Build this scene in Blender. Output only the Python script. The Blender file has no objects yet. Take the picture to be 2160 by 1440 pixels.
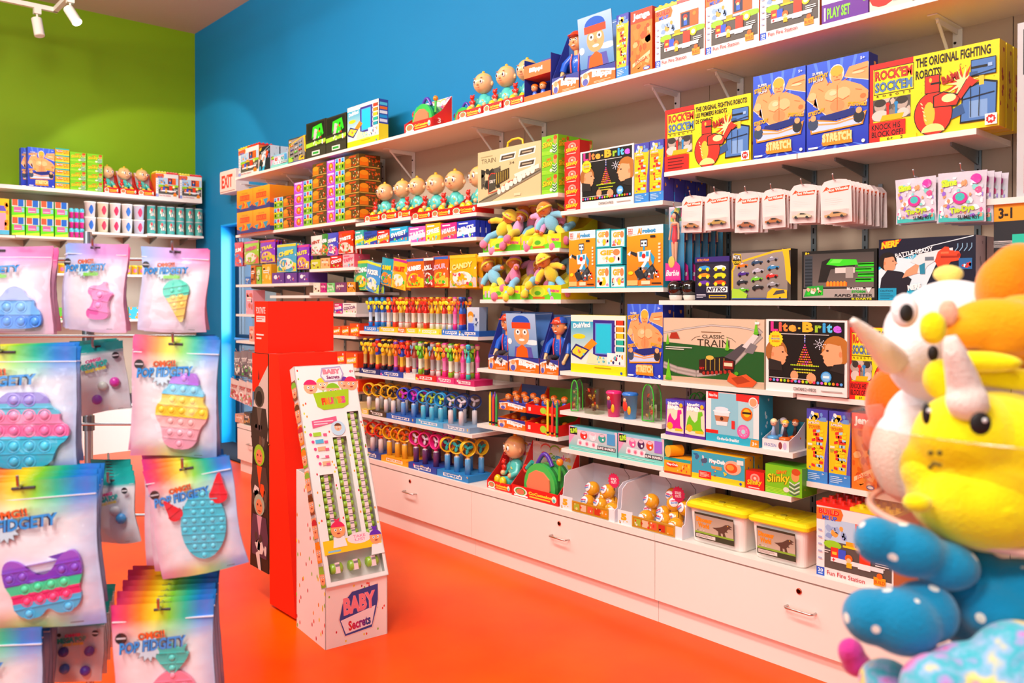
import bpy, bmesh, math, random
from mathutils import Vector, Matrix
sc = bpy.context.scene
COL = sc.collection
# ---------------------------------------------------------------- camera (fitted from the vanishing points of the shelves)
CH = 1.37
YAW, PIT, FPX, PY0 = 0.8392, 0.0101, 1748.0, 649.3
Fw = Vector((-math.sin(YAW)*math.cos(PIT), math.cos(YAW)*math.cos(PIT), -math.sin(PIT)))
Rt = Vector((math.cos(YAW), math.sin(YAW), 0)); Up = Rt.cross(Fw)
CAMP = Vector((0, 0, CH))
cam = bpy.data.cameras.new('camera'); cam_o = bpy.data.objects.new('camera', cam); COL.objects.link(cam_o)
cam_o.matrix_world = Matrix(((Rt.x, Up.x, -Fw.x, 0), (Rt.y, Up.y, -Fw.y, 0), (Rt.z, Up.z, -Fw.z, CH), (0, 0, 0, 1)))
cam.sensor_width = 36; cam.lens = FPX/2160*36; cam.shift_y = (PY0-720)/2160; cam.clip_start = .05
cam.dof.use_dof = True; cam.dof.focus_distance = 3.3; cam.dof.aperture_fstop = 4.2
sc.camera = cam_o
# ---------------------------------------------------------------- light
sc.view_settings.view_transform = 'Standard'; sc.view_settings.look = 'None'; sc.view_settings.gamma = 1
sc.view_settings.use_curve_mapping = False; sc.view_settings.exposure = -.1
w = bpy.data.worlds.new('daylight'); sc.world = w; w.use_nodes = True
wb = w.node_tree.nodes['Background']; wb.inputs[0].default_value = (.93, .97, 1, 1); wb.inputs[1].default_value = .36
def area(name, loc, target, sx, sy, power, col=(1, .95, .88)):
    l = bpy.data.lights.new(name, 'AREA'); l.shape = 'RECTANGLE'; l.size = sx; l.size_y = sy; l.energy = power; l.color = col
    o = bpy.data.objects.new(name, l); COL.objects.link(o); o.location = loc
    o.rotation_euler = (Vector(target)-Vector(loc)).to_track_quat('-Z', 'Y').to_euler()
    return o
area('overhead_area_light', (-1.2, .35, 3.9), (-1.2, 3.1, 1.2), 1.6, .35, 58)
area('overhead_area_light', (-3.3, .45, 3.9), (-3.3, 3.1, 1.2), 1.6, .35, 70)
area('overhead_area_light', (-5.3, .8, 3.7), (-5.5, 3.1, 1.1), 1.6, .35, 55)
area('overhead_area_light', (-6.0, .2, 3.85), (-8.3, 1.2, 1.9), .5, 1.2, 40)
area('camera_side_fill', (.2, -3.3, 1.9), (-1.8, 1.2, 1.2), 3.2, 2.2, 48, (.92, .97, 1))  # added cool fill from behind the camera for the bags; no window there
area('overhead_area_light', (-.7, -.9, 3.6), (-1.6, .7, 1.1), .9, .6, 62)  # extra lamp added over the hanging bags to brighten them
area('door_daylight', (-6.3, 4.3, 1.6), (-7.69, 3.25, 1.1), 1.0, 1.9, 170, (.8, .92, 1))
def fill_spot(loc, target, power, ang=.9, col=(1, .95, .88)):  # added spot that brightens the near bags and soft toys; no lamp fitting
    l = bpy.data.lights.new('fill_spot_light', 'SPOT'); l.energy = power; l.color = col; l.spot_size = ang; l.spot_blend = .6; l.shadow_soft_size = .12
    o = bpy.data.objects.new('fill_spot_light', l); COL.objects.link(o); o.location = loc; o.rotation_euler = (Vector(target)-Vector(loc)).to_track_quat('-Z', 'Y').to_euler()
fill_spot((-.1, -.9, 2.9), (-1.8, .62, 1.15), 120)
fill_spot((.5, -.2, 3.2), (-.4, .95, 1.2), 60, .7)
# ---------------------------------------------------------------- pixel helpers (photo pixels -> points on real planes)
def ray(x, y): return Fw + Rt*((x-1080)/FPX) - Up*((y-PY0)/FPX)
def onY(x, y, D): r = ray(x, y); return CAMP + r*(D/r.y)
def onX(x, y, X): r = ray(x, y); return CAMP + r*(X/r.x)
def onZ(x, y, Z): r = ray(x, y); return CAMP + r*((Z-CH)/r.z)
def atw(x, y, d): return CAMP + ray(x, y)*d
def proj(p):
    d = Vector(p)-CAMP; q = d.dot(Fw); return 1080+FPX*d.dot(Rt)/q, PY0-FPX*d.dot(Up)/q
def X_at(px, z, D):
    py = 640
    for _ in range(4): X = onY(px, py, D).x; py = proj((X, D, z))[1]
    return X
def Z_at(px, py, D): return onY(px, py, D).z
# ---------------------------------------------------------------- materials
def s2l(c): return c/12.92 if c <= .04045 else ((c+.055)/1.055)**2.4
_hc = {}
def hx(h):
    if isinstance(h, tuple): return h
    if h not in _hc: _hc[h] = tuple(s2l(int(h[i:i+2], 16)/255) for i in (0, 2, 4))
    return _hc[h]
MATS = {}
def mat(name, rough=.5, metal=0, vcol=True, col=None, bump=0, bscale=60, coat=0, trans=0, emit=0, sheen=0, spec=.5, noise=0, nscale=8):
    if name in MATS: return MATS[name]
    m = bpy.data.materials.new(name); m.use_nodes = True; nt = m.node_tree; b = nt.nodes['Principled BSDF']
    b.inputs['Roughness'].default_value = rough; b.inputs['Metallic'].default_value = metal
    b.inputs['Specular IOR Level'].default_value = spec
    if coat: b.inputs['Coat Weight'].default_value = coat; b.inputs['Coat Roughness'].default_value = .08
    if sheen: b.inputs['Sheen Weight'].default_value = sheen
    if col is not None: b.inputs['Base Color'].default_value = (*hx(col), 1)
    elif vcol:
        a = nt.nodes.new('ShaderNodeVertexColor'); a.layer_name = 'Col'; nt.links.new(a.outputs[0], b.inputs['Base Color'])
    if trans: b.inputs['Transmission Weight'].default_value = trans; b.inputs['IOR'].default_value = 1.2
    if noise:
        n = nt.nodes.new('ShaderNodeTexNoise'); n.inputs['Scale'].default_value = nscale; n.inputs['Detail'].default_value = 5
        r = nt.nodes.new('ShaderNodeMapRange'); r.inputs[3].default_value = 1-noise; r.inputs[4].default_value = 1+noise
        mx = nt.nodes.new('ShaderNodeVectorMath'); mx.operation = 'SCALE'
        tc = nt.nodes.new('ShaderNodeTexCoord'); nt.links.new(tc.outputs['Object'], n.inputs['Vector'])
        nt.links.new(n.outputs[0], r.inputs[0]); nt.links.new(r.outputs[0], mx.inputs['Scale'])
        if col is not None: mx.inputs[0].default_value = hx(col)
        else: nt.links.new(a.outputs[0], mx.inputs[0])
        nt.links.new(mx.outputs[0], b.inputs['Base Color'])
    if bump:
        n2 = nt.nodes.new('ShaderNodeTexNoise'); n2.inputs['Scale'].default_value = bscale; n2.inputs['Detail'].default_value = 3
        tc = nt.nodes.new('ShaderNodeTexCoord'); nt.links.new(tc.outputs['Object'], n2.inputs['Vector'])
        bp = nt.nodes.new('ShaderNodeBump'); bp.inputs['Strength'].default_value = bump; bp.inputs['Distance'].default_value = .01
        nt.links.new(n2.outputs[0], bp.inputs['Height']); nt.links.new(bp.outputs[0], b.inputs['Normal'])
    if emit:
        b.inputs['Emission Color'].default_value = (*hx(col), 1); b.inputs['Emission Strength'].default_value = emit
    MATS[name] = m; return m
CARD = mat('printed_card', .42, spec=.4); PLA = mat('toy_plastic', .25, coat=.3); MATTE = mat('painted_board', .6, spec=.3)
PLUSH = mat('plush_fabric', .95, sheen=.5, bump=.5, bscale=320, spec=.1); METAL = mat('brushed_metal', .3, 1)
FOIL = mat('foil_pouch', .22, .0, bump=.35, bscale=22, coat=.5); POUCH = mat('pearl_pouch', .28, 0, bump=.55, bscale=13, coat=.7)
LACQ = mat('white_melamine', .38, col='F6EBE2', spec=.35)
def film(name, tint=(1, 1, 1), gl=.12, rough=.06, bump=0, bs=14, edge=True):
    m = bpy.data.materials.new(name); m.use_nodes = True; nt = m.node_tree; nt.nodes.clear()
    o = nt.nodes.new('ShaderNodeOutputMaterial'); t = nt.nodes.new('ShaderNodeBsdfTransparent'); t.inputs[0].default_value = (*tint, 1)
    g = nt.nodes.new('ShaderNodeBsdfGlossy'); g.inputs['Roughness'].default_value = rough
    mx = nt.nodes.new('ShaderNodeMixShader'); mx.inputs[0].default_value = gl
    nt.links.new(t.outputs[0], mx.inputs[1]); nt.links.new(g.outputs[0], mx.inputs[2]); nt.links.new(mx.outputs[0], o.inputs[0])
    if bump:
        n2 = nt.nodes.new('ShaderNodeTexNoise'); n2.inputs['Scale'].default_value = bs; n2.inputs['Detail'].default_value = 2
        tc = nt.nodes.new('ShaderNodeTexCoord'); nt.links.new(tc.outputs['Object'], n2.inputs['Vector'])
        bp = nt.nodes.new('ShaderNodeBump'); bp.inputs['Strength'].default_value = bump; bp.inputs['Distance'].default_value = .02
        nt.links.new(n2.outputs[0], bp.inputs['Height']); nt.links.new(bp.outputs[0], g.inputs['Normal'])
    return m
CLEAR = film('clear_plastic'); WRAP = film('crinkled_clear_film', gl=.08, rough=.1, bump=.6, bs=16)
ACRYL = film('smoked_acrylic', (.9, .84, .74), .14, .05); GLASS = film('window_glass', (.95, .98, 1), .08, .02)
# ---------------------------------------------------------------- mesh builder
class MB:
    def __init__(s):
        s.v = []; s.f = []; s.c = []; s.m = []; s.s = []; s.mats = []; s.M = None; s.hascol = False
    def mi(s, m):
        if m is None: m = CARD
        if m not in s.mats: s.mats.append(m)
        return s.mats.index(m)
    def add(s, vs, fs, col, m=None, smooth=False, cols=None):
        k = len(s.v); mi = s.mi(m)
        if s.M is not None: vs = [s.M @ Vector(p) for p in vs]
        s.v += [tuple(p) for p in vs]
        if not isinstance(col, list): col = hx(col)
        for i, f in enumerate(fs):
            s.f.append(tuple(k+j for j in f)); s.m.append(mi); s.s.append(smooth)
            if isinstance(col, list): s.c.append(col[i] if not isinstance(col[i], str) else hx(col[i]))
            elif cols: s.c.append([cols[j] for j in f])
            else: s.c.append(col)
        return s
    def box(s, x0, x1, y0, y1, z0, z1, col, m=None, top=None, side=None):
        vs = [(x0, y0, z0), (x1, y0, z0), (x1, y1, z0), (x0, y1, z0), (x0, y0, z1), (x1, y0, z1), (x1, y1, z1), (x0, y1, z1)]
        fs = [(0, 1, 5, 4), (1, 2, 6, 5), (2, 3, 7, 6), (3, 0, 4, 7), (4, 5, 6, 7), (3, 2, 1, 0)]
        c = hx(col); cs = [c, hx(side) if side else c, c, hx(side) if side else c, hx(top) if top else c, c]
        return s.add(vs, fs, cs, m)
    def rbox(s, x0, x1, y0, y1, z0, z1, r, col, m=None, n=4):
        # box whose vertical edges are rounded
        pts = []
        for cx, cy, a in ((x1-r, y0+r, -90), (x1-r, y1-r, 0), (x0+r, y1-r, 90), (x0+r, y0+r, 180)):
            for k in range(n+1):
                t = math.radians(a+90*k/n); pts.append((cx+r*math.cos(t), cy+r*math.sin(t)))
        return s.prism(pts, z0, z1, col, m, smooth=False)
    def prism(s, pts, z0, z1, col, m=None, smooth=False, top=None):
        n = len(pts); vs = [(x, y, z0) for x, y in pts]+[(x, y, z1) for x, y in pts]
        s.add(vs, [(i, (i+1) % n, n+(i+1) % n, n+i) for i in range(n)], col, m, smooth)
        s.add([(x, y, z1) for x, y in pts], [tuple(range(n))], top or col, m)
        return s.add([(x, y, z0) for x, y in pts], [tuple(range(n-1, -1, -1))], col, m)
    def slab(s, pts, y0, y1, col, m=None, smooth=False, back=True):
        # polygon in x,z extruded along y (front at y0)
        n = len(pts); vs = [(x, y0, z) for x, z in pts]+[(x, y1, z) for x, z in pts]
        s.add(vs, [((i+1) % n, i, n+i, n+(i+1) % n) for i in range(n)], col, m, smooth)
        s.add(vs[:n], [tuple(range(n))], col, m)
        if back: s.add(vs[n:], [tuple(range(n-1, -1, -1))], col, m)
        return s
    def lathe(s, prof, col, seg=16, m=None, o=(0, 0, 0), smooth=True, cols=None):
        vs = []; fs = []; cc = []
        for i, (r, z) in enumerate(prof):
            for k in range(seg):
                a = 2*math.pi*k/seg; vs.append((o[0]+r*math.cos(a), o[1]+r*math.sin(a), o[2]+z))
        for i in range(len(prof)-1):
            for k in range(seg):
                j = (k+1) % seg; fs.append((i*seg+k, i*seg+j, (i+1)*seg+j, (i+1)*seg+k)); cc.append(hx(cols[i]) if cols else hx(col))
        return s.add(vs, fs, cc, m, smooth)
    def ell(s, c, r, col, seg=14, rings=9, m=None, rot=None, half=False):
        if not isinstance(r, tuple): r = (r, r, r)
        vs = []; fs = []; R = rot
        for i in range(rings+1):
            t = math.pi*(i/rings)*(0.5 if half else 1)
            for k in range(seg):
                a = 2*math.pi*k/seg
                p = Vector((r[0]*math.sin(t)*math.cos(a), r[1]*math.sin(t)*math.sin(a), r[2]*math.cos(t)))
                if R is not None: p = R @ p
                vs.append(Vector(c)+p)
        for i in range(rings):
            for k in range(seg):
                j = (k+1) % seg
                if i == 0: fs.append((0, (i+1)*seg+k, (i+1)*seg+j))
                elif i == rings-1 and not half: fs.append((i*seg+k, (i+1)*seg, i*seg+j))
                else: fs.append((i*seg+k, (i+1)*seg+k, (i+1)*seg+j, i*seg+j))
        return s.add(vs, fs, col, m, True)
    def tube(s, path, r, col, seg=8, m=None, caps=True, rs=None):
        P = [Vector(p) for p in path]; n = len(P); vs = []; fs = []; up = None
        for i, p in enumerate(P):
            t = (P[min(i+1, n-1)]-P[max(i-1, 0)]).normalized()
            if up is None: up = Vector((0, 0, 1)) if abs(t.z) < .9 else Vector((1, 0, 0))
            a = t.cross(up).normalized(); b = a.cross(t).normalized(); up = b
            rr = rs[i] if rs else r
            for k in range(seg):
                an = 2*math.pi*k/seg; vs.append(p+a*(rr*math.cos(an))+b*(rr*math.sin(an)))
        for i in range(n-1):
            for k in range(seg):
                j = (k+1) % seg; fs.append((i*seg+k, i*seg+j, (i+1)*seg+j, (i+1)*seg+k))
        s.add(vs, fs, col, m, True)
        if caps:
            s.add(vs[:seg], [tuple(range(seg-1, -1, -1))], col, m); s.add(vs[-seg:], [tuple(range(seg))], col, m)
        return s
    def torus(s, c, R, r, col, seg=20, sg=8, m=None, axis='y'):
        vs = []; fs = []
        for i in range(seg):
            a = 2*math.pi*i/seg
            for k in range(sg):
                b = 2*math.pi*k/sg; q = R+r*math.cos(b); h = r*math.sin(b)
                p = (q*math.cos(a), h, q*math.sin(a)) if axis == 'y' else (q*math.cos(a), q*math.sin(a), h)
                vs.append((c[0]+p[0], c[1]+p[1], c[2]+p[2]))
        for i in range(seg):
            for k in range(sg):
                fs.append((i*sg+k, i*sg+(k+1) % sg, ((i+1) % seg)*sg+(k+1) % sg, ((i+1) % seg)*sg+k))
        return s.add(vs, fs, col, m, True)
    def mesh(s, name):
        me = bpy.data.meshes.new(name); me.from_pydata(s.v, [], s.f)
        for m in s.mats: me.materials.append(m)
        me.polygons.foreach_set('material_index', s.m); me.polygons.foreach_set('use_smooth', s.s)
        at = me.color_attributes.new('Col', 'FLOAT_COLOR', 'CORNER'); buf = []
        for f, c in zip(s.f, s.c):
            if isinstance(c, list):
                for q in c: buf += [q[0], q[1], q[2], 1]
            else: buf += [c[0], c[1], c[2], 1]*len(f)
        at.data.foreach_set('color', buf); me.update(); return me
    def build(s, name, parent=None, loc=None, rotz=0):
        o = bpy.data.objects.new(name, s.mesh(name)); COL.objects.link(o)
        if parent is not None: o.parent = parent
        if loc is not None: o.location = loc
        if rotz: o.rotation_euler = (0, 0, rotz)
        return o
def tag(o, label=None, cat=None, group=None, kind=None):
    if label: o['label'] = label
    if cat: o['category'] = cat
    if group: o['group'] = group
    if kind: o['kind'] = kind
    return o
def thing(name, label, cat, loc=(0, 0, 0), rotz=0, group=None):
    o = bpy.data.objects.new(name, None); COL.objects.link(o); o.empty_display_size = .05
    o.location = loc; o.rotation_euler = (0, 0, rotz); return tag(o, label, cat, group)
def inst(src, loc, rotz=0, label=None, group=None, scale=None, rot=None, cat=None):
    r = src.copy(); COL.objects.link(r); r.location = loc; r.rotation_euler = rot if rot else (0, 0, rotz)
    if scale: r.scale = scale if isinstance(scale, tuple) else (scale,)*3
    if label: r['label'] = label
    if group: r['group'] = group
    if cat: r['category'] = cat
    for ch in list(src.children):
        c = ch.copy(); COL.objects.link(c); c.parent = r
        for g in list(ch.children):
            d = g.copy(); COL.objects.link(d); d.parent = c
    return r
def struct(name, mb): return tag(mb.build(name), kind='structure')
ORD = 'first second third fourth fifth sixth seventh eighth ninth tenth eleventh twelfth thirteenth fourteenth fifteenth sixteenth seventeenth eighteenth nineteenth twentieth'.split()
ORD += ['twenty-'+q for q in ORD[:9]]+['thirtieth']+['thirty-'+q for q in ORD[:9]]+['fortieth']+['forty-'+q for q in ORD[:9]]
# ---------------------------------------------------------------- lettering and flat print
_tc = {}
def glyphs(t, bold=.02):
    k = (t, bold)
    if k in _tc: return _tc[k]
    cu = bpy.data.curves.new('lettering', 'FONT'); cu.body = t; cu.resolution_u = 2; cu.offset = bold; cu.fill_mode = 'FRONT'
    ob = bpy.data.objects.new('lettering', cu); me = ob.to_mesh()
    vs = [(v.co.x, v.co.y) for v in me.vertices]; fs = [tuple(p.vertices) for p in me.polygons]
    ob.to_mesh_clear(); bpy.data.objects.remove(ob); bpy.data.curves.remove(cu)
    if not vs: vs = [(0, 0), (1, 0), (0, 1)]; fs = []
    x0 = min(v[0] for v in vs); x1 = max(v[0] for v in vs); y0 = min(v[1] for v in vs); y1 = max(v[1] for v in vs)
    r = ([((a-x0)/(x1-x0 or 1), (b-y0)/(y1-y0 or 1)) for a, b in vs], fs, (x1-x0)/(y1-y0 or 1)); _tc[k] = r; return r
EPS = .00009
class Art:
    """flat print on the rectangle O, O+U*W, O+V*H; layers step outwards along N"""
    def __init__(s, mb, O, U, V, W, H, m=None, win=(0, 0, 1, 1)):
        s.mb = mb; s.O = Vector(O); s.U = Vector(U); s.V = Vector(V); s.N = s.U.cross(s.V).normalized(); s.W = W; s.H = H; s.L = [1]; s.m = m; s.w = win
    def P(s, u, v):
        u = min(max(u, 0), 1); v = min(max(v, 0), 1)
        u = s.w[0]+u*s.w[2]; v = s.w[1]+v*s.w[3]
        return s.O+s.U*(u*s.W)+s.V*(v*s.H)+s.N*(s.L[0]*EPS)
    def sub(s, x, y, w, h):
        a = Art(s.mb, s.O, s.U, s.V, s.W, s.H, s.m, (s.w[0]+x*s.w[2], s.w[1]+y*s.w[3], w*s.w[2], h*s.w[3])); a.L = s.L; return a
    def asp(s): return (s.W*s.w[2])/(s.H*s.w[3])
    def up(s, n=1): s.L[0] += n; return s
    def poly(s, pts, col, up=True):
        if isinstance(col, list): s.mb.add([s.P(*p) for p in pts], [tuple(range(len(pts)))], hx(col[0]), s.m, cols=[hx(c) for c in col])
        else: s.mb.add([s.P(*p) for p in pts], [tuple(range(len(pts)))], col, s.m)
        if up: s.up()
        return s
    def rect(s, x, y, w, h, col, up=True): return s.poly([(x, y), (x+w, y), (x+w, y+h), (x, y+h)], col, up)
    def grad(s, x, y, w, h, c0, c1): return s.poly([(x, y), (x+w, y), (x+w, y+h), (x, y+h)], [c0, c0, c1, c1])
    def hgrad(s, x, y, w, h, cs):
        n = len(cs)-1
        for i in range(n):
            s.poly([(x+w*i/n, y), (x+w*(i+1)/n, y), (x+w*(i+1)/n, y+h), (x+w*i/n, y+h)], [cs[i], cs[i+1], cs[i+1], cs[i]], False)
        return s.up()
    def ell(s, x, y, rx, ry, col, n=16, up=True, a0=0, a1=360):
        return s.poly([(x+rx*math.cos(math.radians(a0+(a1-a0)*k/n)), y+ry*math.sin(math.radians(a0+(a1-a0)*k/n))) for k in range(n if a1-a0 == 360 else n+1)], col, up)
    def circ(s, x, y, r, col, n=14, up=True): return s.ell(x, y, r/s.asp(), r, col, n, up)
    def star(s, x, y, r, r2, n, col, up=True, rot=0):
        q = []
        for k in range(2*n):
            a = math.pi*k/n+rot; R = r if k % 2 == 0 else r2; q.append((x+R*math.cos(a)/s.asp(), y+R*math.sin(a)))
        return s.poly(q, col, up)
    def line(s, pts, w, col, up=True):
        a = s.asp()
        for (x0, y0), (x1, y1) in zip(pts, pts[1:]):
            dx, dy = (x1-x0)*a, y1-y0; l = math.hypot(dx, dy) or 1; nx, ny = -dy/l*w/2/a, dx/l*w/2
            s.poly([(x0-nx, y0-ny), (x1-nx, y1-ny), (x1+nx, y1+ny), (x0+nx, y0+ny)], col, False)
        if up: s.up()
        return s
    def text(s, t, x, y, w, h, col, ol=None, bold=.02, rot=0, sh=0, obold=.06, keep=False, cols=None):
        def put(bd, c):
            g, fs, asp = glyphs(t, bd); ww, hh, ox = w, h, 0
            if keep:
                nat = asp*h/s.asp()
                if nat < w: ox = (w-nat)/2; ww = nat
                else: hh = h*w/nat
            ca, sa = math.cos(math.radians(rot)), math.sin(math.radians(rot)); A = s.asp(); pts = []
            cx, cy = x+w/2, y+h/2
            for a, b in g:
                px = (x+ox+a*ww-cx)*A+sh*(b-.5)*hh; py = y+(h-hh)/2+b*hh-cy
                pts.append(s.P(cx+(px*ca-py*sa)/A, cy+px*sa+py*ca))
            if cols and c == col:
                cc = [hx(cols[min(int(a*len(cols)), len(cols)-1)]) for a, b in g]; s.mb.add(pts, fs, col, s.m, cols=cc)
            else: s.mb.add(pts, fs, c, s.m)
            s.up()
        if ol: put(obold, ol); s.up()
        put(bold, col); return s
    def busy(s, x, y, w, h, cols, n=20, seed=0, size=.12, base=None):
        r = random.Random(seed*7+n)
        if base: s.rect(x, y, w, h, base)
        A = s.asp()
        for k in range(n):
            c = r.choice(cols); q = size*r.uniform(.5, 1.2); cx = x+r.random()*w; cy = y+r.random()*h; m = r.choice((5, 6, 8)); a0 = r.random()*6
            e = r.uniform(.5, 1.3)
            pts = [(min(max(cx+q*e*math.cos(a0+6.283*i/m)*r.uniform(.7, 1.1)/A, x), x+w), min(max(cy+q*math.sin(a0+6.283*i/m)*r.uniform(.7, 1.1), y), y+h)) for i in range(m)]
            s.poly(pts, c, k % 6 == 5)
        return s.up()
    def lines(s, x, y, w, h, n, col, seed=1):
        r = random.Random(seed)
        for k in range(n): s.rect(x, y+h*(k+.25)/n, w*r.uniform(.6, 1), h/n*.45, col, False)
        return s.up()
    def profile(s, x, y, r, d, skin='EDA070', hair='A8682E'):
        A = s.asp(); R = r/A
        s.ell(x-d*.1*R, y+.12*r, R*.98, r*1.02, hair, 18)
        s.poly([(x+d*q*R, y+p*r) for q, p in ((-.35, .75), (.35, .82), (.62, .45), (.66, .2), (.98, -.12), (.74, -.2), (.80, -.38), (.70, -.48), (.74, -.62), (.5, -.88), (-.1, -.82), (-.35, -.95), (-.55, -.5), (-.5, .2))], skin)
        s.ell(x+d*.48*R, y+.14*r, R*.1, r*.07, '3A1E14', 8); s.ell(x-d*.42*R, y-.08*r, R*.12, r*.2, 'D88A5A', 8); s.poly([(x+d*q*R, y+p*r) for q, p in ((-.5, .55), (-.2, .95), (.5, .95), (.7, .6), (.3, .62), (-.3, .5))], hair); return s
    def face(s, x, y, r, skin='F2B48C', hair='6B3A1E', hat=None, smile='B03030'):
        s.circ(x, y, r, skin); a = s.asp()
        s.poly([(x+math.cos(math.radians(t))*r*1.06/a, y+math.sin(math.radians(t))*r*1.08) for t in range(15, 170, 12)], hat or hair)
        for q in (-.36, .36): s.ell(x+q*r/a, y-.02*r, .17*r/a, .2*r, 'FFFFFF', 8, False)
        s.up()
        for q in (-.34, .36): s.ell(x+q*r/a, y-.02*r, .08*r/a, .11*r, '2A1A14', 7, False)
        s.ell(x, y-.48*r, .26*r/a, .1*r, smile, 8); return s
def front(mb, w, h, y=0, x=0, z=0, m=None): return Art(mb, (x, y, z), (1, 0, 0), (0, 0, 1), w, h, m)
def right(mb, w, d, h, z=0, m=None): return Art(mb, (w, 0, z), (0, 1, 0), (0, 0, 1), d, h, m)
def left_(mb, d, h, z=0, m=None): return Art(mb, (0, d, z), (0, -1, 0), (0, 0, 1), d, h, m)
def top(mb, w, d, h, m=None): return Art(mb, (0, 0, h), (1, 0, 0), (0, 1, 0), w, d, m)
# ================================================================ THE ROOM
B = [-0.969-.6135*i for i in range(-1, 11)]           # shelf bay boundaries; B[i+1] is boundary i
def bd(i): return B[i+1]
WALL = 3.17; CEIL = 4.03; GX = -8.32
FLOOR = bpy.data.materials.new('polished_orange_floor'); FLOOR.use_nodes = True
nt = FLOOR.node_tree; b = nt.nodes['Principled BSDF']; tc = nt.nodes.new('ShaderNodeTexCoord')
n = nt.nodes.new('ShaderNodeTexNoise'); n.inputs['Scale'].default_value = 1.3; n.inputs['Detail'].default_value = 6
r = nt.nodes.new('ShaderNodeValToRGB'); r.color_ramp.elements[0].position = .3; r.color_ramp.elements[0].color = (*hx('F04200'), 1)
r.color_ramp.elements[1].position = .75; r.color_ramp.elements[1].color = (*hx('FF6400'), 1)
nt.links.new(tc.outputs['Object'], n.inputs['Vector']); nt.links.new(n.outputs[0], r.inputs[0]); nt.links.new(r.outputs[0], b.inputs['Base Color'])
b.inputs['Roughness'].default_value = .3; b.inputs['Specular IOR Level'].default_value = .16
m_blue = mat('blue_wall_paint', .6, col='0A80B8', bump=.05, bscale=90, noise=.04, nscale=2.5, spec=.3)
m_green = mat('green_wall_paint', .6, col='7FA600', bump=.05, bscale=90, noise=.04, nscale=2.5, spec=.3)
m_jamb = mat('bright_blue_gloss_paint', .35, col='12ACFF'); m_ceil = mat('ceiling_paint', .8, col='D8C4AC', bump=.06, bscale=40)
m_panel = mat('beige_panel', .5, col='C8B099', spec=.3); m_dark = mat('dark_frame', .4, col='142238')
mb = MB(); mb.box(GX-.1, 4.6, -3.6, 3.25, -.05, 0, 'FF5000', FLOOR); struct('floor', mb)
mb = MB(); mb.box(GX-.1, 4.6, -3.6, 3.4, CEIL, CEIL+.1, 'FFFFFF', m_ceil); struct('ceiling', mb)
mb = MB(); mb.box(GX-.12, GX, -3.6, 3.4, 0, CEIL, 'FFFFFF', m_green); struct('wall_left', mb)
DX0, DX1, DZ = -7.69, -6.52, 2.075
mb = MB(); mb.box(GX, DX0, 3.2, 3.4, 0, CEIL, 'FFFFFF', m_blue); mb.box(DX0, DX1, 3.2, 3.4, DZ, CEIL, 'FFFFFF', m_blue)
mb.box(DX1, 4.6, 3.2, 3.4, 0, CEIL, 'FFFFFF', m_blue); struct('wall_back', mb)
mb = MB(); mb.box(DX0, DX0+.012, 3.195, 3.37, 0, DZ, 'FFFFFF', m_jamb); mb.box(DX1-.012, DX1, 3.195, 3.37, 0, DZ, 'FFFFFF', m_jamb)
mb.box(DX0+.012, DX1-.012, 3.195, 3.37, DZ-.012, DZ, 'FFFFFF', m_jamb); struct('trim_1', mb)
# glazed exit door in the opening
d = thing('door_1', 'glazed exit door in a dark frame behind the far end of the shelves', 'door', (DX0+.012, 3.33, 0)); d['kind'] = 'structure'
W_ = DX1-DX0-.024
mb = MB()
for x0, x1, z0, z1 in ((0, .09, 0, DZ-.012), (W_-.09, W_, 0, DZ-.012), (.09, W_-.09, DZ-.1, DZ-.012), (.09, W_-.09, 0, .14), (.09, W_-.09, .94, 1.04)):
    mb.box(x0, x1, 0, .045, z0, z1, 'FFFFFF', m_dark)
mb.build('door_frame', d)
mb = MB(); mb.box(.09, W_-.09, .018, .026, .14, .94, 'FFFFFF', GLASS); mb.box(.09, W_-.09, .018, .026, 1.04, DZ-.1, 'FFFFFF', GLASS); mb.build('door_pane', d)
mb = MB(); mb.tube([(.12, -.05, 1.0), (W_-.12, -.05, 1.0)], .014, 'C8CCD0', m=METAL); mb.tube([(.14, 0, 1.0), (.14, -.05, 1.0)], .01, 'C8CCD0', m=METAL)
mb.tube([(W_-.14, 0, 1.0), (W_-.14, -.05, 1.0)], .01, 'C8CCD0', m=METAL); mb.build('push_bar', d)
m_pave = mat('pavement_outside', .9, col='B8BCC0', noise=.1, nscale=3)
mb = MB(); mb.box(-14, 4, 3.4, 12, -.12, -.05, 'FFFFFF', m_pave); struct('pavement', mb)
mb = MB(); mb.box(-7.88, -6.45, 2.93, 3.3, 0, .012, '10182A', mat('ribbed_mat', .9, bump=.6, bscale=150)); tag(mb.build('door_mat'), 'dark navy door mat on the floor at the exit door', 'mat')
# exit sign
s = thing('exit_sign', 'red and white lit EXIT sign high on the blue wall beside the shelves', 'sign', (-7.42, 3.06, 2.33))
mb = MB(); mb.box(0, .34, .02, .14, 0, .2, 'F4DCD2', MATTE); mb.build('housing', s)
mb = MB(); mb.box(.015, .325, .012, .02, .015, .185, 'FBD9CF', MATTE); a = front(mb, .31, .17, .012, .015, .015); a.text('EXIT', .12, .16, .76, .68, 'F0361E', bold=.04); mb.build('sign_face', s)
# back panels of the shelving, seams every four feet
struct_panels = MB()
edges = [bd(9)]+[bd(i) for i in (8, 6, 4, 2, 0)]+[bd(0)+1.22]
for x0, x1 in zip(edges, edges[1:]): struct_panels.box(x0+.0015, x1-.0015, WALL, 3.2, .3, 2.3372, 'FFFFFF', m_panel)
struct_panels.box(bd(9), bd(0)+1.2, 3.19, 3.2, .3, 2.33, '2A2018', MATTE)
tag(struct_panels.build('trim_2'), kind='structure')
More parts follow.
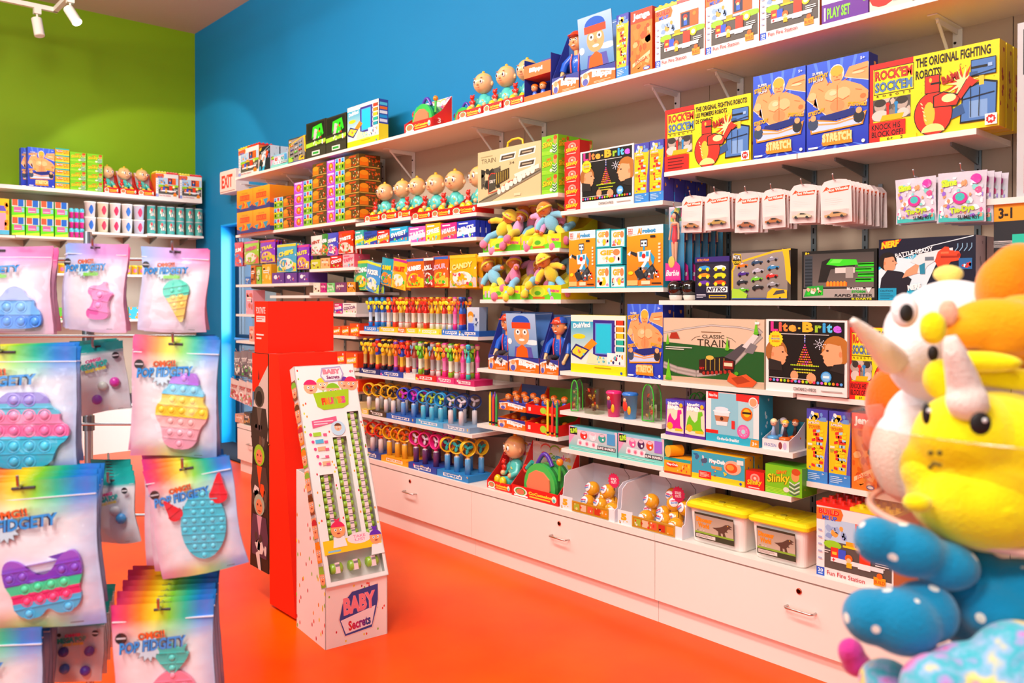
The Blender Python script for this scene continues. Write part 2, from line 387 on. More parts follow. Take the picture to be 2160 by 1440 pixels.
# base cabinets with drawers, one per four foot module
def cabinet(x0, x1, lab, nm=2.784, pl=2.81, hd=True):
    t = thing('base_cabinet', lab, 'cabinet', (x0, nm, 0), 0, 'white base cabinets under the shelves'); w_ = x1-x0
    mb = MB(); mb.box(.001, w_-.001, .018, WALL-nm-.002, .098, .352, 'FFFFFF', LACQ); mb.build('carcass', t)
    mb = MB(); mb.box(.0012, w_-.0012, pl-nm, WALL-nm-.002, .0, .098, 'FFFFFF', LACQ); mb.build('plinth', t)
    mb = MB(); mb.box(.0015, w_-.0015, 0, .018, .101, .345, 'FFFFFF', LACQ); dr = mb.build('drawer', t)
    if hd:
        mb = MB(); c = w_*.545; h = .247
        mb.tube([(c-.055, 0, h), (c-.055, -.022, h), (c-.047, -.03, h), (c+.047, -.03, h), (c+.055, -.022, h), (c+.055, 0, h)], .0042, 'C9C4C0', m=METAL); mb.build('handle', dr)
        mb = MB(); mb.M = Matrix.Translation((c-.01, -.001, .31)) @ Matrix.Rotation(math.pi/2, 4, 'X'); mb.lathe([(0, .004), (.008, .004), (.011, .002), (.011, 0)], 'B24A34', 14, METAL, cols=['3A1810', 'C8583C', 'C8583C']); mb.build('lock', dr)
    return t
ce = [-6.385, bd(8), bd(6), bd(4), bd(2), bd(0), bd(0)+1.22]
cl = ['short white base cabinet at the far end beside the exit door', 'white base cabinet behind the red cardboard tower', 'white base cabinet partly hidden behind the slanted white display stand',
      'white base cabinet with drawer under the ring fan toys', 'white base cabinet with drawer under the melon toys and ball bins', 'white base cabinet with drawer under the yellow-lidded tubs']
cabs = []
for k in range(6):
    if k == 5: continue
    cabs.append((ce[k], ce[k+1], cl[k]))
cabinet(ce[0], ce[1], cl[0], hd=True); cabinet(ce[1], ce[2], cl[1]); cabinet(ce[2], ce[3], cl[2]); cabinet(ce[3], ce[4], cl[3]); cabinet(ce[4], ce[5], cl[4]+'') ; cabinet(ce[5], ce[6], cl[5])
for k in range(6):
    mb = MB(); mb.box(ce[k]+.0006, ce[k+1]-.0006, 2.782, WALL-.002, .3525, .381, 'FFFFFF', LACQ)
    tag(mb.build('worktop'), ['short white worktop section over the farthest base cabinet', 'white worktop section level with the red cardboard tower', 'white worktop section carrying the red ring fan toys',
        'white worktop section carrying yellow and teal ring fans', 'white worktop section under the melon toys and gold ball bins', 'white worktop section under the yellow-lidded storage tubs'][k], 'worktop', 'white worktop sections')
WT = .381
# slotted standards
m_std = mat('zinc_standard', .35, .9, col='8C9496')
k = 0
for i in range(0, 10):
    for sgn in (1, -1):
        if i == 9 and sgn == -1: continue
        x = bd(i)+sgn*.106; 
        if x > bd(0)+.3: continue
        mb = MB(); mb.box(x-.011, x+.011, WALL-.009, WALL-.0005, .40, 1.93, 'FFFFFF', m_std)
        for q in range(35): mb.box(x-.003, x+.003, WALL-.0095, WALL-.009, .42+q*.042, .442+q*.042, '101214', MATTE)
        k += 1; tag(mb.build('slotted_standard'), ORD[k-1]+' slotted metal shelf standard on the back panel, counted from the near end', 'shelf standard', 'slotted shelf standards')
# shelves: (i_left, i_right, z_top, front plane, label)
SH = {}
def shelf(key, il, ir, z, D, lab, th=.019, brk=True):
    x0, x1 = bd(il)+.002, bd(ir)-.002
    t = thing('wall_shelf', lab, 'shelf', (x0, D, z), 0, 'white wall shelves'); w_ = x1-x0; dep = WALL-.0105-D
    mb = MB(); mb.box(0, w_, 0, dep, -th, 0, 'FFFFFF', LACQ); mb.build('shelf_board', t)
    if brk:
        ii = list(range(ir, il+1)) if il-ir > 1 else [ir, il]
        for i in ii:
            xs = [bd(i)-.106] if i == ir else ([bd(i)+.106] if i == il else [bd(i)-.106])
            for x in xs:
                mb = MB(); q = x-x0
                mb.M = Matrix.Translation((q, 0, 0)) @ Matrix.Rotation(math.pi/2, 4, 'Z')
                mb.slab([(dep*.25, -th-.0006), (dep*.25, -th-.012), (dep-.002, -th-.05), (dep-.002, -th-.0006)], -.003, .003, '9AA0A2', m_std); mb.build('bracket', t)
    SH[key] = (z, D); return t
shelf('r0', 1, 0, 1.911, 2.84, 'white shelf under the large yellow fighting-robots box')
shelf('r1', 2, 1, 1.911, 2.84, 'white shelf under the smaller fighting-robots box and first muscle man box')
shelf('m1', 2, 1, 1.367, 2.805, 'white shelf under the metal toy car boxes')
shelf('m0', 1, 0, 1.367, 2.79, 'white shelf under the green blaster box')
shelf('t1', 2, 1, 1.026, 2.82, 'white shelf under the green classic train box')
shelf('t0', 1, 0, 1.019, 2.84, 'white shelf under the near light-peg picture box')
shelf('k1', 2, 1, .800, 2.82, 'white shelf under the purple sand boxes and breakfast set')
shelf('p1', 2, 1, .640, 2.81, 'white shelf under the yellow dough sets and green spring box')
shelf('p0', 1, 0, .700, 2.85, 'white shelf under the tall wobbling tower boxes near the storage tubs')
shelf('l2', 3, 2, 1.793, 2.835, 'white shelf under the far light-peg picture box')
shelf('a2', 3, 2, 1.422, 2.84, 'white shelf under the orange robot kit boxes')
shelf('d2', 3, 2, 1.028, 2.83, 'white shelf under the art case and low muscle man box')
shelf('b2', 3, 2, .838, 2.83, 'white shelf under the clear bug backpacks and pink cup')
shelf('s2', 3, 2, .656, 2.84, 'white shelf under the slime shaker boxes')
shelf('g3', 4, 3, 1.883, 2.82, 'white shelf under the beige train box and green spring stacks')
shelf('c3', 4, 3, 1.619, 2.83, 'white shelf under the upper tray of rag dolls')
shelf('c3b', 4, 3, 1.370, 2.84, 'white shelf under the lower tray of rag dolls')
shelf('y3', 4, 3, 1.004, 2.82, 'white shelf under the boxed dolls with blue shirts')
shelf('v3', 4, 3, .707, 2.82, 'white shelf under the small vehicle trays')
shelf('j4', 5, 4, 1.837, 2.82, 'white shelf under the right three middle-row baby dolls')
shelf('w5', 5, 4, 1.706, 2.82, 'right white shelf under the flat candy boxes')
shelf('w6', 6, 5, 1.716, 2.82, 'left white shelf under the flat candy boxes')
shelf('j5', 6, 5, 1.860, 2.82, 'white shelf under the left three middle-row baby dolls')
shelf('f1', 6, 4, 1.170, 2.83, 'long white shelf under the upper row of fan toys')
shelf('f2', 6, 4, .901, 2.81, 'long white shelf under the middle row of fan toys')
shelf('f3', 6, 4, .649, 2.79, 'long white shelf under the blue and white ring fans')
shelf('o7', 9, 6, 1.889, 2.82, 'long white shelf under the stacked brick packs and orange cartons')
shelf('e6', 7, 6, 1.581, 2.82, 'short white shelf under the pink candy theater boxes')
shelf('e61', 7, 6, 1.418, 2.82, 'short white shelf under the small snack cartons')
shelf('e62', 7, 6, 1.277, 2.82, 'short white shelf under the purple and white snack cartons')
shelf('e63', 7, 6, 1.133, 2.82, 'short white shelf under the upper red candy cartons')
shelf('e64', 7, 6, .929, 2.82, 'short white shelf under the lower red candy cartons')
shelf('e65', 7, 6, .776, 2.82, 'short white shelf under the chocolate cartons by the slanted stand')
shelf('e66', 7, 6, .645, 2.82, 'short white shelf under the beige snack cartons')
shelf('q7', 9, 7, 1.490, 2.82, 'white shelf under the small purple chocolate cartons')
shelf('q8', 9, 8, 1.254, 2.82, 'small white shelf at the far end above the tower top')
shelf('q9', 9, 8, 1.040, 2.82, 'lowest small white shelf at the far end by the door')
# the deep continuous top shelf on white triangular brackets
t = thing('top_shelf', 'long deep white top shelf running the whole length of the blue wall', 'shelf', (bd(9), 2.82, 2.356))
mb = MB(); mb.box(0, bd(0)+1.2-bd(9), 0, 3.2-2.82, -.019, 0, 'FFFFFF', LACQ); mb.build('shelf_board', t)
for x in (-6.661, -6.287, -5.921, -5.56, -4.85, -4.495, -3.617, -3.263, -2.37, -2.033, -1.145, -.8):
    mb = MB(); q = x-bd(9); z = -.02
    mb.box(q-.016, q+.016, .12, .345, z-.004, z, 'F4EFEA', MATTE); mb.box(q-.016, q+.016, .343, .3475, z-.2, z, 'F4EFEA', MATTE)
    mb.slab([(q-.0, z), (q, z-.0)], 0, 0, 'F4EFEA', MATTE) if 0 else None
    mb.tube([(q, .16, z-.006), (q, .34, z-.18)], .006, 'F4EFEA', 8, MATTE); mb.box(q-.0025, q+.0025, .16, .34, z-.022, z-.004, 'F4EFEA', MATTE)
    mb.ell((q-.008, .342, z-.05), .005, '3A3430', 8, 5, METAL); mb.ell((q-.008, .342, z-.13), .005, '3A3430', 8, 5, METAL); mb.build('bracket', t)
SH['T'] = (2.356, 2.82)
# ---- green wall shelving
struct_mb = MB(); struct_mb.box(GX, GX+.02, .2, 3.195, .4, 2.30, 'FFFFFF', m_panel); tag(struct_mb.build('trim_3'), kind='structure')
GS = {}
def gshelf(key, y0, y1, z, X, lab, th=.02):
    t = thing('wall_shelf', lab, 'shelf', (GX+.021, y0, z), 0, 'white shelves on the green wall')
    mb = MB(); mb.box(0, X-GX-.021, 0, y1-y0, -th, 0, 'FFFFFF', LACQ); mb.build('shelf_board', t)
    for yy in (.12, y1-y0-.12):
        mb = MB(); mb.slab([(0, -th-.001), (0, -th-.06), (.2, -th-.01), (.2, -th-.001)], yy-.003, yy+.003, 'B8BCBE', m_std); mb.build('bracket', t)
    GS[key] = (z, X)
gshelf('top', .3, 3.14, 2.335, -8.0, 'long white top shelf on the green wall', .033)
gshelf('c', 2.63, 3.155, 1.985, -8.0, 'white green-wall shelf under the teal cans')
gshelf('b', 2.1, 2.625, 1.975, -8.0, 'white green-wall shelf under the white paper tubs')
gshelf('a', 1.558, 2.09, 1.915, -8.0, 'white green-wall shelf under the bright green dough boxes')
gshelf('z', 1.0, 1.553, 1.91, -8.0, 'white green-wall shelf at the picture edge under the yellow box')
gshelf('e', .6, 3.15, 1.60, -8.0, 'white green-wall shelf under the row of small yellow tubs')
gshelf('f', .6, 3.15, 1.19, -8.0, 'white green-wall shelf behind the hanging bags with small bright packs')
mb = MB(); mb.box(GX+.021, -7.9, .5, 3.15, 0, .38, 'FFFFFF', LACQ); tag(mb.build('base_cabinet'), 'white base cabinet along the green wall behind the hanging bags', 'cabinet')
# ---- track lighting
t = thing('track_lamp', 'white ceiling track with cylindrical spotlights before the green wall', 'lamp')
m_bulb = mat('lit_lens', .4, col='FFF6E0', emit=14); m_lw = mat('white_lamp_metal', .4, col='F6F0E4')
P0 = Vector((-7.5, .4, 3.72)); P1 = Vector((-7.5, 1.75, 3.72)); P2 = Vector((-4.6, 1.75, 3.72))
mb = MB(); mb.box(P0.x-.018, P0.x+.018, P0.y, P1.y+.018, 3.70, 3.735, 'FFFFFF', m_lw); mb.box(P1.x, P2.x, 1.732, 1.768, 3.70, 3.735, 'FFFFFF', m_lw); mb.build('rail', t)
mb = MB()
for x, y in ((-7.5, .9), (-6.6, 1.75), (-5, 1.75)): mb.tube([(x, y, 3.735), (x, y, CEIL-.001)], .006, 'F0EADF', m=m_lw)
mb.build('hanger', t)
def spot(x, y, ax, ay, lit):
    R = Vector((ax, ay, -1)).normalized(); mb = MB(); mb.box(x-.025, x+.025, y-.025, y+.025, 3.655, 3.70, 'FFFFFF', m_lw); mb.tube([(x, y, 3.655), (x, y, 3.6)], .008, 'FFFFFF', m=m_lw)
    c = Vector((x, y, 3.59)); mb.tube([c-R*.03, c+R*.115], .038, 'FFFFFF', 20, m_lw); h = mb.build('spot_head', t)
    mb = MB(); mb.tube([c+R*.1151, c+R*.118], .033, 'FFFFFF', 20, m_bulb if lit else m_lw); mb.build('lens', h)
spot(-7.5, 1.62, .25, .1, False); spot(-7.05, 1.75, .7, .35, True); spot(-7.5, 1.25, .2, 0, False); spot(-6.2, 1.75, .1, .7, True)
l = bpy.data.lights.new('spot_glow', 'SPOT'); l.energy = 45; l.color = (1, .9, .7); l.spot_size = 1.6; l.shadow_soft_size = .04
o = bpy.data.objects.new('spot_glow', l); COL.objects.link(o); o.location = (-6.95, 1.8, 3.42); o.rotation_euler = Vector((-.5, .6, -.9)).to_track_quat('-Z', 'Y').to_euler()
# ================================================================ BOXED GOODS ON THE BLUE WALL
SKIN = 'F2A86E'
def a_rockem(a, fr=False):
    a.rect(0, 0, 1, 1, 'F7DF14'); a.rect(0, 0, .03, 1, 'E3251B'); a.rect(0, .93, .36, .07, 'E3251B')
    r = random.Random(3)
    for k in range(60): a.circ(.4+.58*r.random(), .1+.7*r.random(), .004+.004*r.random(), r.choice(('20180C', 'E3251B')), 6, False)
    a.up(); a.rect(.035, .60, .33, .33, '1A140A'); a.rect(.04, .61, .32, .31, 'F7DF14')
    a.text("ROCK'EM", .045, .775, .31, .135, 'E8382A', '3A0A04', .025, obold=.055); a.text("SOCK'EM", .045, .625, .31, .135, '5A82B8', '0E1A30', .025, obold=.055)
    a.text('R   O   B   O   T   S', .06, .565, .28, .028, '1A140A')
    if fr: a.text('THE ORIGINAL FIGHTING ROBOTS!', .38, .87, .58, .08, '1A140A', None, .03); a.text('LES PREMIERS ROBOTS', .38, .78, .36, .07, '1A140A', None, .03); a.text('DE COMBAT!', .38, .69, .2, .065, '1A140A')
    else: a.text('THE ORIGINAL FIGHTING', .38, .845, .56, .115, '1A140A', None, .03); a.text('ROBOTS!', .38, .70, .2, .11, '1A140A', None, .03)
    a.rect(.03, .27, .31, .27, '5A5048'); a.busy(.03, .27, .31, .27, ('6E645A', 'C8B8A8', '8A7E72', '443C36'), 16, 4, .07)
    for x in (.09, .27): a.circ(x, .45, .075, 'B8A698'); a.ell(x, .49, .05, .05, '3C342E', 12)
    a.ell(.09, .33, .07, .07, 'D8CCC0'); a.ell(.28, .33, .05, .06, 'D8CCC0')
    a.poly([(.09, .26), (.27, .26), (.29, .33), (.11, .33)], 'F5B80A'); a.rect(.145, .33, .02, .12, 'E3251B'); a.rect(.215, .33, .02, .12, '2A8AC8'); a.circ(.155, .46, .025, 'E3251B'); a.circ(.225, .46, .025, '2A8AC8')
    a.rect(0, 0, .30, .25, 'E3251B')
    if fr:
        for k in range(4): a.rect(.04, .19-.05*k, .2-.02*(k % 2), .02, '6A0A06', False)
        a.up()
    else:
        a.text('KNOCK HIS', .02, .15, .24, .075, '1A0A04'); a.text('BLOCK OFF!', .02, .06, .26, .075, '1A0A04'); a.rect(.09, 0, .3, .055, 'F7DF14'); a.text('6+', .15, .008, .05, .04, '20180C'); a.text('2', .26, .008, .02, .04, '20180C')
    K = '1A140A'; R_ = 'E8321E'; BL = '4E7CBE'
    # burst and the two plain toy robots (own simple design)
    a.star(.74, .56, .24, .06, 11, 'E8321E'); a.star(.74, .56, .19, .06, 11, 'FBE9A0', rot=.2)
    a.poly([(.72, .08), (.98, .08), (.99, .52), (.90, .56), (.74, .48)], K); a.poly([(.73, .10), (.975, .10), (.98, .50), (.90, .535), (.75, .46)], BL)
    a.rect(.79, .13, .13, .2, '7FA6D8'); a.rect(.86, .5, .035, .14, 'E8C83A'); a.rect(.80, .61, .18, .20, K); a.rect(.805, .62, .17, .18, BL); a.rect(.80, .70, .12, .03, K); a.rect(.79, .62, .06, .05, '34588E')
    a.poly([(.60, .12), (.76, .2), (.74, .32), (.60, .22)], '34588E')
    a.ell(.52, .25, .15, .27, K, 22); a.ell(.52, .25, .143, .26, R_, 22); a.ell(.49, .25, .045, .15, 'F7C23A', 14)
    a.rect(.455, .50, .115, .22, K); a.rect(.46, .51, .105, .20, R_); a.rect(.50, .60, .08, .025, K); a.ell(.50, .66, .012, .03, 'F7C23A', 8)
    a.poly([(.52, .32), (.70, .30), (.74, .42), (.60, .50), (.52, .46)], K); a.poly([(.53, .33), (.695, .315), (.725, .41), (.60, .485), (.53, .45)], R_)
    a.ell(.64, .41, .055, .05, 'FBE9A0', 14); a.poly([(.70, .42), (.73, .36), (.82, .54), (.77, .60)], K); a.poly([(.705, .42), (.73, .375), (.81, .54), (.772, .585)], R_)
    a.poly([(.76, .56), (.81, .50), (.85, .55), (.79, .63)], R_); a.ell(.52, .03, .09, .1, 'F7E08A', 14, a0=0, a1=180); a.text('BAM!', .585, .595, .13, .1, 'B01E14', K, .05, rot=12)
    for k in range(5): a.line([(.425+.008*k, .40-.05*k), (.44+.008*k, .37-.05*k)], .012, 'FBE9A0', False)
    a.up(); a.line([(.80, .14), (.80, .48)], .008, K); a.line([(.86, .14), (.865, .48)], .008, K); a.line([(.74, .36), (.97, .40)], .01, K); a.line([(.80, .62), (.98, .66)], .008, K); a.rect(.925, .70, .03, .04, '9ABCE8')
    a.rect(.905, .02, .085, .13, 'F4F0EC'); a.star(.947, .085, .055, .045, 9, 'E3251B'); a.text('M', .93, .062, .035, .045, 'FFFFFF')
def a_stretch(a):
    a.grad(0, 0, 1, 1, '2236B8', '3C62E0')
    for k in range(9): a.poly([(.5, .1), (k/9, 1 if k % 2 else 0), (k/9+.05, 1 if k % 2 else 0)], '5A86F0', False)
    a.up(); S = 'F2A466'; S2 = 'D9783C'; W = 'F6E2D4'
    for pts, c in (([(0, .60), (.1, .76), (.30, .84), (.36, .74), (.14, .60), (.12, .52), (.2, .48)], S), ([(1, .80), (.99, .90), (.70, .88), (.62, .78), (.8, .74), (1, .70)], S), ([(.16, .62), (.36, .74), (.64, .74), (.88, .66), (1, .58), (.96, .46), (.72, .46), (.66, .38), (.34, .38), (.2, .48)], S)):
        a.poly([(x+(.5-x)*-.03, y-.008) for x, y in pts], W); a.poly(pts, c)
    a.ell(.42, .60, .12, .07, 'F8BC82', 12); a.ell(.6, .60, .12, .07, 'F8BC82', 12); a.ell(.51, .47, .12, .07, 'E8925A', 12)
    a.ell(.5, .83, .12, .105, 'F6E2D4', 16); a.ell(.5, .80, .095, .09, S, 16); a.ell(.5, .86, .105, .06, 'DDB03A', 14); a.rect(.44, .80, .04, .012, S2); a.rect(.53, .80, .04, .012, S2); a.rect(.46, .755, .09, .01, 'B8502A'); a.rect(.49, .78, .03, .02, S2)
    for p_ in ([(.51, .70), (.51, .42)], [(.32, .56), (.42, .53), (.5, .56)], [(.52, .56), (.6, .53), (.7, .56)], [(.34, .72), (.40, .76)], [(.62, .74), (.68, .76)], [(.2, .70), (.28, .66)], [(.76, .82), (.98, .84)], [(.80, .62), (.9, .60)]): a.line(p_, .008, S2, False)
    a.up(); a.ell(.44, .62, .06, .03, 'FFD0A0', 10); a.ell(.84, .80, .1, .015, 'FFD0A0', 10); a.ell(.92, .53, .09, .06, 'F2A466', 12); a.ell(.92, .53, .05, .03, 'D9783C', 8); a.ell(.1, .62, .07, .05, 'F8BC82', 10)
    a.poly([(.24, .38), (.78, .42), (.82, .34), (.2, .30)], '1E2A7A'); a.text('SUPER', .1, .86, .18, .03, 'FFFFFF', '2A1A08'); a.text('STRETCHY', .03, .80, .34, .055, 'F7B01E', '2A1404', .06, rot=8); a.text('FUN!', .12, .775, .16, .03, 'FFFFFF', '2A1A08', rot=8)
    a.text('STRETCHY', .03, .41, .28, .05, 'F7B01E', '2A1404', .06, rot=8); a.text('STRETCHABLE', .68, .43, .3, .045, 'F7B01E', '2A1404', .06, rot=-8)
    a.poly([(.08, .19), (.92, .22), (.98, .37), (.9, .35), (.5, .30), (.1, .36), (.04, .38)], 'E8901E'); a.poly([(.1, .21), (.9, .235), (.95, .345), (.5, .285), (.08, .345)], 'BFD4F4')
    a.ell(.12, .30, .09, .07, '3A4A66', 12); a.circ(.12, .37, .035, SKIN); a.ell(.86, .31, .09, .07, '2A2A34', 12); a.circ(.86, .38, .035, SKIN); a.line([(.2, .29), (.5, .27), (.78, .30)], .018, S)
    a.poly([(.26, .06), (.76, .06), (.72, .19), (.30, .18)], 'F7901E'); a.text('STRETCH', .27, .075, .48, .1, 'FFD890', 'A83A04', .08); a.rect(.28, .04, .48, .02, 'F7901E')
    a.text('5+', .88, .93, .07, .03, 'FFFFFF'); a.rect(.04, .02, .16, .02, 'FFFFFF'); a.circ(.93, .04, .02, 'E8E8E8')
def a_lite(a):
    a.rect(0, 0, 1, 1, 'F4EEE8'); a.rect(.035, .125, .935, .85, '17130F')
    for t, x, w, cs in (('L', .05, .07, ('E8308A',)), ('i', .125, .03, ('F05A50',)), ('t', .16, .05, ('F08A3A',)), ('e', .215, .075, ('F7A83A',)), ('.', .30, .025, ('F7C83A',)), ('B', .34, .1, ('F7B82A',)), ('r', .45, .06, ('9AC82A',)), ('i', .515, .03, ('3AA8E8',)), ('t', .55, .05, ('5AC8F0',)), ('e', .605, .075, ('C860E8',))):
        hh = {'L': .135, 'B': .135, 'i': .13, 't': .12, 'e': .095, 'r': .095, '.': .03}[t]; yy = .835 if t != '.' else .87
        a.text(t, .06+(x-.05)*1.4, yy, w*1.35, hh, cs[0], None, .055)
    a.rect(.07, .80, .72, .008, 'F0E8E0')
    a.profile(.15, .53, .17, 1, 'E8A070', 'A8682E'); a.poly([(.035, .30), (.22, .30), (.2, .42), (.035, .46)], '2A2420'); a.profile(.855, .57, .2, -1, 'F0A878', 'B8722A'); a.poly([(.8, .34), (.97, .3), (.97, .44), (.85, .42)], '2A2420')
    r = random.Random(5)
    for row in range(9):
        for k in range(row+1):
            x = .50+(k-row/2)*.022; y = .66-row*.032; a.circ(x, y, .011, r.choice(('E8405A', 'F7A02A', 'E860B8', 'F05A28')), 6, False)
    for k in range(6): a.circ(.50, .70+k*.018, .009, ('5A7AF0', 'E8E8F8')[k % 2], 6, False)
    for k in range(17): a.circ(.33+k*.021, .385-.0*k, .010, 'C8F02A', 6, False)
    for k in range(13): a.circ(.37+k*.021, .33, .010, ('C8F02A', 'F7E83A')[k % 2], 6, False)
    for k in range(9): a.circ(.41+k*.021, .29, .010, 'F7E83A', 6, False)
    for k in range(8):
        an = k*math.pi/4
        for q in (1, 2, 3): a.circ(.68+math.cos(an)*q*.022, .68+math.sin(an)*q*.022, .008, 'F4F4FF', 6, False)
    a.up(); a.ell(.37, .24, .05, .07, 'E8A070', 12); a.ell(.58, .22, .06, .07, 'E8A070', 12); a.star(.13, .73, .115, .10, 16, 'F7D81E'); a.text('BIGGER', .08, .755, .1, .025, 'E83A1E'); a.text('BRIGHTER', .075, .72, .11, .025, '2A6AC8'); a.text('SCREEN', .08, .685, .1, .025, 'E83A1E')
    a.circ(.76, .25, .075, '3A9AE0'); a.circ(.76, .25, .06, '7AC0F0'); a.rect(.725, .235, .07, .03, 'FFFFFF')
    cs = ('E8305A', '5AA8F0', 'D860D8', 'F7D81E', '8AD82A', 'F7901E')
    for k in range(20): a.circ(.065+k*.046, .165, .02, cs[k % 6], 10, False)
    a.up(); a.rect(.05, .195, .5, .008, 'E8E0D8'); a.text('CONTAINS 214 PIECES', .36, .04, .28, .045, '6A6460'); a.rect(.7, .055, .25, .015, 'B8B0AA')
def a_classic(a):
    a.rect(0, 0, 1, 1, 'D9BFA2'); a.poly([(0, .62), (1, .53), (1, .1), (0, .08)], '1E5A22'); a.rect(0, 0, 1, .09, 'CDB294')
    T = '8A8078'
    pts = [(-.0, .26), (.15, .19), (.35, .15), (.55, .20), (.70, .34), (.82, .54), (.92, .70), (.97, .78), (.93, .84), (.78, .88), (.5, .90), (.25, .84), (.0, .76)]
    a.line(pts[:9], .11, T); a.line(pts[:9], .085, 'B4ACA4'); a.line(pts[:9], .03, '9A928A'); a.line(pts[8:], .028, T); a.line(pts[8:], .018, 'C8C0B8')
    a.text('CLASSIC', .41, .70, .22, .055, '4A3A28'); a.text('TRAIN', .36, .575, .32, .11, '3A2C1C', None, .0); a.line([(.3, .66), (.34, .71), (.39, .73)], .006, '4A3A28'); a.line([(.65, .73), (.7, .71), (.74, .66)], .006, '4A3A28'); a.rect(.4, .79, .2, .012, '8A6A4A')
    a.poly([(.62, .42), (.72, .36), (.86, .62), (.80, .64)], '4E4A4E'); a.poly([(.80, .60), (.86, .56), (.95, .76), (.91, .80)], 'D8D4D0'); a.poly([(.82, .52), (.90, .5), (.94, .62), (.88, .66)], '7A7678')
    a.poly([(.38, .22), (.42, .14), (.72, .22), (.74, .38), (.62, .44), (.40, .38)], '1E1816'); a.rect(.38, .17, .06, .2, '3A1410'); a.text('SET', .385, .225, .05, .035, 'E8281E'); a.ell(.49, .41, .04, .035, 'D8B84A', 12)
    for k in range(5): a.line([(.45+k*.045, .39+k*.006), (.45+k*.045, .22)], .01, 'C8A83A')
    for k in range(7): a.circ(.43+k*.042, .17+k*.008, .028, 'A82A1E', 10, False)
    a.up(); a.rect(.62, .26, .1, .12, '8A2218'); a.rect(.63, .30, .08, .05, 'E8D8B0')
    for x, y, s in ((.05, .60, .8), (.06, .04, 1.6), (.66, .55, .9), (.93, .80, 1)): a.poly([(x-.02*s, y), (x, y+.2*s), (x+.02*s, y)], '6AC81E'); a.ell(x, y, .025*s, .02, '5AB81E', 8)
    a.poly([(.07, .68), (.09, .77), (.15, .78), (.18, .68)], 'A8301A'); a.poly([(.66, .08), (.69, .22), (.76, .16), (.84, .20), (.94, .10), (.9, .02), (.76, .0)], 'D85A2A'); a.poly([(.7, .13), (.8, .17), (.88, .10), (.76, .04)], 'A83E18'); a.ell(.75, .2, .02, .03, '4AA81E', 8)
    a.lines(.03, .50, .3, .06, 2, 'D8D8C8'); a.rect(.92, .93, .04, .035, 'F4F0EC')
def a_train(a):
    a.rect(0, 0, 1, 1, 'D2C08E'); a.text('TRAIN', .06, .76, .24, .09, '5A4A2A', None, 0); a.rect(.05, .88, .2, .02, 'A89868'); a.text('34', .52, .66, .08, .05, '6A5A3A')
    for x, y in ((.36, .82), (.66, .85), (.66, .63)): a.poly([(x, y-.08), (x+.25, y-.06), (x+.27, y+.07), (x+.02, y+.06)], 'F4EEE0'); a.poly([(x+.02, y-.055), (x+.23, y-.04), (x+.25, y+.04), (x+.04, y+.03)], '4A3E30'); a.rect(x+.06, y-.02, .15, .025, 'B8A888')
    a.busy(.06, .25, .32, .42, ('3A342A', '5A5244', '2A2620', '6E6654'), 18, 3, .11); a.poly([(.18, .18), (.18, .48), (.24, .55), (.30, .5), (.30, .24)], '4A4438'); a.line([(.18, .18), (.18, .48), (.23, .55), (.31, .53)], .014, 'D83A2A'); a.text('SET', .20, .36, .1, .06, 'F4E8D8')
    a.poly([(.30, .28), (.52, .40), (.52, .60), (.30, .54)], '4A3820')
    for k in range(6): a.line([(.32+k*.035, .32+k*.015), (.32+k*.035, .54+k*.006)], .01, 'E8C84A')
    a.line([(.18, .16), (.34, .2), (.52, .34), (.66, .38)], .014, 'D83A2A'); a.poly([(.0, .0), (.2, .0), (.6, .22), (1, .42), (1, .50), (.6, .32), (.1, .08)], '8A7E66'); a.line([(.02, .02), (.5, .22), (1, .46)], .02, '4E463A')
    for k in range(9): a.circ(.36+k*.065, .17+k*.04, .055+.01*(k % 3), 'EDE6D4', 10, k % 3 == 0)
    a.up(); a.poly([(.6, .46), (.98, .58), (.98, .50), (.62, .40)], 'E8E0D0'); a.rect(.6, .05, .1, .05, 'E0D2A8', True)
def a_slinky(a, base='7AC81E', side=False):
    a.grad(0, 0, 1, 1, base, base); red = base != '7AC81E'
    if not red:
        for k in range(4): a.poly([(0, .05+.05*k), (.6, .02+.05*k), (.6, .035+.05*k), (0, .07+.05*k)], 'B8E83A', False)
        a.up(); a.ell(.82, .72, .11, .2, 'E89A5A', 12); a.ell(.84, .86, .12, .12, 'C8501E', 10)
        for k in range(6): a.line([(.66, .12+.075*k), (.80, .05+.07*k), (.94, .16+.075*k)], .035, ('4A4A6A', 'D8D8E8')[k % 2])
        a.ell(.58, .2, .08, .09, 'F4E0C8'); a.text('GIANT', .30, .72, .3, .13, 'E8401E', 'F7E81E', .03, rot=6)
        a.text('Slinky', .06, .34, .62, .38, 'FBD81E', '3A2A04', .03, rot=8, sh=.2)
    else:
        a.ell(.5, .62, .26, .26, 'F4A090', 16); a.ell(.5, .62, .18, .17, 'E8604A', 14); a.ell(.5, .62, .08, .08, 'F8C8B8', 10)
        a.text('Slinky', .08, .18, .8, .36, 'FBD81E', '8A3A04', .03, rot=6, sh=.2); a.rect(.15, .06, .6, .06, 'F4D0C0')
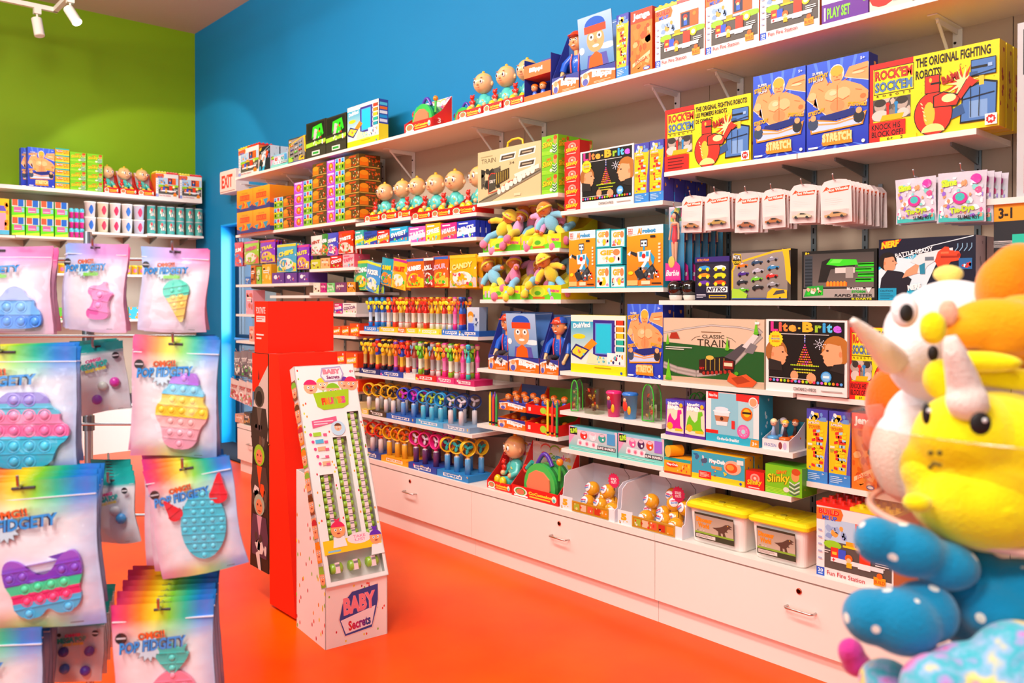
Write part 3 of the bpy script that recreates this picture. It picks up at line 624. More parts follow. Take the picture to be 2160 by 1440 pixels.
def a_paw(a, side=False):
    a.rect(0, 0, 1, 1, 'F9C813'); a.rect(0, .86, 1, .14, '4A4AB0'); a.rect(0, 0, 1, .16, '3E8EDC'); a.busy(.05, .84, .9, .13, ('C8E0F0', 'F7C83A', 'E87850', 'F4F4F8', '6A9AD8'), 12, 2, .05)
    a.poly([(.82, .16), (1, .16), (1, .86), (.95, .6), (.86, .4)], '5A50B8'); a.text('JUMBLING', .08, .79, .52, .04, 'FFFFFF', 'A05A10'); a.text('TOWER', .08, .73, .6, .055, 'F7901E', '7A3A04', .03)
    r = random.Random(2)
    for k in range(12):
        y = .22+k*.042
        for q in range(3): c = r.choice(('E8302A', 'F7D81E', 'A8D8F0', 'E8302A', 'F7D81E')); x = .28+q*.16+r.uniform(-.05, .05); a.poly([(x, y), (x+.17, y+.012*(k % 3-1)), (x+.17, y+.036+.012*(k % 3-1)), (x, y+.036)], c, False)
    a.up(); a.rect(.06, .50, .22, .03, 'F4F0D0'); a.lines(.06, .44, .2, .05, 3, '8A9A4A'); a.lines(.08, .03, .6, .1, 4, 'BFE0F8'); a.text('5+', .74, .11, .1, .025, 'FFFFFF'); a.circ(.16, .2, .012, '5A6AC8')
def a_jenga(a, band=True):
    a.rect(0, 0, 1, 1, 'EE7A20'); a.busy(.02, .04, .9, .74, ('F09A4A', 'E8862E', 'D85E12', 'F4B070', 'C8500E'), 34, 8, .075); a.rect(0, .80, 1, .2, 'E8401A'); a.text('Jenga', .10, .83, .8, .13, 'FFFFFF', '7A1404', .05)
    a.poly([(.1, .10), (.9, .26), (.9, .32), (.1, .16)], 'F8C898'); a.text('JENGA', .2, .14, .6, .08, 'E8501A', rot=12, bold=.02) if band else None; a.ell(.75, .05, .16, .03, '2A4AA8'); a.ell(.75, .05, .12, .018, 'F4F4FF')
def a_build(a):
    a.rect(0, 0, 1, 1, 'F2ECE6'); a.rect(.0, .10, .11, .70, 'F4F0EE'); a.rect(0, 0, .11, .12, '2A5AC8'); a.text('20', .02, .05, .07, .05, 'FFFFFF'); a.rect(.025, .02, .06, .018, 'C8D8F8')
    a.rect(.11, .13, .87, .70, '5A544E'); a.rect(.11, .52, .87, .31, 'B8D8F0'); a.busy(.11, .55, .3, .2, ('8AA8D8', 'C0C8E8', '9AB8E0', 'F8A84A'), 12, 3, .05); a.ell(.22, .47, .12, .06, '9AD82A'); a.ell(.85, .5, .2, .05, '9AD82A')
    a.poly([(0, .80), (.33, .82), (.36, .92), (.33, .99), (.0, .97)], 'F2762A'); a.text('BUILD', .03, .885, .28, .075, 'E82A1E', 'FFFFFF', .05); a.text('ME UP', .08, .81, .2, .06, '2A5AC8', 'FFFFFF', .05)
    a.rect(.52, .56, .36, .27, 'F8641E'); a.rect(.54, .58, .17, .23, '2A3050'); a.circ(.62, .74, .045, 'E83A1E'); a.circ(.62, .70, .03, 'F7C890'); a.rect(.59, .60, .07, .08, '3A6AD8'); a.circ(.80, .76, .035, 'F88A2A')
    a.rect(.36, .47, .22, .03, 'F7D81E'); a.rect(.4, .50, .12, .06, 'F7A81E'); a.circ(.78, .46, .07, 'F7D81E'); a.circ(.78, .46, .04, 'F8F4E8')
    a.rect(.2, .30, .1, .14, 'E8392A'); a.rect(.30, .29, .1, .14, '3A5AD8'); a.rect(.22, .34, .06, .04, 'F7C83A'); a.rect(.2, .24, .68, .06, 'F4F0F0'); a.circ(.44, .33, .055, 'F76A1E'); a.circ(.44, .30, .035, 'F7C890'); a.rect(.41, .2, .07, .07, 'F7B81E')
    a.rect(.58, .30, .14, .2, 'F23E22'); a.rect(.56, .22, .16, .08, 'F8F4F4'); a.star(.24, .27, .03, .012, 4, 'E82A2A'); a.lines(.11, .34, .09, .06, 2, 'E0DCD8'); a.lines(.78, .28, .18, .09, 3, 'F4F4F0')
    a.rect(.76, .06, .15, .11, 'F7A01E'); a.circ(.835, .19, .04, 'F76A1E'); a.text('BUILD', .77, .08, .13, .05, 'D8501A'); a.text('Fun Fire Station', .15, .035, .5, .065, 'C8303A', bold=.01)
    for k in range(5): a.rect(.03, .24+k*.1, .05, .025, 'A8B8D8', False)
    a.up()
def a_airobot(a):
    a.grad(0, 0, 1, 1, 'F2761A', 'F7A81E'); a.rect(0, .87, 1, .13, 'C8E8F4'); a.poly([(0, .84), (.3, .87), (.5, .90), (1, .90), (1, .86), (.5, .86)], 'F4F8FA'); a.rect(.02, .86, .16, .12, 'F4F0F0'); a.rect(.035, .875, .13, .09, 'E8503A'); a.text('HUB', .045, .925, .11, .03, 'FFFFFF'); a.text('KING', .045, .885, .11, .03, 'FFFFFF')
    a.text('AI', .30, .865, .12, .10, 'F7A01E', '7A3A04', .04); a.text('robot', .44, .88, .36, .07, '3AA0D8', '1A4A7A', .04)
    K = '2E3236'; W = 'E8F4F8'; Bc = '2AA0D0'
    a.rect(.38, .66, .2, .12, K); a.rect(.40, .67, .16, .09, W); a.rect(.41, .70, .05, .03, K); a.rect(.5, .70, .05, .03, K); a.rect(.46, .60, .05, .07, Bc)
    a.poly([(.34, .42), (.62, .42), (.68, .60), (.30, .58)], W); a.rect(.36, .5, .08, .08, Bc); a.rect(.54, .5, .08, .08, Bc); a.circ(.48, .51, .04, 'E8281E'); a.poly([(.66, .58), (.78, .48), (.74, .36), (.68, .44)], Bc); a.poly([(.30, .56), (.12, .60), (.1, .56), (.28, .50)], K); a.poly([(.12, .6), (.02, .55), (.1, .52)], W)
    a.poly([(.36, .30), (.5, .42), (.58, .42), (.42, .24)], W); a.poly([(.5, .34), (.6, .42), (.68, .3), (.56, .26)], Bc)
    a.poly([(.22, .26), (.42, .34), (.5, .16), (.34, .12)], K); a.poly([(.46, .22), (.72, .38), (.84, .26), (.56, .12)], K); a.busy(.3, .13, .45, .2, ('4A5056', '1E2226', '6A7278'), 12, 4, .05)
    a.ell(.12, .24, .07, .03, 'F7D81E'); a.rect(.66, .80, .14, .035, '2A2A2A'); a.busy(.6, .16, .3, .12, ('F4F4F4', 'E83A2A', 'FFFFFF', '2A2A2A'), 10, 4, .04); a.rect(.02, .04, .3, .08, 'F7C070'); a.rect(.42, .05, .24, .06, 'FBE0B8'); a.rect(.70, .06, .26, .02, '3A2A1A')
    for k in range(6): a.rect(.88, .4+k*.055, .06, .035, 'F9E0C0', False)
    a.up(); a.rect(0, 0, 1, .03, '2AA0B8')
def a_gif(a, s=1):
    a.rect(0, 0, 1, 1, '2AB8C0'); a.rect(.06, .06, .88, .88, 'F4EEF0'); a.text('GIF', .16, .55, .5, .3, 'F7B81E', '7A4A9A', .05); a.busy(.1, .1, .8, .38, ('F7C83A', 'F88AB0', 'E8604A', '9AD8E0', 'F9E8C0'), 9, s, .13); a.ell(.78, .7, .13, .18, 'F08A50'); a.ell(.6, .28, .12, .16, 'F7D02A')
def a_doh(a):
    a.rect(0, 0, 1, 1, 'F2EEDC'); a.rect(0, 0, 1, .15, 'F7E81A'); a.grad(0, .15, .48, .74, 'E8F4E0', '1AA8CC'); a.rect(.42, .30, .40, .62, '3A2A8A'); a.rect(.46, .34, .30, .53, '5A9AE0'); a.rect(.48, .36, .26, .49, '1EC8E4')
    for k, c in enumerate(('E83A1E', 'F7901E', 'F7C81E', '1EB89A', '1EA0B0')): a.rect(.83, .84-.11*k, .15, .08, c, False); a.rect(.81, .84-.11*k, .03, .08, 'F0F0F0', False); a.rect(.96, .84-.11*k, .03, .08, 'F0F0F0', False)
    a.up(); a.text('DohVinci', .05, .78, .32, .09, 'FFFFFF', '2A1A6A', .05, rot=4); a.ell(.16, .63, .12, .045, 'F7D81E'); a.poly([(.22, .42), (.40, .60), (.5, .52), (.34, .38)], 'F7901E')
    a.poly([(.0, .36), (.1, .50), (.36, .40), (.20, .22), (.02, .30)], '2E2478'); a.poly([(.03, .37), (.11, .46), (.32, .39), (.19, .26), (.04, .33)], 'F7D83A'); a.busy(.06, .3, .2, .12, ('F7A01E', '5AC8D8', 'E8609A'), 8, 2, .03)
    a.poly([(.30, .17), (.36, .36), (.68, .24), (.7, .15)], 'DCE8B8'); a.busy(.42, .19, .22, .12, ('6AC8D8', 'F7D83A', '7AD0A0'), 8, 3, .03); a.rect(.68, .17, .30, .20, 'F8F4F0'); a.busy(.7, .18, .26, .17, ('2A2A6A', 'F7A01E', 'E83A5A', '3AB8C8'), 10, 3, .04); a.rect(.45, .10, .3, .015, 'B8A81A'); a.circ(.93, .04, .025, '2A5AB8')
def a_metal(a):
    a.rect(0, 0, 1, 1, '4A443E'); a.grad(.03, .05, .92, .9, '8A8076', '9A9088'); r = random.Random(6)
    a.line([(.2, .78), (.3, .82), (.72, .95), (1, .99)], .04, 'F7C01E'); a.line([(.03, .2), (.03, .6), (.08, .72)], .04, 'F7C01E'); a.poly([(.86, 1), (.97, .96), (1, .6), (1, .3), (.93, .4), (.90, .8)], 'F7C01E')
    a.poly([(.02, .80), (.06, .70), (.16, .70), (.19, .80), (.18, .93), (.06, .95)], 'F7C01E'); a.poly([(.03, .81), (.065, .72), (.155, .72), (.18, .80), (.17, .91), (.065, .93)], '2A2A1A'); a.text('METAL', .045, .83, .125, .08, 'FFFFFF'); a.text('MACHINES', .04, .74, .13, .06, 'F7E01E')
    cs = ('F2761A', '2E4A6A', '8A8A98', '4A2A8A', 'B8B8C8', '3A8AC0', '2A2E38', '6AC82A', 'D8302A', '5AC01E', '2A2A2E', '9A9AA0', '4A4A50')
    for k in range(12):
        x = .20+(k % 3)*.25+(k//3 % 2)*.02; y = .68-(k//3)*.165+(k % 3)*.055; c = cs[k]
        a.poly([(x-.09, y-.03), (x+.10, y+.01), (x+.10, y+.04), (x+.04, y+.045), (x, y+.075), (x-.05, y+.055), (x-.09, y+.02)], c); a.poly([(x-.03, y+.04), (x+.03, y+.05), (x, y+.07), (x-.03, y+.055)], 'D8E0E8')
        a.circ(x-.055, y-.025, .028, '1A1614', 8, False); a.circ(x+.065, y+.0, .028, '1A1614', 8)
    a.poly([(.03, .03), (.28, .03), (.30, .12), (.16, .22), (.03, .24)], 'A8D83A'); a.poly([(.62, .04), (.95, .04), (.95, .2), (.72, .24), (.64, .16)], 'F7C01E'); a.rect(.03, .02, .92, .02, '2A4AA8'); a.poly([(.72, .1), (.92, .14), (.9, .2), (.78, .19)], '4A4A50'); a.circ(.84, .05, .02, '2A2A2A')
def a_nitro(a):
    a.rect(0, 0, 1, 1, '1A1830'); a.rect(.05, .33, .9, .5, '2E2A3A'); a.rect(0, .88, 1, .12, '3A2A7A'); a.text('NITRO FOAM', .06, .90, .35, .06, 'F7901E', None, .03)
    for k, c in enumerate(('3A9AD8', 'E8F0F4', 'F7901E', 'C8D81E', '6A3AA8', 'E8501E')):
        x = .26+(k % 2)*.46; y = .74-(k//2)*.17; a.poly([(x-.19, y-.03), (x+.19, y-.03), (x+.17, y+.03), (x+.05, y+.06), (x-.12, y+.04)], c); a.circ(x-.11, y-.03, .045, 'F7E01E', 10, False); a.circ(x+.11, y-.03, .045, 'F7E01E', 10)
    a.rect(.35, .18, .6, .13, 'F4F4F4'); a.text('NITRO', .37, .195, .55, .1, '1A1830', None, .04, sh=.25); a.lines(.05, .05, .3, .1, 3, 'C8C8D8'); a.rect(.42, .05, .5, .07, 'F7C81E'); a.rect(.44, .06, .46, .04, '3A3A5A')
def a_blaster(a):
    a.rect(0, 0, 1, 1, '1E1C18'); a.grad(.03, .26, .93, .68, '6E645E', '4A4440'); a.rect(.04, .25, .11, .65, '39424A')
    for k in range(9): a.rect(.045, .29+k*.065, .1, .03, '222A30', False)
    a.up(); K = '221E1A'
    a.poly([(.23, .36), (.28, .78), (.38, .84), (.46, .8), (.72, .74), (.72, .66), (.40, .62), (.34, .36)], K); a.poly([(.34, .72), (.40, .83), (.74, .80), (.76, .70), (.5, .68)], '3EE022'); a.poly([(.38, .74), (.44, .82), (.56, .81), (.52, .74)], '6AF04A')
    for k in range(4): a.rect(.76-.03*(k % 2), .66-.10*k, .20+.03*(k % 2), .075, '34D81E', False); a.rect(.76-.03*(k % 2), .70-.10*k, .20, .02, '7AF05A', False)
    a.up(); a.rect(.46, .54, .26, .11, 'D8D0C8'); a.rect(.60, .44, .10, .22, 'A8A098'); a.rect(.34, .28, .28, .08, 'F2701A')
    for k in range(6): a.rect(.35+k*.045, .28, .025, .1, 'F79A2A', False)
    a.up(); a.rect(.02, .05, .95, .18, 'A8A098'); a.poly([(.03, .07), (.3, .1), (.3, .3), (.08, .28)], '2AA83A'); a.busy(.05, .1, .24, .16, ('34D81E', '1E7A2A', 'F4B090', 'E8E8D8'), 12, 3, .04)
    a.text('BLASTER', .62, .20, .22, .055, 'F0ECE8', K, .04); a.text('STORM', .68, .145, .18, .05, '2AB83A', K, .04); a.text('RAPID BLSTER', .46, .07, .49, .055, K, None, .02, sh=.2); a.rect(.66, .005, .32, .05, K); a.text('8-DARTS', .68, .01, .26, .04, 'E8E01E', None, .03); a.text('8+', .05, .93, .06, .05, 'F7E01E'); a.poly([(.86, .25), (.94, .25), (.9, .14)], 'F0ECE8')
def a_nerf(a):
    a.rect(0, 0, 1, 1, '17182E'); a.poly([(0, 0), (.6, 0), (.5, .3), (.56, .62), (.40, .74), (.0, .55)], '2AB8DC'); a.poly([(.0, .15), (.5, .2), (.62, .60), (.2, .7), (.0, .5)], 'D8F0F8'); a.line([(.2, .66), (.55, .86), (.98, .99)], .012, 'E8F8FF')
    a.poly([(.02, .84), (.20, .90), (.25, .99), (.05, .97)], 'E83A1E'); a.text('NERF', .03, .86, .19, .11, 'F7D01E', '7A1404', .05, rot=8, sh=.2)
    a.text('BATTLE READY', .18, .735, .4, .07, 'FFFFFF', None, .02, rot=9); a.text('OUT OF THE BOX!', .32, .69, .28, .05, 'FFFFFF', None, .01, rot=9)
    a.poly([(.0, .02), (.03, .36), (.10, .50), (.26, .46), (.36, .34), (.3, .1), (.2, .02)], '221E2A'); a.profile(.11, .62, .15, 1, 'E8A078', '1E1612'); a.poly([(.26, .36), (.44, .44), (.5, .54), (.42, .60), (.30, .48)], 'E8A078')
    a.poly([(.34, .62), (.44, .74), (.66, .80), (.78, .82), (.78, .70), (.6, .62), (.52, .54), (.48, .42), (.42, .44), (.44, .56)], 'E4E8EA'); a.poly([(.60, .62), (.63, .76), (.70, .84), (.74, .83), (.75, .78), (.84, .76), (.86, .70), (.84, .62), (.76, .60), (.72, .52), (.64, .50)], 'E84A28'); a.poly([(.66, .66), (.84, .66), (.84, .69), (.66, .70)], 'A82A12'); a.rect(.66, .73, .08, .03, 'F4784A'); a.circ(.84, .70, .03, 'A82A12'); a.rect(.5, .63, .09, .06, '6A7A88'); a.poly([(.44, .56), (.5, .6), (.5, .42), (.45, .42)], '2A8AA8')
    for k in range(4): a.line([(.80+k*.045, .76), (.83+k*.045, .82), (.83+k*.045, .88)], .012, '8AB8D8', False)
    a.up(); a.rect(.84, .48, .13, .17, '2A6AA8'); a.busy(.85, .5, .11, .13, ('E8F0F8', 'E83A2A', '3AB0D8'), 7, 2, .035); a.text('NERF', .32, .17, .14, .09, 'FFFFFF', '17182E', .06, rot=8); a.rect(0, 0, .2, .2, '1EA0C8'); a.text('CAUTION', .02, .14, .14, .03, '17182E'); a.lines(.02, .02, .16, .1, 4, '0E6A8A'); a.rect(.5, .0, .5, .14, '17182E')
def a_shakers(a, pink=True):
    a.grad(0, 0, 1, 1, '5AD0C8', 'F4C8DC'); a.rect(0, .0, 1, .2, '7ADCD0'); a.poly([(0, .2), (.2, .9), (.0, 1)], 'F09AC0'); a.rect(.1, .88, .85, .12, '8AC8E0'); a.rect(.02, .66, .16, .3, '1A1A2A'); a.text('SLIME', .03, .72, .15, .2, 'B8F03A', '1A1A2A', .06, rot=10)
    cs = ('E8302A', 'F8E8F0', '2AA89A') if pink else ('F060A0', '4A2A5A', 'E8501E')
    for k, c in enumerate(cs): x = .32+k*.19; a.ell(x, .68, .075, .18, c); a.ell(x, .78, .05, .06, 'F4C0D0'); a.circ(x+.02, .62, .05, 'FFFFFF', 8)
    a.rect(.80, .45, .16, .45, '4AA0D8' if pink else '9A6AD8'); a.poly([(.18, .24), (.6, .2), (.62, .44), (.2, .5)], 'F8F0F4')
    for k in range(3): a.circ(.25+k*.14, .35, .1, 'F4B8C8', 10, False)
    a.up()
    for k in range(3): a.circ(.25+k*.14, .34, .06, 'E86A8A', 8, False)
    a.up(); a.rect(.6, .2, .37, .15, '2A2A3A'); a.text('SLIME SHAKERS', .61, .225, .35, .1, 'FFFFFF', None, .03); a.lines(.05, .04, .8, .1, 2, 'BFF0E8')
def a_playdoh(a):
    a.rect(0, 0, 1, 1, '3AA8C0'); a.rect(0, 0, 1, .2, 'F7D01E'); a.busy(.02, .5, .3, .42, ('7A8A9A', '4A5A7A', 'C8D0D8', '2A6A9A'), 10, 2, .1); a.text('Play-Doh', .34, .62, .3, .18, 'FFFFFF', 'D8281E', .08); a.text('WHEELS', .38, .44, .2, .12, 'F7A01E', '7A1A04', .05); a.ell(.78, .6, .16, .25, 'F8B090'); a.ell(.76, .58, .11, .17, 'F2501E'); a.ell(.74, .6, .07, .1, 'F79A3A')
    a.rect(.14, .06, .24, .26, 'E8281E'); a.lines(.16, .1, .2, .18, 4, 'F8D0B8'); a.rect(.86, .74, .12, .16, 'F0E8E0'); a.circ(.93, .09, .05, '2A4AA8'); a.busy(.4, .2, .3, .2, ('F7D01E', 'E8501E', '6AC83A', '8A4AA8'), 8, 5, .06)
def a_playsmall(a):
    a.rect(0, 0, 1, 1, 'F7A81E'); a.rect(0, .8, 1, .2, '1EA8A0'); a.rect(0, 0, 1, .12, 'B83A1E'); a.ell(.3, .55, .24, .16, 'E8401A'); a.text('Play-Doh', .1, .48, .42, .16, 'FFFFFF', None, .05); a.busy(.5, .2, .46, .5, ('E8302A', 'F7D01E', 'F2701A', 'F8D080'), 10, 3, .1)
def a_sand(a, pink=True):
    c = 'E81E98' if pink else '6AC81E'; a.rect(0, 0, 1, 1, '6A2A9A'); a.poly([(.02, .1), (.98, .04), (.95, .78), (.1, .85)], 'F7E4C0'); a.rect(0, .86, 1, .14, '4A4AC8'); a.text('kinetic', .12, .86, .6, .09, 'FFFFFF', '4A1A7A', .05, rot=4); a.text('SAND', .1, .72, .62, .13, 'FFFFFF', '4A1A7A', .08)
    a.poly([(.05, .2), (.15, .5), (.25, .62), (.35, .5), (.5, .42), (.62, .5), (.66, .72), (.85, .74), (.88, .64), (.78, .6), (.8, .3), (.95, .18)], c); a.poly([(.2, .24), (.3, .4), (.45, .36), (.6, .24)], c); a.circ(.24, .26, .10, 'F7B81E'); a.circ(.84, .86, .06, 'F7B81E'); a.rect(.52, .14, .4, .07, 'F7C81E'); a.rect(0, 0, 1, .08, '5A2A9A')
def a_fisher(a):
    a.rect(0, 0, 1, 1, 'F4ECEA'); a.rect(.10, .16, .52, .82, '8AC8D8'); a.rect(.62, .14, .28, .84, 'A8D8E0'); a.poly([(.58, .86), (1, .84), (1, 1), (.58, 1)], 'D8302A'); a.rect(.04, .86, .2, .14, 'E8281E'); a.text('Fisher-Price', .06, .90, .16, .06, 'FFFFFF')
    a.rect(0, 0, 1, .16, '2AB4CE'); a.text('On-the-Go Breakfast', .22, .045, .42, .065, 'FFFFFF', None, .02); a.poly([(.84, 0), (1, 0), (1, .14), (.86, .14)], 'F7901E'); a.text('3+', .88, .03, .09, .07, 'FFFFFF'); a.rect(0, .165, .24, .07, 'E8281E')
    a.poly([(.16, .60), (.46, .60), (.41, .34), (.21, .34)], 'F4E8E8'); a.poly([(.17, .53), (.45, .53), (.425, .42), (.195, .42)], 'B87A52'); a.ell(.31, .62, .17, .035, 'F8F4F8'); a.ell(.31, .67, .13, .04, 'F0ECF4'); a.circ(.31, .475, .04, '4A2A1A')
    a.circ(.78, .62, .13, 'F2701A'); a.circ(.78, .64, .08, 'F7C01E'); a.rect(.70, .62, .16, .04, '2A1A1A'); a.circ(.72, .27, .14, 'E85AA0'); a.circ(.72, .27, .11, 'F07AB8'); a.circ(.72, .27, .045, 'A8D8E0')
    r = random.Random(2)
    for k in range(14): an = r.random()*6.28; a.circ(.72+math.cos(an)*.08/a.asp(), .27+math.sin(an)*.08, .008, r.choice(('F7E01E', 'FFFFFF', '4AC8E8')), 5, False)
    a.up(); a.rect(.5, .3, .06, .16, 'D8302A'); a.circ(.9, .86, .1, 'F4ECEA'); a.circ(.9, .86, .08, 'D8A070')
def a_mosaic(a, kind=0, sd=1):
    if kind == 0: a.rect(0, 0, 1, 1, '5A4418'); a.rect(.02, .1, .42, .55, 'F27A12'); a.ell(.23, .58, .2, .2, 'F79A1E'); a.text('MYSTERY', .3, .78, .5, .14, 'E8401A', 'F8C83A', .05); a.busy(.45, .12, .52, .6, ('E84A1A', 'F7A03A', 'F8D8A0', '3A2A10', 'C83A12', 'F2701A'), 16, sd, .11); a.rect(0, 0, 1, .06, 'D8A848')
    elif kind == 1: a.rect(0, 0, 1, 1, 'B84AD8'); a.ell(.5, .5, .4, .42, 'E070E8'); a.ell(.52, .45, .28, .34, 'F2601A'); a.ell(.5, .55, .12, .14, 'F8C83A'); a.rect(.1, .82, .8, .14, 'F0D0F0'); a.busy(.1, .1, .8, .3, ('F23A6A', 'F7A03A', 'F4C8F0', '8A2AC8'), 8, sd, .1)
    else:
        a.rect(0, 0, 1, 1, '8AC82A'); a.rect(0, .6, 1, .4, 'C8E8F0'); cs = ('4A9AE0', 'E83A5A', '3AA0E8')
        for k in range(3): a.rect(.05+.32*k, .62, .24, .34, cs[k], False); a.ell(.17+.32*k, .58, .12, .14, 'F7D81E', 10, False); a.rect(.07+.32*k, .14, .22, .34, '6A9A2A', False); a.rect(.12+.32*k, .2, .1, .2, 'E8E8D0', True)
        a.busy(0, 0, 1, .12, ('F7D81E', '2A2A1A'), 8, sd, .05)
def a_orange(a):
    a.grad(0, 0, 1, 1, 'F2641A', 'F8AE1E'); a.poly([(0, 0), (1, 0), (1, .28), (.7, .14), (.3, .12), (0, .22)], '3A3A80'); a.text('ORIGINAL', .3, .78, .4, .08, '8A6A1A', None, 0); a.rect(.2, .50, .6, .24, 'E8401E'); a.text('BULK IO', .22, .54, .56, .16, 'F7761E', '8A1A04', .05)
    a.poly([(.1, .3), (.35, .34), (.26, .08)], '3A9AA8'); a.circ(.5, .3, .14, 'F7C01E'); a.circ(.5, .3, .05, 'E8601A'); a.poly([(.62, .4), (.9, .42), (.78, .1)], '2E9AB8'); a.rect(.4, .2, .1, .2, 'E8501A')
def a_redcarton(a, t='CANDY', c='EE3A12', c2='F7B81E'):
    a.rect(0, 0, 1, 1, c); a.poly([(.1, .2), (.9, .35), (.9, .75), (.1, .6)], c2); a.text(t, .14, .36, .72, .22, 'FFFFFF', '8A1404', .05, rot=8); a.busy(.1, .02, .8, .18, (c2, 'F8E8D0', 'B82A0A'), 8, 3, .07); a.circ(.8, .85, .08, 'F8E8E0')
def a_candy(a, t, bg, fg='FFFFFF', c2='F7D81E', sd=1):
    a.grad(0, 0, 1, 1, bg, bg); a.poly([(0, .1), (1, .3), (1, .6), (0, .42)], c2); a.text(t, .06, .40, .86, .3, fg, '2A1A4A', .05, rot=6); a.busy(.05, .03, .9, .25, (c2, 'E8405A', 'F8F0E8', '4AC8E8', '8AD83A'), 9, sd, .11); a.rect(.1, .82, .5, .08, fg)
def a_snack(a, bg, c2, sd=1): a.rect(0, 0, 1, 1, bg); a.busy(.06, .08, .88, .8, (c2, 'F4E4D0', bg, c2, '6A3A1A'), 12, sd, .14); a.rect(.15, .55, .6, .16, 'F8F0E4'); a.rect(.2, .6, .5, .06, bg)
def a_purple(a, sd=1): a.rect(0, 0, 1, 1, '6A3A92'); a.ell(.3, .6, .16, .2, 'F4ECF4'); a.busy(.4, .15, .5, .6, ('E8283A', 'F4ECF4', '4A2A7A', '8A3AA8'), 8, sd, .12)
def a_pinkpurple(a): a.rect(0, 0, 1, 1, 'F4EEF4'); a.rect(0, 0, 1, .36, '6A2A9A'); a.text('PLAY SET', .12, .08, .5, .2, '8AE03A', '3A1A6A', .04); a.rect(.2, .45, .5, .5, 'F8F4F8'); a.ell(.34, .65, .06, .08, '2A4A7A'); a.ell(.56, .65, .06, .08, '2A4A7A'); a.busy(.72, .2, .25, .6, ('F080B8', '8AC83A', 'F7D83A'), 10, 2, .07); a.rect(.05, .05, .04, .25, 'D8C8E8')
def a_fourplus(a): a.rect(0, 0, 1, 1, 'F8ECC8'); a.circ(.3, .45, .38, 'E8281E'); a.text('4+', .16, .25, .28, .4, 'FFFFFF', None, .05); a.rect(.62, .6, .36, .36, 'F7A81E'); a.lines(.55, .1, .4, .4, 4, 'B8B8B0')
def a_displ(a): a.rect(0, 0, 1, 1, '2E2A20'); a.rect(0, 0, 1, .26, '3A362A'); a.rect(.3, .06, .4, .12, 'E8E8D8'); a.rect(.34, .09, .3, .06, '2AA83A'); a.poly([(0, .3), (1, .36), (1, .46), (0, .42)], 'A8E83A'); a.busy(.05, .32, .9, .14, ('F4F4E0', '2A8A3A', 'F7B03A'), 8, 3, .05); a.rect(.06, .5, .88, .46, '14120E'); a.poly([(.3, .55), (.35, .85), (.8, .9), (.9, .6), (.6, .5)], '2ED81E'); a.poly([(.35, .5), (.5, .5), (.6, .75), (.45, .8)], 'C8C0B8'); a.busy(.3, .5, .5, .3, ('2ED81E', '1E1A18', 'E83A1E', 'E8E0D8'), 10, 4, .06)
SIDECOL = {}
def carton(name, fn, w, d, h, sidecol, sidefn=None, topcol=None, extra=None):
    mb = MB(); mb.box(0, w, 0, d, 0, h, sidecol, top=topcol or sidecol); fn(front(mb, w, h))
    if sidefn: sidefn(right(mb, w, d, h))
    if extra: extra(mb, w, d, h)
    return mb
def place(fn, xl, xr, ytl, key, d, label, name='boxed_toy', cat='box', side='E8E0D8', sidefn=None, dy=.008, group=None, topc=None, extra=None, rz=0, behind=0, bgap=.009, blabel=None, z=None, D=None):
    if z is None: z, D = SH[key]
    D += dy; x0, x1 = X_at(xl, z, D), X_at(xr, z, D); h = Z_at(xl, ytl, D)-z
    w_ = x1-x0-.0012
    o = carton(name, fn, w_, d, h, side, sidefn, topc, extra).build(name, loc=(x0+.0006, D, z+.0004), rotz=rz); tag(o, label, cat, group)
    for k in range(behind):
        inst(o, (x0+.0006, D+(d+bgap)*(k+1), z+.0004), label=(blabel or label)+', '+('directly' if k == 0 else ORD[k]+' one')+' behind the front one', group=group or 'duplicate boxes queued behind a front box')
    return o, w_, h
def sd_text(t, bg, fg, ang=90):
    def f(a): a.rect(0, 0, 1, 1, bg); a.text(t, -.25 if ang else .1, .35 if ang else .4, 1.5 if ang else .8, .22 if ang else .2, fg, None, .02, rot=ang) if 0 else a.busy(.1, .08, .8, .84, (fg, bg, fg), 8, 2, .05)
    return f
G = lambda s: s
# --- near bays
sr = sd_text('ROCK', 'E8C80E', 'A8401E')
place(lambda a: a_rockem(a, True), 1402.5, 1584, 234, 'r1', .055, 'smaller yellow fighting-robots game box with two-language title', 'game_box', 'game', 'E8C80E', sr)
place(a_rockem, 1834, 2108, 139, 'r0', .055, 'large yellow fighting-robots game box at the near end of its shelf', 'game_box', 'game', 'E8C80E', sr, behind=2, blabel='yellow fighting-robots game box', extra=None)
place(a_stretch, 1588, 1699, 163, 'r1', .07, 'blue muscle man box beside the smaller yellow robots box', 'action_figure_box', 'box', '2A3AB0', D=None, dy=.004)
place(a_stretch, 1701, 1832, 138, 'r0', .07, 'blue muscle man box beside the large yellow robots box', 'action_figure_box', 'box', '2A3AB0', sd_text('', '2A3AB0', 'F2A466'), dy=.004)
place(a_nitro, 1466, 1539, 543, 'm1', .12, 'small black box of six soft race cars', 'car_set_box', 'box', '1A1830')
place(a_metal, 1541, 1668, 530, 'm1', .05, 'yellow and grey box of metal toy cars', 'car_set_box', 'box', '2A2620')
place(a_blaster, 1691, 1850, 531, 'm0', .10, 'black window box with bright green toy blaster', 'toy_blaster_box', 'box', '1A1814')
place(a_nerf, 1853, 2058, 506, 'm0', .085, 'dark blue and orange toy blaster box above the white unicorn plush', 'toy_blaster_box', 'box', '17182E', sd_text('', 'C8C8CC', '9A9AA2'), behind=2, blabel='dark blue toy blaster box')
place(a_classic, 1399, 1612, 670, 't1', .07, 'green and tan classic train set box with curved track', 'train_set_box', 'box', 'E0CDB4')
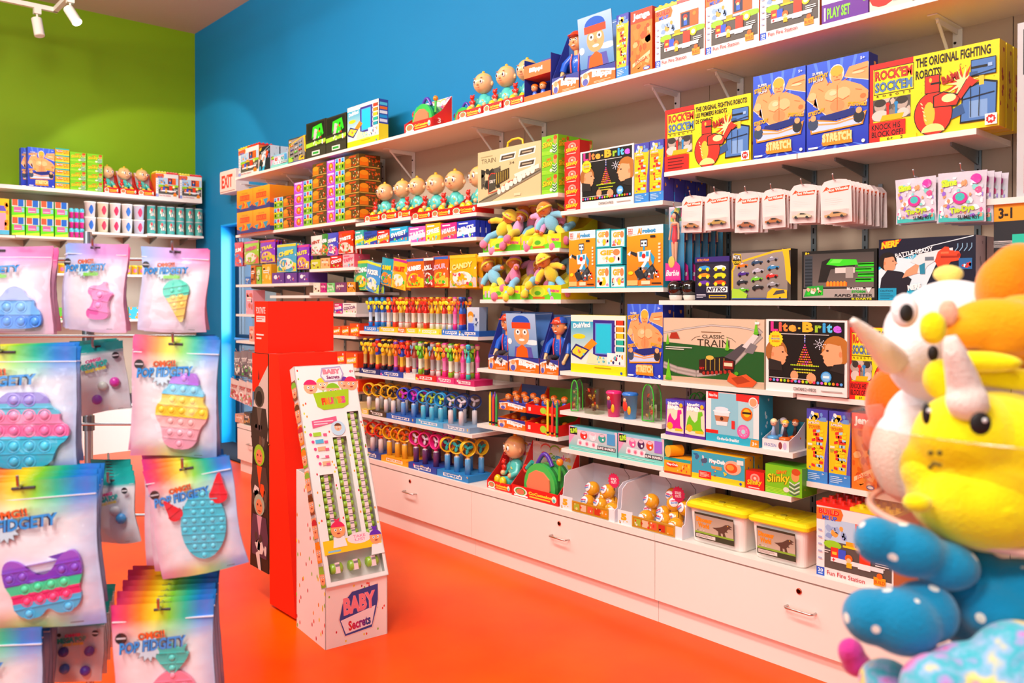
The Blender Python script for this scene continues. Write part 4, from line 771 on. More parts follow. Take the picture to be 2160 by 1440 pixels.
place(a_lite, 1615.5, 1787, 673, 't0', .085, 'black light-peg picture toy box beside the green train box', 'light_peg_toy_box', 'box', 'F0E8E0', z=SH['t1'][0]-.003, D=SH['t1'][1]-.0)
place(a_rockem, 1792, 1935, 690, 't0', .055, 'yellow and red fighting-robots box half hidden behind the unicorn horn', 'game_box', 'game', 'E3251B', dy=.004)
place(lambda a: a_sand(a, True), 1404, 1443, 841, 'k1', .07, 'purple moulding sand box with pink dinosaur sand', 'play_sand_box', 'box', '5A2A9A')
place(lambda a: a_sand(a, False), 1444, 1488, 844, 'k1', .07, 'purple moulding sand box with green dinosaur sand', 'play_sand_box', 'box', '5A2A9A')
place(a_fisher, 1489, 1601, 824, 'k1', .1, 'toy breakfast set window box with cup and donut', 'playset_box', 'box', '2A9AB8', sd_text('', '2AA4C4', 'BFE8F4'))
place(a_playsmall, 1401, 1457, 962, 'p1', .08, 'small orange and teal dough box', 'dough_box', 'box', 'F7A81E')
place(a_playdoh, 1459, 1571, 949, 'p1', .06, 'wide teal and yellow toy dough set with wheels', 'dough_set_box', 'box', 'F7C01E', sd_text('', 'F0B81E', '3A6AA8'), behind=1, blabel='wide teal and yellow toy dough set')
place(lambda a: a_slinky(a, 'E8281E'), 1573, 1612, 991, 'p1', .05, 'small red spring toy box between dough set and green box', 'spring_toy_box', 'box', 'C81E14')
place(a_slinky, 1614, 1692, 977, 'p1', .11, 'green spring toy box on the lower shelf above the yellow lids', 'spring_toy_box', 'box', '5AA81E', behind=0, sidefn=sd_text('', '5AB01E', 'F79A3A'))
for k, (x0, x1, yt) in enumerate(((1701, 1746, 861), (1748, 1794, 866))):
    place(a_paw, x0, x1, yt, 'p0', .07, ('narrow yellow and blue wobbling tower box with dark gap on its left', 'narrow yellow and blue wobbling tower box touching the orange block box')[k], 'tower_game_box', 'game', '4A48B0')
place(a_jenga, 1796, 1850, 870, 'p0', .08, 'orange stacking block game box half hidden behind the clear bin', 'block_game_box', 'game', 'E8501A')
# --- third bay
place(a_lite, 1224, 1337, 322, 'l2', .085, 'black light-peg picture toy box between red spring boxes and tower boxes', 'light_peg_toy_box', 'box', 'F0E8E0')
for k, (x0, x1, yt) in enumerate(((1338, 1369, 305), (1370, 1400, 298))):
    place(a_paw, x0, x1, yt, 'l2', .07, ('narrow yellow wobbling tower box touching the light-peg box', 'narrow yellow wobbling tower box at the shelf end')[k], 'tower_game_box', 'game', '4A48B0', sd_text('', '4A48B0', 'F2A01E'), behind=3, blabel='narrow yellow wobbling tower box on the upper shelf'+(' rear' if k else ''))
z, D = SH['l2']; Dk = D+.02
x0, x1 = X_at(1191, z, Dk), X_at(1222.5, z, Dk); hh = .066
mb = carton('b', lambda a: a_slinky(a, 'E8281E'), x1-x0, .07, hh, 'B81A12'); src = None
for k in range(5):
    lab = ('lowest', 'second lowest', 'middle', 'second highest', 'topmost')[k]+' small red spring toy box in the stack left of the light-peg box'
    if src is None: src = tag(mb.build('spring_toy_box', loc=(x0, Dk, z+.0005)), lab, 'box', 'small red spring boxes in a stack')
    else: inst(src, (x0, Dk, z+.0005+k*(hh+.0006)), label=lab)
# green spring boxes: 3 high, 4 deep
z, D = SH['g3']; Dk = D+.01; x0, x1 = X_at(1143, z, Dk), X_at(1177, z, Dk); hh = (Z_at(1143, 290, Dk)-z)/3; src = None
for c in range(4):
    for k in range(3 if c < 3 else 2):
        lab = ('bottom', 'middle', 'top')[k]+' green spring toy box, '+('front column', 'second column back', 'third column back', 'rearmost column')[c]+' beside the beige train box'
        xx = x0+(.0 if c == 0 else .0); loc = (xx, Dk+c*.082, z+.0005+k*(hh+.0006))
        if src is None: mb = carton('b', a_slinky, (x1-x0), .08, hh, '4E9A1A', lambda a: a_slinky(a)); src = tag(mb.build('spring_toy_box', loc=loc), lab, 'box', 'green spring boxes beside the train box')
        else: inst(src, loc, label=lab)
o, w_, h_ = place(a_train, 1008, 1141, 323, 'g3', .06, 'beige steam train set box with yellow carry handle', 'train_set_box', 'box', 'C8B684')
mb = MB(); mb.tube([(w_*.42, .03, h_), (w_*.43, .03, h_+.03), (w_*.5, .03, h_+.042), (w_*.6, .03, h_+.042), (w_*.66, .03, h_+.03), (w_*.67, .03, h_)], .006, 'F7C81E', m=PLA); mb.build('handle', o)
place(a_airobot, 1200, 1256, 489, 'a2', .07, 'orange robot kit box left of the teal picture boxes', 'robot_kit_box', 'box', '2AA0B8')
place(a_airobot, 1322, 1399, 479, 'a2', .07, 'orange robot kit box right of the teal picture boxes', 'robot_kit_box', 'box', '2AA0B8')
z, D = SH['a2']; src = None; k = 0
for (xa, xb, ya, yb) in ((1257, 1287, 608, 560), (1288, 1319, 608, 560), (1257, 1313, 557, 523), (1257, 1287, 521, 484), (1288, 1319, 521, 484)):
    DD = D+.01; zz0 = z+.0005 if ya == 608 else Z_at(xa, ya, DD); zz1 = Z_at(xa, yb, DD); X0, X1 = X_at(xa, z, DD), X_at(xb, z, DD)-.001; k += 1
    if ya == 557: zz0 = z+.0005+(Z_at(xa, 560, DD)-z)+.001; zz1 = Z_at(xa, 523, DD)
    if ya == 521: zz0 = Z_at(xa, 523, DD)+.001; zz1 = Z_at(xa, 484, DD)
    kk = k; tag(carton('b', lambda a: a_gif(a, kk), X1-X0, .08, zz1-zz0-.0006, '2A9AA8').build('picture_toy_box', loc=(X0, DD, zz0)), 'small teal and white GIF toy box, '+('bottom left', 'bottom right', 'wide middle', 'top left', 'top right')[k-1]+' of the stack of five', 'box', 'teal GIF boxes between the robot kits')
place(a_doh, 1204, 1320, 664, 'd2', .07, 'cyan and yellow art case box with five paint tubes', 'art_set_box', 'box', 'E8E01A')
place(a_stretch, 1323, 1398, 641, 'd2', .07, 'blue muscle man box standing left of the green train box', 'action_figure_box', 'box', '2A3AB0', sd_text('', '2A3AB0', 'F2A466'), behind=1, blabel='blue muscle man box on the lower shelf')
place(lambda a: a_shakers(a, True), 1200, 1302, 897, 's2', .06, 'pink and teal slime shaker box with red cup', 'slime_set_box', 'box', '4AB8C0')
place(lambda a: a_shakers(a, False), 1304, 1401, 912, 's2', .06, 'pink and teal slime shaker box with pink swirl', 'slime_set_box', 'box', '4AB8C0')
# --- top shelf
def studs(cols):
    def f(mb, w, d, h):
        mb.box(-.001, w*.45, -.002, d+.001, h, h+.012, cols[0], PLA); mb.box(w*.45, w+.001, -.002, d+.001, h, h+.012, cols[1], PLA)
        for i in range(8):
            for j in range(4): mb.lathe([(.0085, h+.012), (.0085, h+.022), (0, h+.022)], cols[0 if i < 3.6 else 1], 8, PLA, o=(w*(i+.5)/8, d*(j+.5)/4, 0), smooth=False)
    return f
st_yr = studs(('F7D81E', 'E8281E')); st_ry = studs(('E8281E', 'F7D81E'))
for k, (x0, x1, yt) in enumerate(((1382, 1487, 24), (1488.5, 1601, -8), (1603, 1729, -42))):
    place(a_build, x0, x1, yt, 'T', .13, 'fire station block set box on top shelf, '+('nearest the orange block game', 'middle of three', 'nearest the purple box')[k], 'block_set_box', 'box', 'F2762A', extra=st_yr, group='fire station block sets on the top shelf')
place(a_pinkpurple, 1733, 1832, -60, 'T', .12, 'white and purple playset box cut off by the picture top', 'playset_box', 'box', '6A2A9A')
place(a_fourplus, 1834, 1925, -60, 'T', .12, 'cream box with red 4+ circle on the top shelf', 'playset_box', 'box', 'F0E0C0')
place(a_paw, 1300, 1326, 34, 'T', .07, 'narrow yellow tower game box on the top shelf', 'tower_game_box', 'game', '4A48B0', sd_text('', '4A48B0', 'F2A01E'))
place(lambda a: a_jenga(a, True), 1330, 1376, 27, 'T', .08, 'orange stacking block game box on the top shelf', 'block_game_box', 'game', 'C83A12')
place(a_build, 503.5, 546, 318, 'T', .13, 'small-looking fire station block box at the far end of the top shelf', 'block_set_box', 'box', 'F2762A', extra=st_yr)
place(a_nerf, 533.5, 568, 322, 'T', .07, 'dark toy blaster box near the far end of the top shelf', 'toy_blaster_box', 'box', 'D8D8DC', behind=3, blabel='dark toy blaster box at the far end', dy=.012) if 0 else None
place(a_nerf, 547, 570, 312, 'T', .075, 'dark toy blaster box near the far end of the top shelf', 'toy_blaster_box', 'box', '17182E', sd_text('', 'D8D8DC', 'B8B8C0'), behind=3, blabel='dark toy blaster box at the far end')
place(lambda a: a_shakers(a, True), 571.5, 607, 330, 'T', .07, 'pink slime shaker box at the far end of the top shelf', 'slime_set_box', 'box', '4AB8C0')
place(a_metal, 608.5, 645, 295, 'T', .05, 'grey and yellow metal car box on the far top shelf', 'car_set_box', 'box', '2A2620')
for k, (x0, x1, yt) in enumerate(((646, 687, 262), (687.7, 730, 250))):
    place(a_displ, x0, x1, yt, 'T', .12, 'dark display box with green action toy, '+('left of the pair', 'right of the pair')[k]+' on the top shelf', 'display_box', 'box', '241E16')
for k in range(3):
    place(a_doh, 733, 799, 229, 'T', .07, 'tall art case box on the top shelf with blue frame'+('', ', middle of the queue', ', rearmost of the queue')[k], 'art_set_box', 'box', 'F0D81A', (lambda a: (a.rect(0, 0, 1, .42, 'F7D81E'), a.rect(0, .42, 1, .58, '3A4AA0'), [a.rect(.1, .46+.1*q, .8, .07, c, False) for q, c in enumerate(('E8E8F0', '2A9AD8', 'F0F0F0', 'F2701A', '5AC8E0'))])), dy=.008+k*.082)
# --- far bays
z, D = SH['o7']; DD = D-.03; ow = (X_at(560, z, D)-X_at(508, z, D))/2; x0 = X_at(500, z, DD)
src = None
for r_ in range(2):
    for c in range(2):
        lab = ('lower', 'upper')[r_]+' '+('left', 'right')[c]+' orange bulk carton at the far end under the exit sign'
        loc = (x0+c*.292, DD, z+.0006+r_*.172)
        if src is None:
            def ex(a): a.grad(0, 0, 1, 1, 'E8501A', 'F79A1E'); a.rect(0, 0, 1, .2, '3A3A80')
            src = tag(carton('b', a_orange, .288, .2, .17, 'F28A1E', ex).build('bulk_carton', loc=loc), lab, 'carton', 'orange bulk cartons')
        else: inst(src, loc, label=lab)
cols = [(578, 597, 0, 2, 3), (597.5, 620, 0, 0, 3), (620.5, 640, 0, 1, 4), (640.5, 659, 0, 2, 4), (659.5, 689, 0, 0, 5), (689.5, 707, 0, 1, 5), (707.5, 727, 0, 2, 5), (727.5, 758, 0, 0, 5)]
names = ('brown and orange brick pack', 'purple and orange mystery pack', 'green and blue three-figure pack')
for ci, (xa, xb, _, kd, n_) in enumerate(cols):
    X0, X1 = X_at(xa, z, D+.006), X_at(xb, z, D+.006)-.002; hh = (2.30-z)/n_ if n_ == 5 else .076; hh = .083 if n_ == 5 else .079; src = None
    for k in range(n_):
        lab = ORD[k]+' '+names[kd]+' from the bottom, '+ORD[ci]+' column from the orange cartons'
        loc = (X0, D+.006, z+.0005+k*(hh+.0008))
        if src is None: kk, cc = kd, ci; src = tag(carton('b', lambda a: a_mosaic(a, kk, cc+2), X1-X0, .13 if ci < 7 else .16, hh, '5A4418' if kd == 0 else ('A83AC8' if kd == 1 else '3A8AC8'), (lambda a: a_mosaic(a, kk, cc+3)) if ci >= 4 else None).build('brick_pack', loc=loc), lab, 'box', 'stacked collectible packs on the far shelf')
        else: inst(src, loc, label=lab)
# flat candy boxes
cb = [(749, 767, 487, 'SOUR', '3AB0A8', 'F7D81E'), (768, 795, 489, 'LEMON', '2A4AB0', 'F7E01E'), (796, 821, 487, 'CHEWY', 'E8281E', 'F7A01E'), (822, 860, 481, 'SWEET', '2AB0E0', '2A3AA0'), (862, 897, 480, 'TARTS', 'E860C0', 'F4E0F4'), (898, 929, 473, 'SPREE', 'F7B81E', 'F7E83A'), (930, 963, 472, 'HEARTS', 'E82A8A', 'F87A4A'), (964, 1003, 468, 'MINTS', '2A3AC0', 'F8F0F4')]
for k, (xa, xb, yt, t_, bg, c2) in enumerate(cb):
    key = 'w6' if k < 4 else 'w5'
    place(lambda a: a_candy(a, t_, bg, 'FFFFFF' if k not in (1,) else '2A3A8A', c2, k), xa, xb, yt, key, .03, 'flat candy box lettered '+t_+' in the row under the baby dolls', 'candy_box', 'candy', bg, behind=2 if k in (3, 7) else 1, blabel=t_.lower()+' flat candy box', group='flat candy boxes')
# small cartons in the far bays
def row(key, items, d, lab, name='snack_carton', cat='candy', ext=True):
    for k, (xa, xb, yt, fn, side, desc) in enumerate(items): place(fn, xa, xb, yt, key, d, desc+' '+lab, name, cat, side)
row('e6', [(656, 675, 548, lambda a: a_snack(a, 'C8C82A', 'F2901E', 2), 'C8C82A', 'lime and orange'), (676, 696, 545, lambda a: a_snack(a, 'E8B070', 'C85A2A', 3), 'D8A060', 'tan striped'), (697, 722, 540, lambda a: a_candy(a, 'CHOCO', 'D81E1E', 'FFFFFF', 'B81414', 3), 'B81414', 'red'), (723, 747, 537, lambda a: a_candy(a, 'TAFFY', 'F0A8B0', 'E84A6A', 'F8C8C8', 4), 'E85A7A', 'pale pink')], .12, 'snack box just above the purple cartons')
row('e61', [(661, 675, 597, lambda a: a_snack(a, 'F0E0C8', 'E88A5A', 2), 'E8D8C0', 'cream'), (676, 689, 597, lambda a: a_snack(a, 'C81E7A', '8A1A5A', 3), 'A8186A', 'magenta'), (690, 706, 597, lambda a: a_snack(a, '7AD07A', 'F4F0D8', 4), '6AB86A', 'mint green'), (707, 731, 596, lambda a: a_snack(a, '7A3A6A', 'E8A89A', 5), '6A2A5A', 'plum'), (732, 750, 595, lambda a: a_snack(a, 'E8901E', '5A2A12', 6), '5A2A12', 'amber')], .14, 'snack carton on the shelf below the purple boxes')
row('e62', [(705, 722, 640, lambda a: a_candy(a, 'WAFER', 'D81E6A', 'FFFFFF', '7A1AA8', 2), '8A1AA8', 'red and purple'), (723, 752, 639, lambda a: a_candy(a, 'COCOA', 'F0E4DC', '7A3A6A', 'E8D0C8', 3), 'D8D0C8', 'pale')], .2, 'carton beside the top of the red tower')
row('e63', [(702, 719, 688, lambda a: a_redcarton(a, 'KIT', 'EE4A12'), 'E83A0A', 'far'), (720, 737, 687, lambda a: a_redcarton(a, 'CUPS', 'F0560E'), 'E83A0A', 'middle'), (738, 758, 682, lambda a: a_redcarton(a, 'BAR', 'F0500E'), 'E8380A', 'near')], .16, 'orange red candy carton on the upper of two red rows')
row('e64', [(706, 728, 741, lambda a: a_redcarton(a, 'NUTS', 'E83A12'), 'D8300A', 'left'), (729, 754, 743, lambda a: a_redcarton(a, 'PEANUT', 'F0500E'), 'E8380A', 'right')], .16, 'orange red candy carton on the lower of two red rows')
row('e65', [(741, 757, 800, lambda a: a_redcarton(a, 'm', 'EE4A12', 'F8D8C0'), 'E83A0A', 'lone')], .2, 'orange carton half hidden by the slanted display stand')
row('e66', [(748, 758, 848, lambda a: a_snack(a, 'F0D0A0', 'E8A85A', 3), 'E8C890', 'small beige')], .2, 'carton peeking out beside the yellow ring fans')
row('q7', [(574, 599, 576, lambda a: a_purple(a, 1), '5A3082', 'left'), (602, 626, 576, lambda a: a_purple(a, 2), '5A3082', 'middle'), (630, 651, 575, lambda a: a_purple(a, 3), '5A3082', 'right')], .15, 'small purple chocolate carton')
place(lambda a: (a.rect(0, 0, 1, 1, '5E3A8A'), a.text('MILK', .35, .35, .2, .25, 'E8C8B0')), 653, 712, 571, 'e61', .1, 'wide plain purple chocolate carton on the far shelves', 'snack_carton', 'candy', '5E3A8A', z=SH['q7'][0]-.0, D=SH['q7'][1]+.02) if 0 else None
row('q7', [(517, 528, 584, lambda a: a_snack(a, '3A7AC8', 'C8D8F0', 2), '3A7AC8', 'blue'), (529, 539, 560, lambda a: a_snack(a, 'D8782A', '8A3A12', 4), 'C8682A', 'orange bottle'), (541, 551, 563, lambda a: a_snack(a, '8AC83A', 'F0E8C8', 5), '7AB83A', 'green'), (553, 572, 558, lambda a: a_snack(a, 'F0B01E', 'F8D87A', 3), 'E8A01E', 'yellow')], .1, 'slim snack carton at the far end by the door')
row('q8', [(519, 534, 612, lambda a: a_snack(a, 'E8A0B0', 'D86A5A', 3), 'D8909A', 'tall pink')], .1, 'snack carton left of the red tower top')
row('q9', [(526, 536, 688, lambda a: a_snack(a, 'E8A890', 'E8604A', 5), 'D8909A', 'short peach')], .1, 'snack carton left of the red tower art')
for k in range(9):
    xa = 582+k*8.6
    place(lambda a: a_snack(a, 'F4E0C0', 'D8B080', 3), xa, xa+7.6, 626-.3*k, 'q8', .09, ORD[k]+' slim cream snack bar pack behind the red tower top', 'snack_bar_pack', 'candy', 'E8D8C0', group='cream snack packs behind the red tower', z=1.40, D=2.9)
t = thing('wall_shelf', 'white shelf carrying cream snack packs behind the red tower', 'shelf', (bd(8), 2.82, 1.40), 0, 'white wall shelves'); mb = MB(); mb.box(0, bd(7)-bd(8)-.003, 0, .339, -.019, 0, 'FFFFFF', LACQ); mb.build('shelf_board', t)
# worktop build set
place(a_build, 1722, 1885, 1063, 'T', .2, 'large fire station block set box on the worktop beside the tubs', 'block_set_box', 'box', 'F2762A', extra=st_ry, z=WT, D=2.80)
place(lambda a: a_snack(a, 'D89A7A', 'E8C8A8', 3), 496, 514, 872, 'T', .2, 'small brown carton at the far end of the worktop', 'snack_carton', 'candy', 'C88A6A', z=WT, D=2.80)
place(lambda a: a_snack(a, '3A2E24', 'F2A01E', 4), 515, 528, 868, 'T', .2, 'small dark carton on the far worktop by the tower art', 'snack_carton', 'candy', '3A2E24', z=WT, D=2.80)
# ================================================================ TRAYS, DOLLS, FAN TOYS, BAGS AND HANGING GOODS
def tray_mb(w, d, h, col, hb=None, fn=None, inner=None, back=None, backcol=None, sidecut=.5):
    """open card tray: front wall h, side walls rising to hb at the back"""
    mb = MB(); t = .0022; hb = hb or h; ic = inner or col
    mb.box(0, w, 0, d, 0, t, col); mb.box(0, w, 0, t, t, h, col); mb.box(0, w, d-t, d, t, hb, backcol or ic)
    for x in (0, w-t):
        mb.M = Matrix.Translation((x, 0, 0)) @ Matrix(((0, 1, 0, 0), (1, 0, 0, 0), (0, 0, 1, 0), (0, 0, 0, 1)))
        mb.slab([(t, t), (d-t, t), (d-t, hb), (d*sidecut, h+(hb-h)*.35), (t, h)], 0, t, col)
    mb.M = None
    if fn: fn(front(mb, w, h))
    if back: back(Art(mb, (0, d-t-.0006, h), (1, 0, 0), (0, 0, 1), w, hb-h))
    return mb
def baby_doll(label, group=None):
    t = thing('baby_doll', label, 'doll', (0, 0, 0), 0, group)
    TE = '52C8BE'; SK = 'F6BE88'
    mb = MB(); mb.ell((0, .03, .075), (.042, .034, .062), TE, 16, 10, PLA)
    mb.tube([(-.034, .025, .105), (-.055, .008, .075), (-.04, -.018, .06)], .015, TE, 8, PLA, rs=[.016, .016, .013]); mb.tube([(.034, .025, .105), (.055, .008, .075), (.04, -.018, .06)], .015, TE, 8, PLA, rs=[.016, .016, .013])
    mb.tube([(-.022, .02, .03), (-.03, -.035, .028)], .02, TE, 10, PLA); mb.tube([(.022, .02, .03), (.03, -.035, .028)], .02, TE, 10, PLA)
    for k in range(14): a = k*2.4; mb.ell((.036*math.cos(a), .03-.034*abs(math.sin(a))*.96, .04+.005*k), .004, 'F4E060', 6, 4, PLA)
    mb.build('onesie', t)
    mb = MB()
    for s in (-1, 1): mb.ell((s*.03, -.052, .034), (.02, .017, .026), 'F8D81E', 12, 8, PLA)
    mb.build('slippers', t)
    mb = MB(); mb.ell((0, .022, .185), (.055, .05, .052), SK, 20, 12, PLA); mb.ell((-.055, .025, .18), (.01, .008, .013), SK, 8, 6, PLA); mb.ell((.055, .025, .18), (.01, .008, .013), SK, 8, 6, PLA); mb.ell((0, -.03, .172), (.006, .005, .005), 'EEA070', 8, 5, PLA)
    for s in (-1, 1): mb.ell((s*.04, -.02, .063), .013, SK, 10, 6, PLA)
    hd = mb.build('head', t)
    mb = MB()
    for s in (-1, 1): mb.ell((s*.021, -.0235, .186), (.0095, .006, .012), 'FFFFFF', 10, 6, PLA); mb.ell((s*.0205, -.0285, .186), (.005, .003, .0075), '4A2414', 8, 5, PLA); mb.ell((s*.022, -.024, .205), (.009, .003, .0018), 'C8864A', 8, 4, PLA)
    mb.tube([(-.012, -.0255, .158), (0, -.028, .155), (.012, -.0255, .158)], .0016, 'C84A3A', 6, PLA); mb.build('face', hd)
    mb = MB(); mb.ell((0, .026, .207), (.047, .044, .034), 'F2C468', 16, 8, PLA, half=True); mb.ell((0, .024, .243), .009, 'F7B81E', 10, 7, PLA); mb.build('hair', hd)
    mb = MB(); R = 'E0281E'; mb.ell((-.045, -.012, .085), (.014, .012, .02), R, 10, 7, PLA); mb.ell((-.045, -.014, .112), (.013, .012, .012), R, 10, 7, PLA)
    for s in (-1, 1): mb.ell((-.045+s*.01, -.012, .123), .005, R, 8, 5, PLA); mb.ell((-.045+s*.015, -.014, .09), .006, R, 8, 5, PLA); mb.ell((-.045+s*.008, -.02, .068), .007, R, 8, 5, PLA)
    mb.build('toy_bear', t)
    return t
def melon_front(a):
    a.rect(0, 0, 1, 1, 'E82420'); a.ell(.2, .5, .15, .4, 'FFF4E0'); a.ell(.2, .5, .115, .32, '4AA83A'); a.ell(.2, .48, .09, .25, 'F27A5A'); a.rect(.06, .06, .3, .13, 'FFFFFF'); a.text('CoComelon', .38, .42, .5, .28, 'F8E03A', '2A7A2A', .05); a.rect(.4, .2, .44, .12, 'F8C83A'); a.ell(.92, .5, .05, .3, 'FFF4E0'); a.ell(.92, .4, .03, .16, '5AC8BE')
def cloudback(a):
    a.rect(0, 0, 1, .86, 'D8D4D0')
    for k in range(5): a.ell(.1+.2*k, .84, .12, .14, ('F4F0EC', 'E8605A', '8AC84A', 'F7C83A', '9A6AC8')[k], 12); a.ell(.1+.2*k, .81, .11, .13, 'E4E0DC', 12)
    a.text('CoComelon', .2, .62, .62, .15, 'E8402A', 'FFFFFF', .05, cols=('E8402A', 'F2901E', '6AB82A', '2A9AC8', 'E84A8A', 'F2901E')); a.busy(.1, .2, .8, .35, ('4AC8BE', 'E84A3A', 'F7C83A', 'F2901E', '8A5AC8'), 8, 4, .07)
doll0 = None
def doll_tray(xa, xb, key, lab, z=None, D=None, rz=0, hb=.12, sc_=1.0, dd=.13):
    global doll0
    if z is None: z, D = SH[key]; D += .008
    x0, x1 = X_at(xa, z, D), X_at(xb, z, D); w_ = x1-x0-.002
    tr = tray_mb(w_, dd, .042, 'D8201C', hb, melon_front, 'E8E4E0', cloudback, 'E8E4E0').build('doll_tray', loc=(x0+.001, D, z+.0005)); tag(tr, 'card tray of the '+lab, 'tray')
    loc = (x0+w_/2, D+.075*sc_, z+.003)
    if doll0 is None: doll0 = baby_doll(lab); doll0.location = loc; doll0.scale = (sc_,)*3; doll0.rotation_euler = (0, 0, rz)
    else: inst(doll0, loc, rz, lab, scale=sc_)
for k, (xa, xb, rz) in enumerate(((768, 802, .25), (803, 837, -.1), (838, 866, .2))): doll_tray(xa, xb, 'j5', ('leftmost', 'second', 'third')[k]+' baby doll from the brick packs, middle row', rz=rz, sc_=1.02)
for k, (xa, xb, rz) in enumerate(((868, 908, .1), (909, 951, .3), (952, 1004, -.15))): doll_tray(xa, xb, 'j4', ('fourth baby doll from the brick packs on the middle row', 'baby doll next to last before the beige train box', 'baby doll touching the beige train box')[k], rz=rz, sc_=1.12)
for k, (xa, xb, rz) in enumerate(((966, 1016, .2), (1018, 1059, .1), (1061, 1104, .15))): doll_tray(xa, xb, 'T', ('baby doll on the top shelf beside the green melon toy', 'middle baby doll of the three on the top shelf', 'top-shelf baby doll beside the orange doll box')[k], rz=rz, sc_=1.05)
doll_tray(1027, 1077, 'T', 'large baby doll on the worktop beside the melon toy', z=WT, D=2.815, rz=-.3, sc_=1.12, hb=.24, dd=.16)
# melon musical toys in trays
def melon_toy(label):
    t = thing('melon_music_toy', label, 'toy'); mb = MB(); n = 14
    prof = [(-.075, 0)]+[(-.085*math.cos(math.radians(q)), .045+.089*math.sin(math.radians(q))) for q in range(-15, 196, 10)]+[(.075, 0)]
    for i in range(6): mb.slab(prof, -.03+i*.015, -.03+(i+1)*.015-.0004, ('3EC85A', '1E8A3E')[i % 2], PLA)
    mb.build('melon_body', t)
    mb = MB(); mb.slab([(-.055, .008), (-.065, .05), (-.05, .09), (-.015, .108), (.025, .104), (.058, .08), (.062, .04), (.05, .008)], -.037, -.0305, 'F48A62', PLA); mb.build('salmon_panel', t)
    mb = MB(); mb.tube([(-.04+.08*k/8-0, .0, .125+.042*math.sin(math.pi*k/8)) for k in range(9)], .0085, '5A3AB0', 10, PLA); mb.build('handle', t)
    mb = MB(); mb.tube([(-.09, -.01, .10), (-.06, -.01, .13)], .009, '2AB8A8', 8, PLA); mb.torus((-.095, -.01, .098), .013, .005, 'E8302A', 14, 6, PLA); mb.ell((.09, -.01, .15), .014, 'F2901E', 10, 7, PLA); mb.tube([(.088, -.01, .08), (.09, -.01, .14)], .006, '4AC83A', 8, PLA); mb.build('rattle', t)
    return t
def melon_tray(x0, D, z, w_, lab, hb):
    mb = tray_mb(w_, .15, .055, 'E02420', hb, melon_front, 'D8E8D0', cloudback, 'DCD8D6'); a = right(mb, w_, .15, .1); a.rect(.1, .1, .5, .4, 'C81A18'); a.text('3', .3, .3, .15, .3, 'F4D8D0')
    tag(mb.build('toy_tray', loc=(x0, D, z+.0005)), 'red card tray with cloud-topped back holding the '+lab, 'tray')
X0 = X_at(1079, WT, 2.80); w_ = X_at(1177, WT, 2.80)-X0; melon_tray(X0, 2.80, WT, w_, 'worktop melon music toy', .26); m0 = melon_toy('green striped melon music toy on the worktop'); m0.location = (X0+w_/2+.005, 2.87, WT+.004); m0.scale = (1.3,)*3
z, D = SH['T']; X0 = X_at(853, z, D+.008); w_ = .27; melon_tray(X0, D+.008, z, w_, 'front top-shelf melon music toy', .2); inst(m0, (X0+.14, D+.07, z+.004), 0, 'green melon music toy at the front of the top shelf', scale=1.15)
X0 += .275; melon_tray(X0, D+.15, z, .17, 'rear top-shelf melon music toy', .17) if 0 else inst(m0, (X0+.07, D+.2, z+.004), 0, 'green melon music toy set back behind the top-shelf dolls', scale=.9)
# ---- dolls in blue shirts
def boy_doll(label):
    t = thing('soft_doll', label, 'doll'); SK = 'F6A468'; BL = '2464D8'
    mb = MB(); mb.ell((0, .01, .115), (.034, .022, .05), BL, 14, 9, PLA); mb.tube([(-.03, .01, .15), (-.055, 0, .12), (-.058, -.012, .085)], .013, BL, 8, PLA, rs=[.012, .015, .014]); mb.tube([(.03, .01, .15), (.055, 0, .12), (.058, -.012, .085)], .013, BL, 8, PLA, rs=[.012, .015, .014])
    for k in range(3): mb.ell((0, -.012, .1+.018*k), .0022, 'BFE0FF', 6, 4, PLA)
    mb.build('shirt', t)
    mb = MB()
    for s in (-1, 1): mb.tube([(s*.016, -.009, .155), (s*.02, -.0135, .12), (s*.017, -.012, .08)], .0032, 'E84A5A', 6, PLA)
    mb.build('suspenders', t)
    mb = MB(); mb.tube([(-.058, -.012, .085), (-.05, -.035, .05)], .009, 'F0C088', 8, PLA); mb.tube([(.058, -.012, .085), (.05, -.035, .05)], .009, 'F0C088', 8, PLA); mb.ell((-.05, -.037, .047), .011, 'F0C088', 8, 6, PLA); mb.ell((.05, -.037, .047), .011, 'F0C088', 8, 6, PLA); mb.build('forearms', t)
    mb = MB(); mb.tube([(-.018, .01, .068), (-.035, -.03, .06), (-.01, -.055, .045)], .016, '4A3E3A', 8, PLA); mb.tube([(.018, .01, .068), (.035, -.03, .055), (.012, -.055, .03)], .016, '554844', 8, PLA); mb.build('trousers', t)
    mb = MB(); mb.ell((0, .005, .205), (.033, .031, .038), SK, 16, 10, PLA); mb.ell((-.034, .008, .203), .008, SK, 8, 5, PLA); mb.ell((.034, .008, .203), .008, SK, 8, 5, PLA); mb.ell((0, -.027, .2), .005, SK, 6, 5, PLA); mb.tube([(0, .005, .15), (0, .005, .175)], .012, SK, 8, PLA)
    for s in (-1, 1): mb.ell((s*.012, -.0235, .21), (.0055, .004, .0065), 'FFFFFF', 8, 5, PLA); mb.ell((s*.012, -.027, .21), .0028, '3A2A1A', 6, 4, PLA)
    mb.ell((0, -.0245, .186), (.009, .002, .0025), 'FFF4F0', 8, 4, PLA); h = mb.build('head', t)
    mb = MB(); mb.ell((0, .006, .222), (.035, .034, .03), 'E8401E', 14, 8, PLA, half=True); mb.ell((.014, .01, .2245), (.0225, .031, .0285), '2A5AC8', 12, 8, PLA, half=True); mb.ell((0, -.028, .224), (.024, .018, .004), 'E8401E', 12, 5, PLA); mb.build('cap', h)
    return t
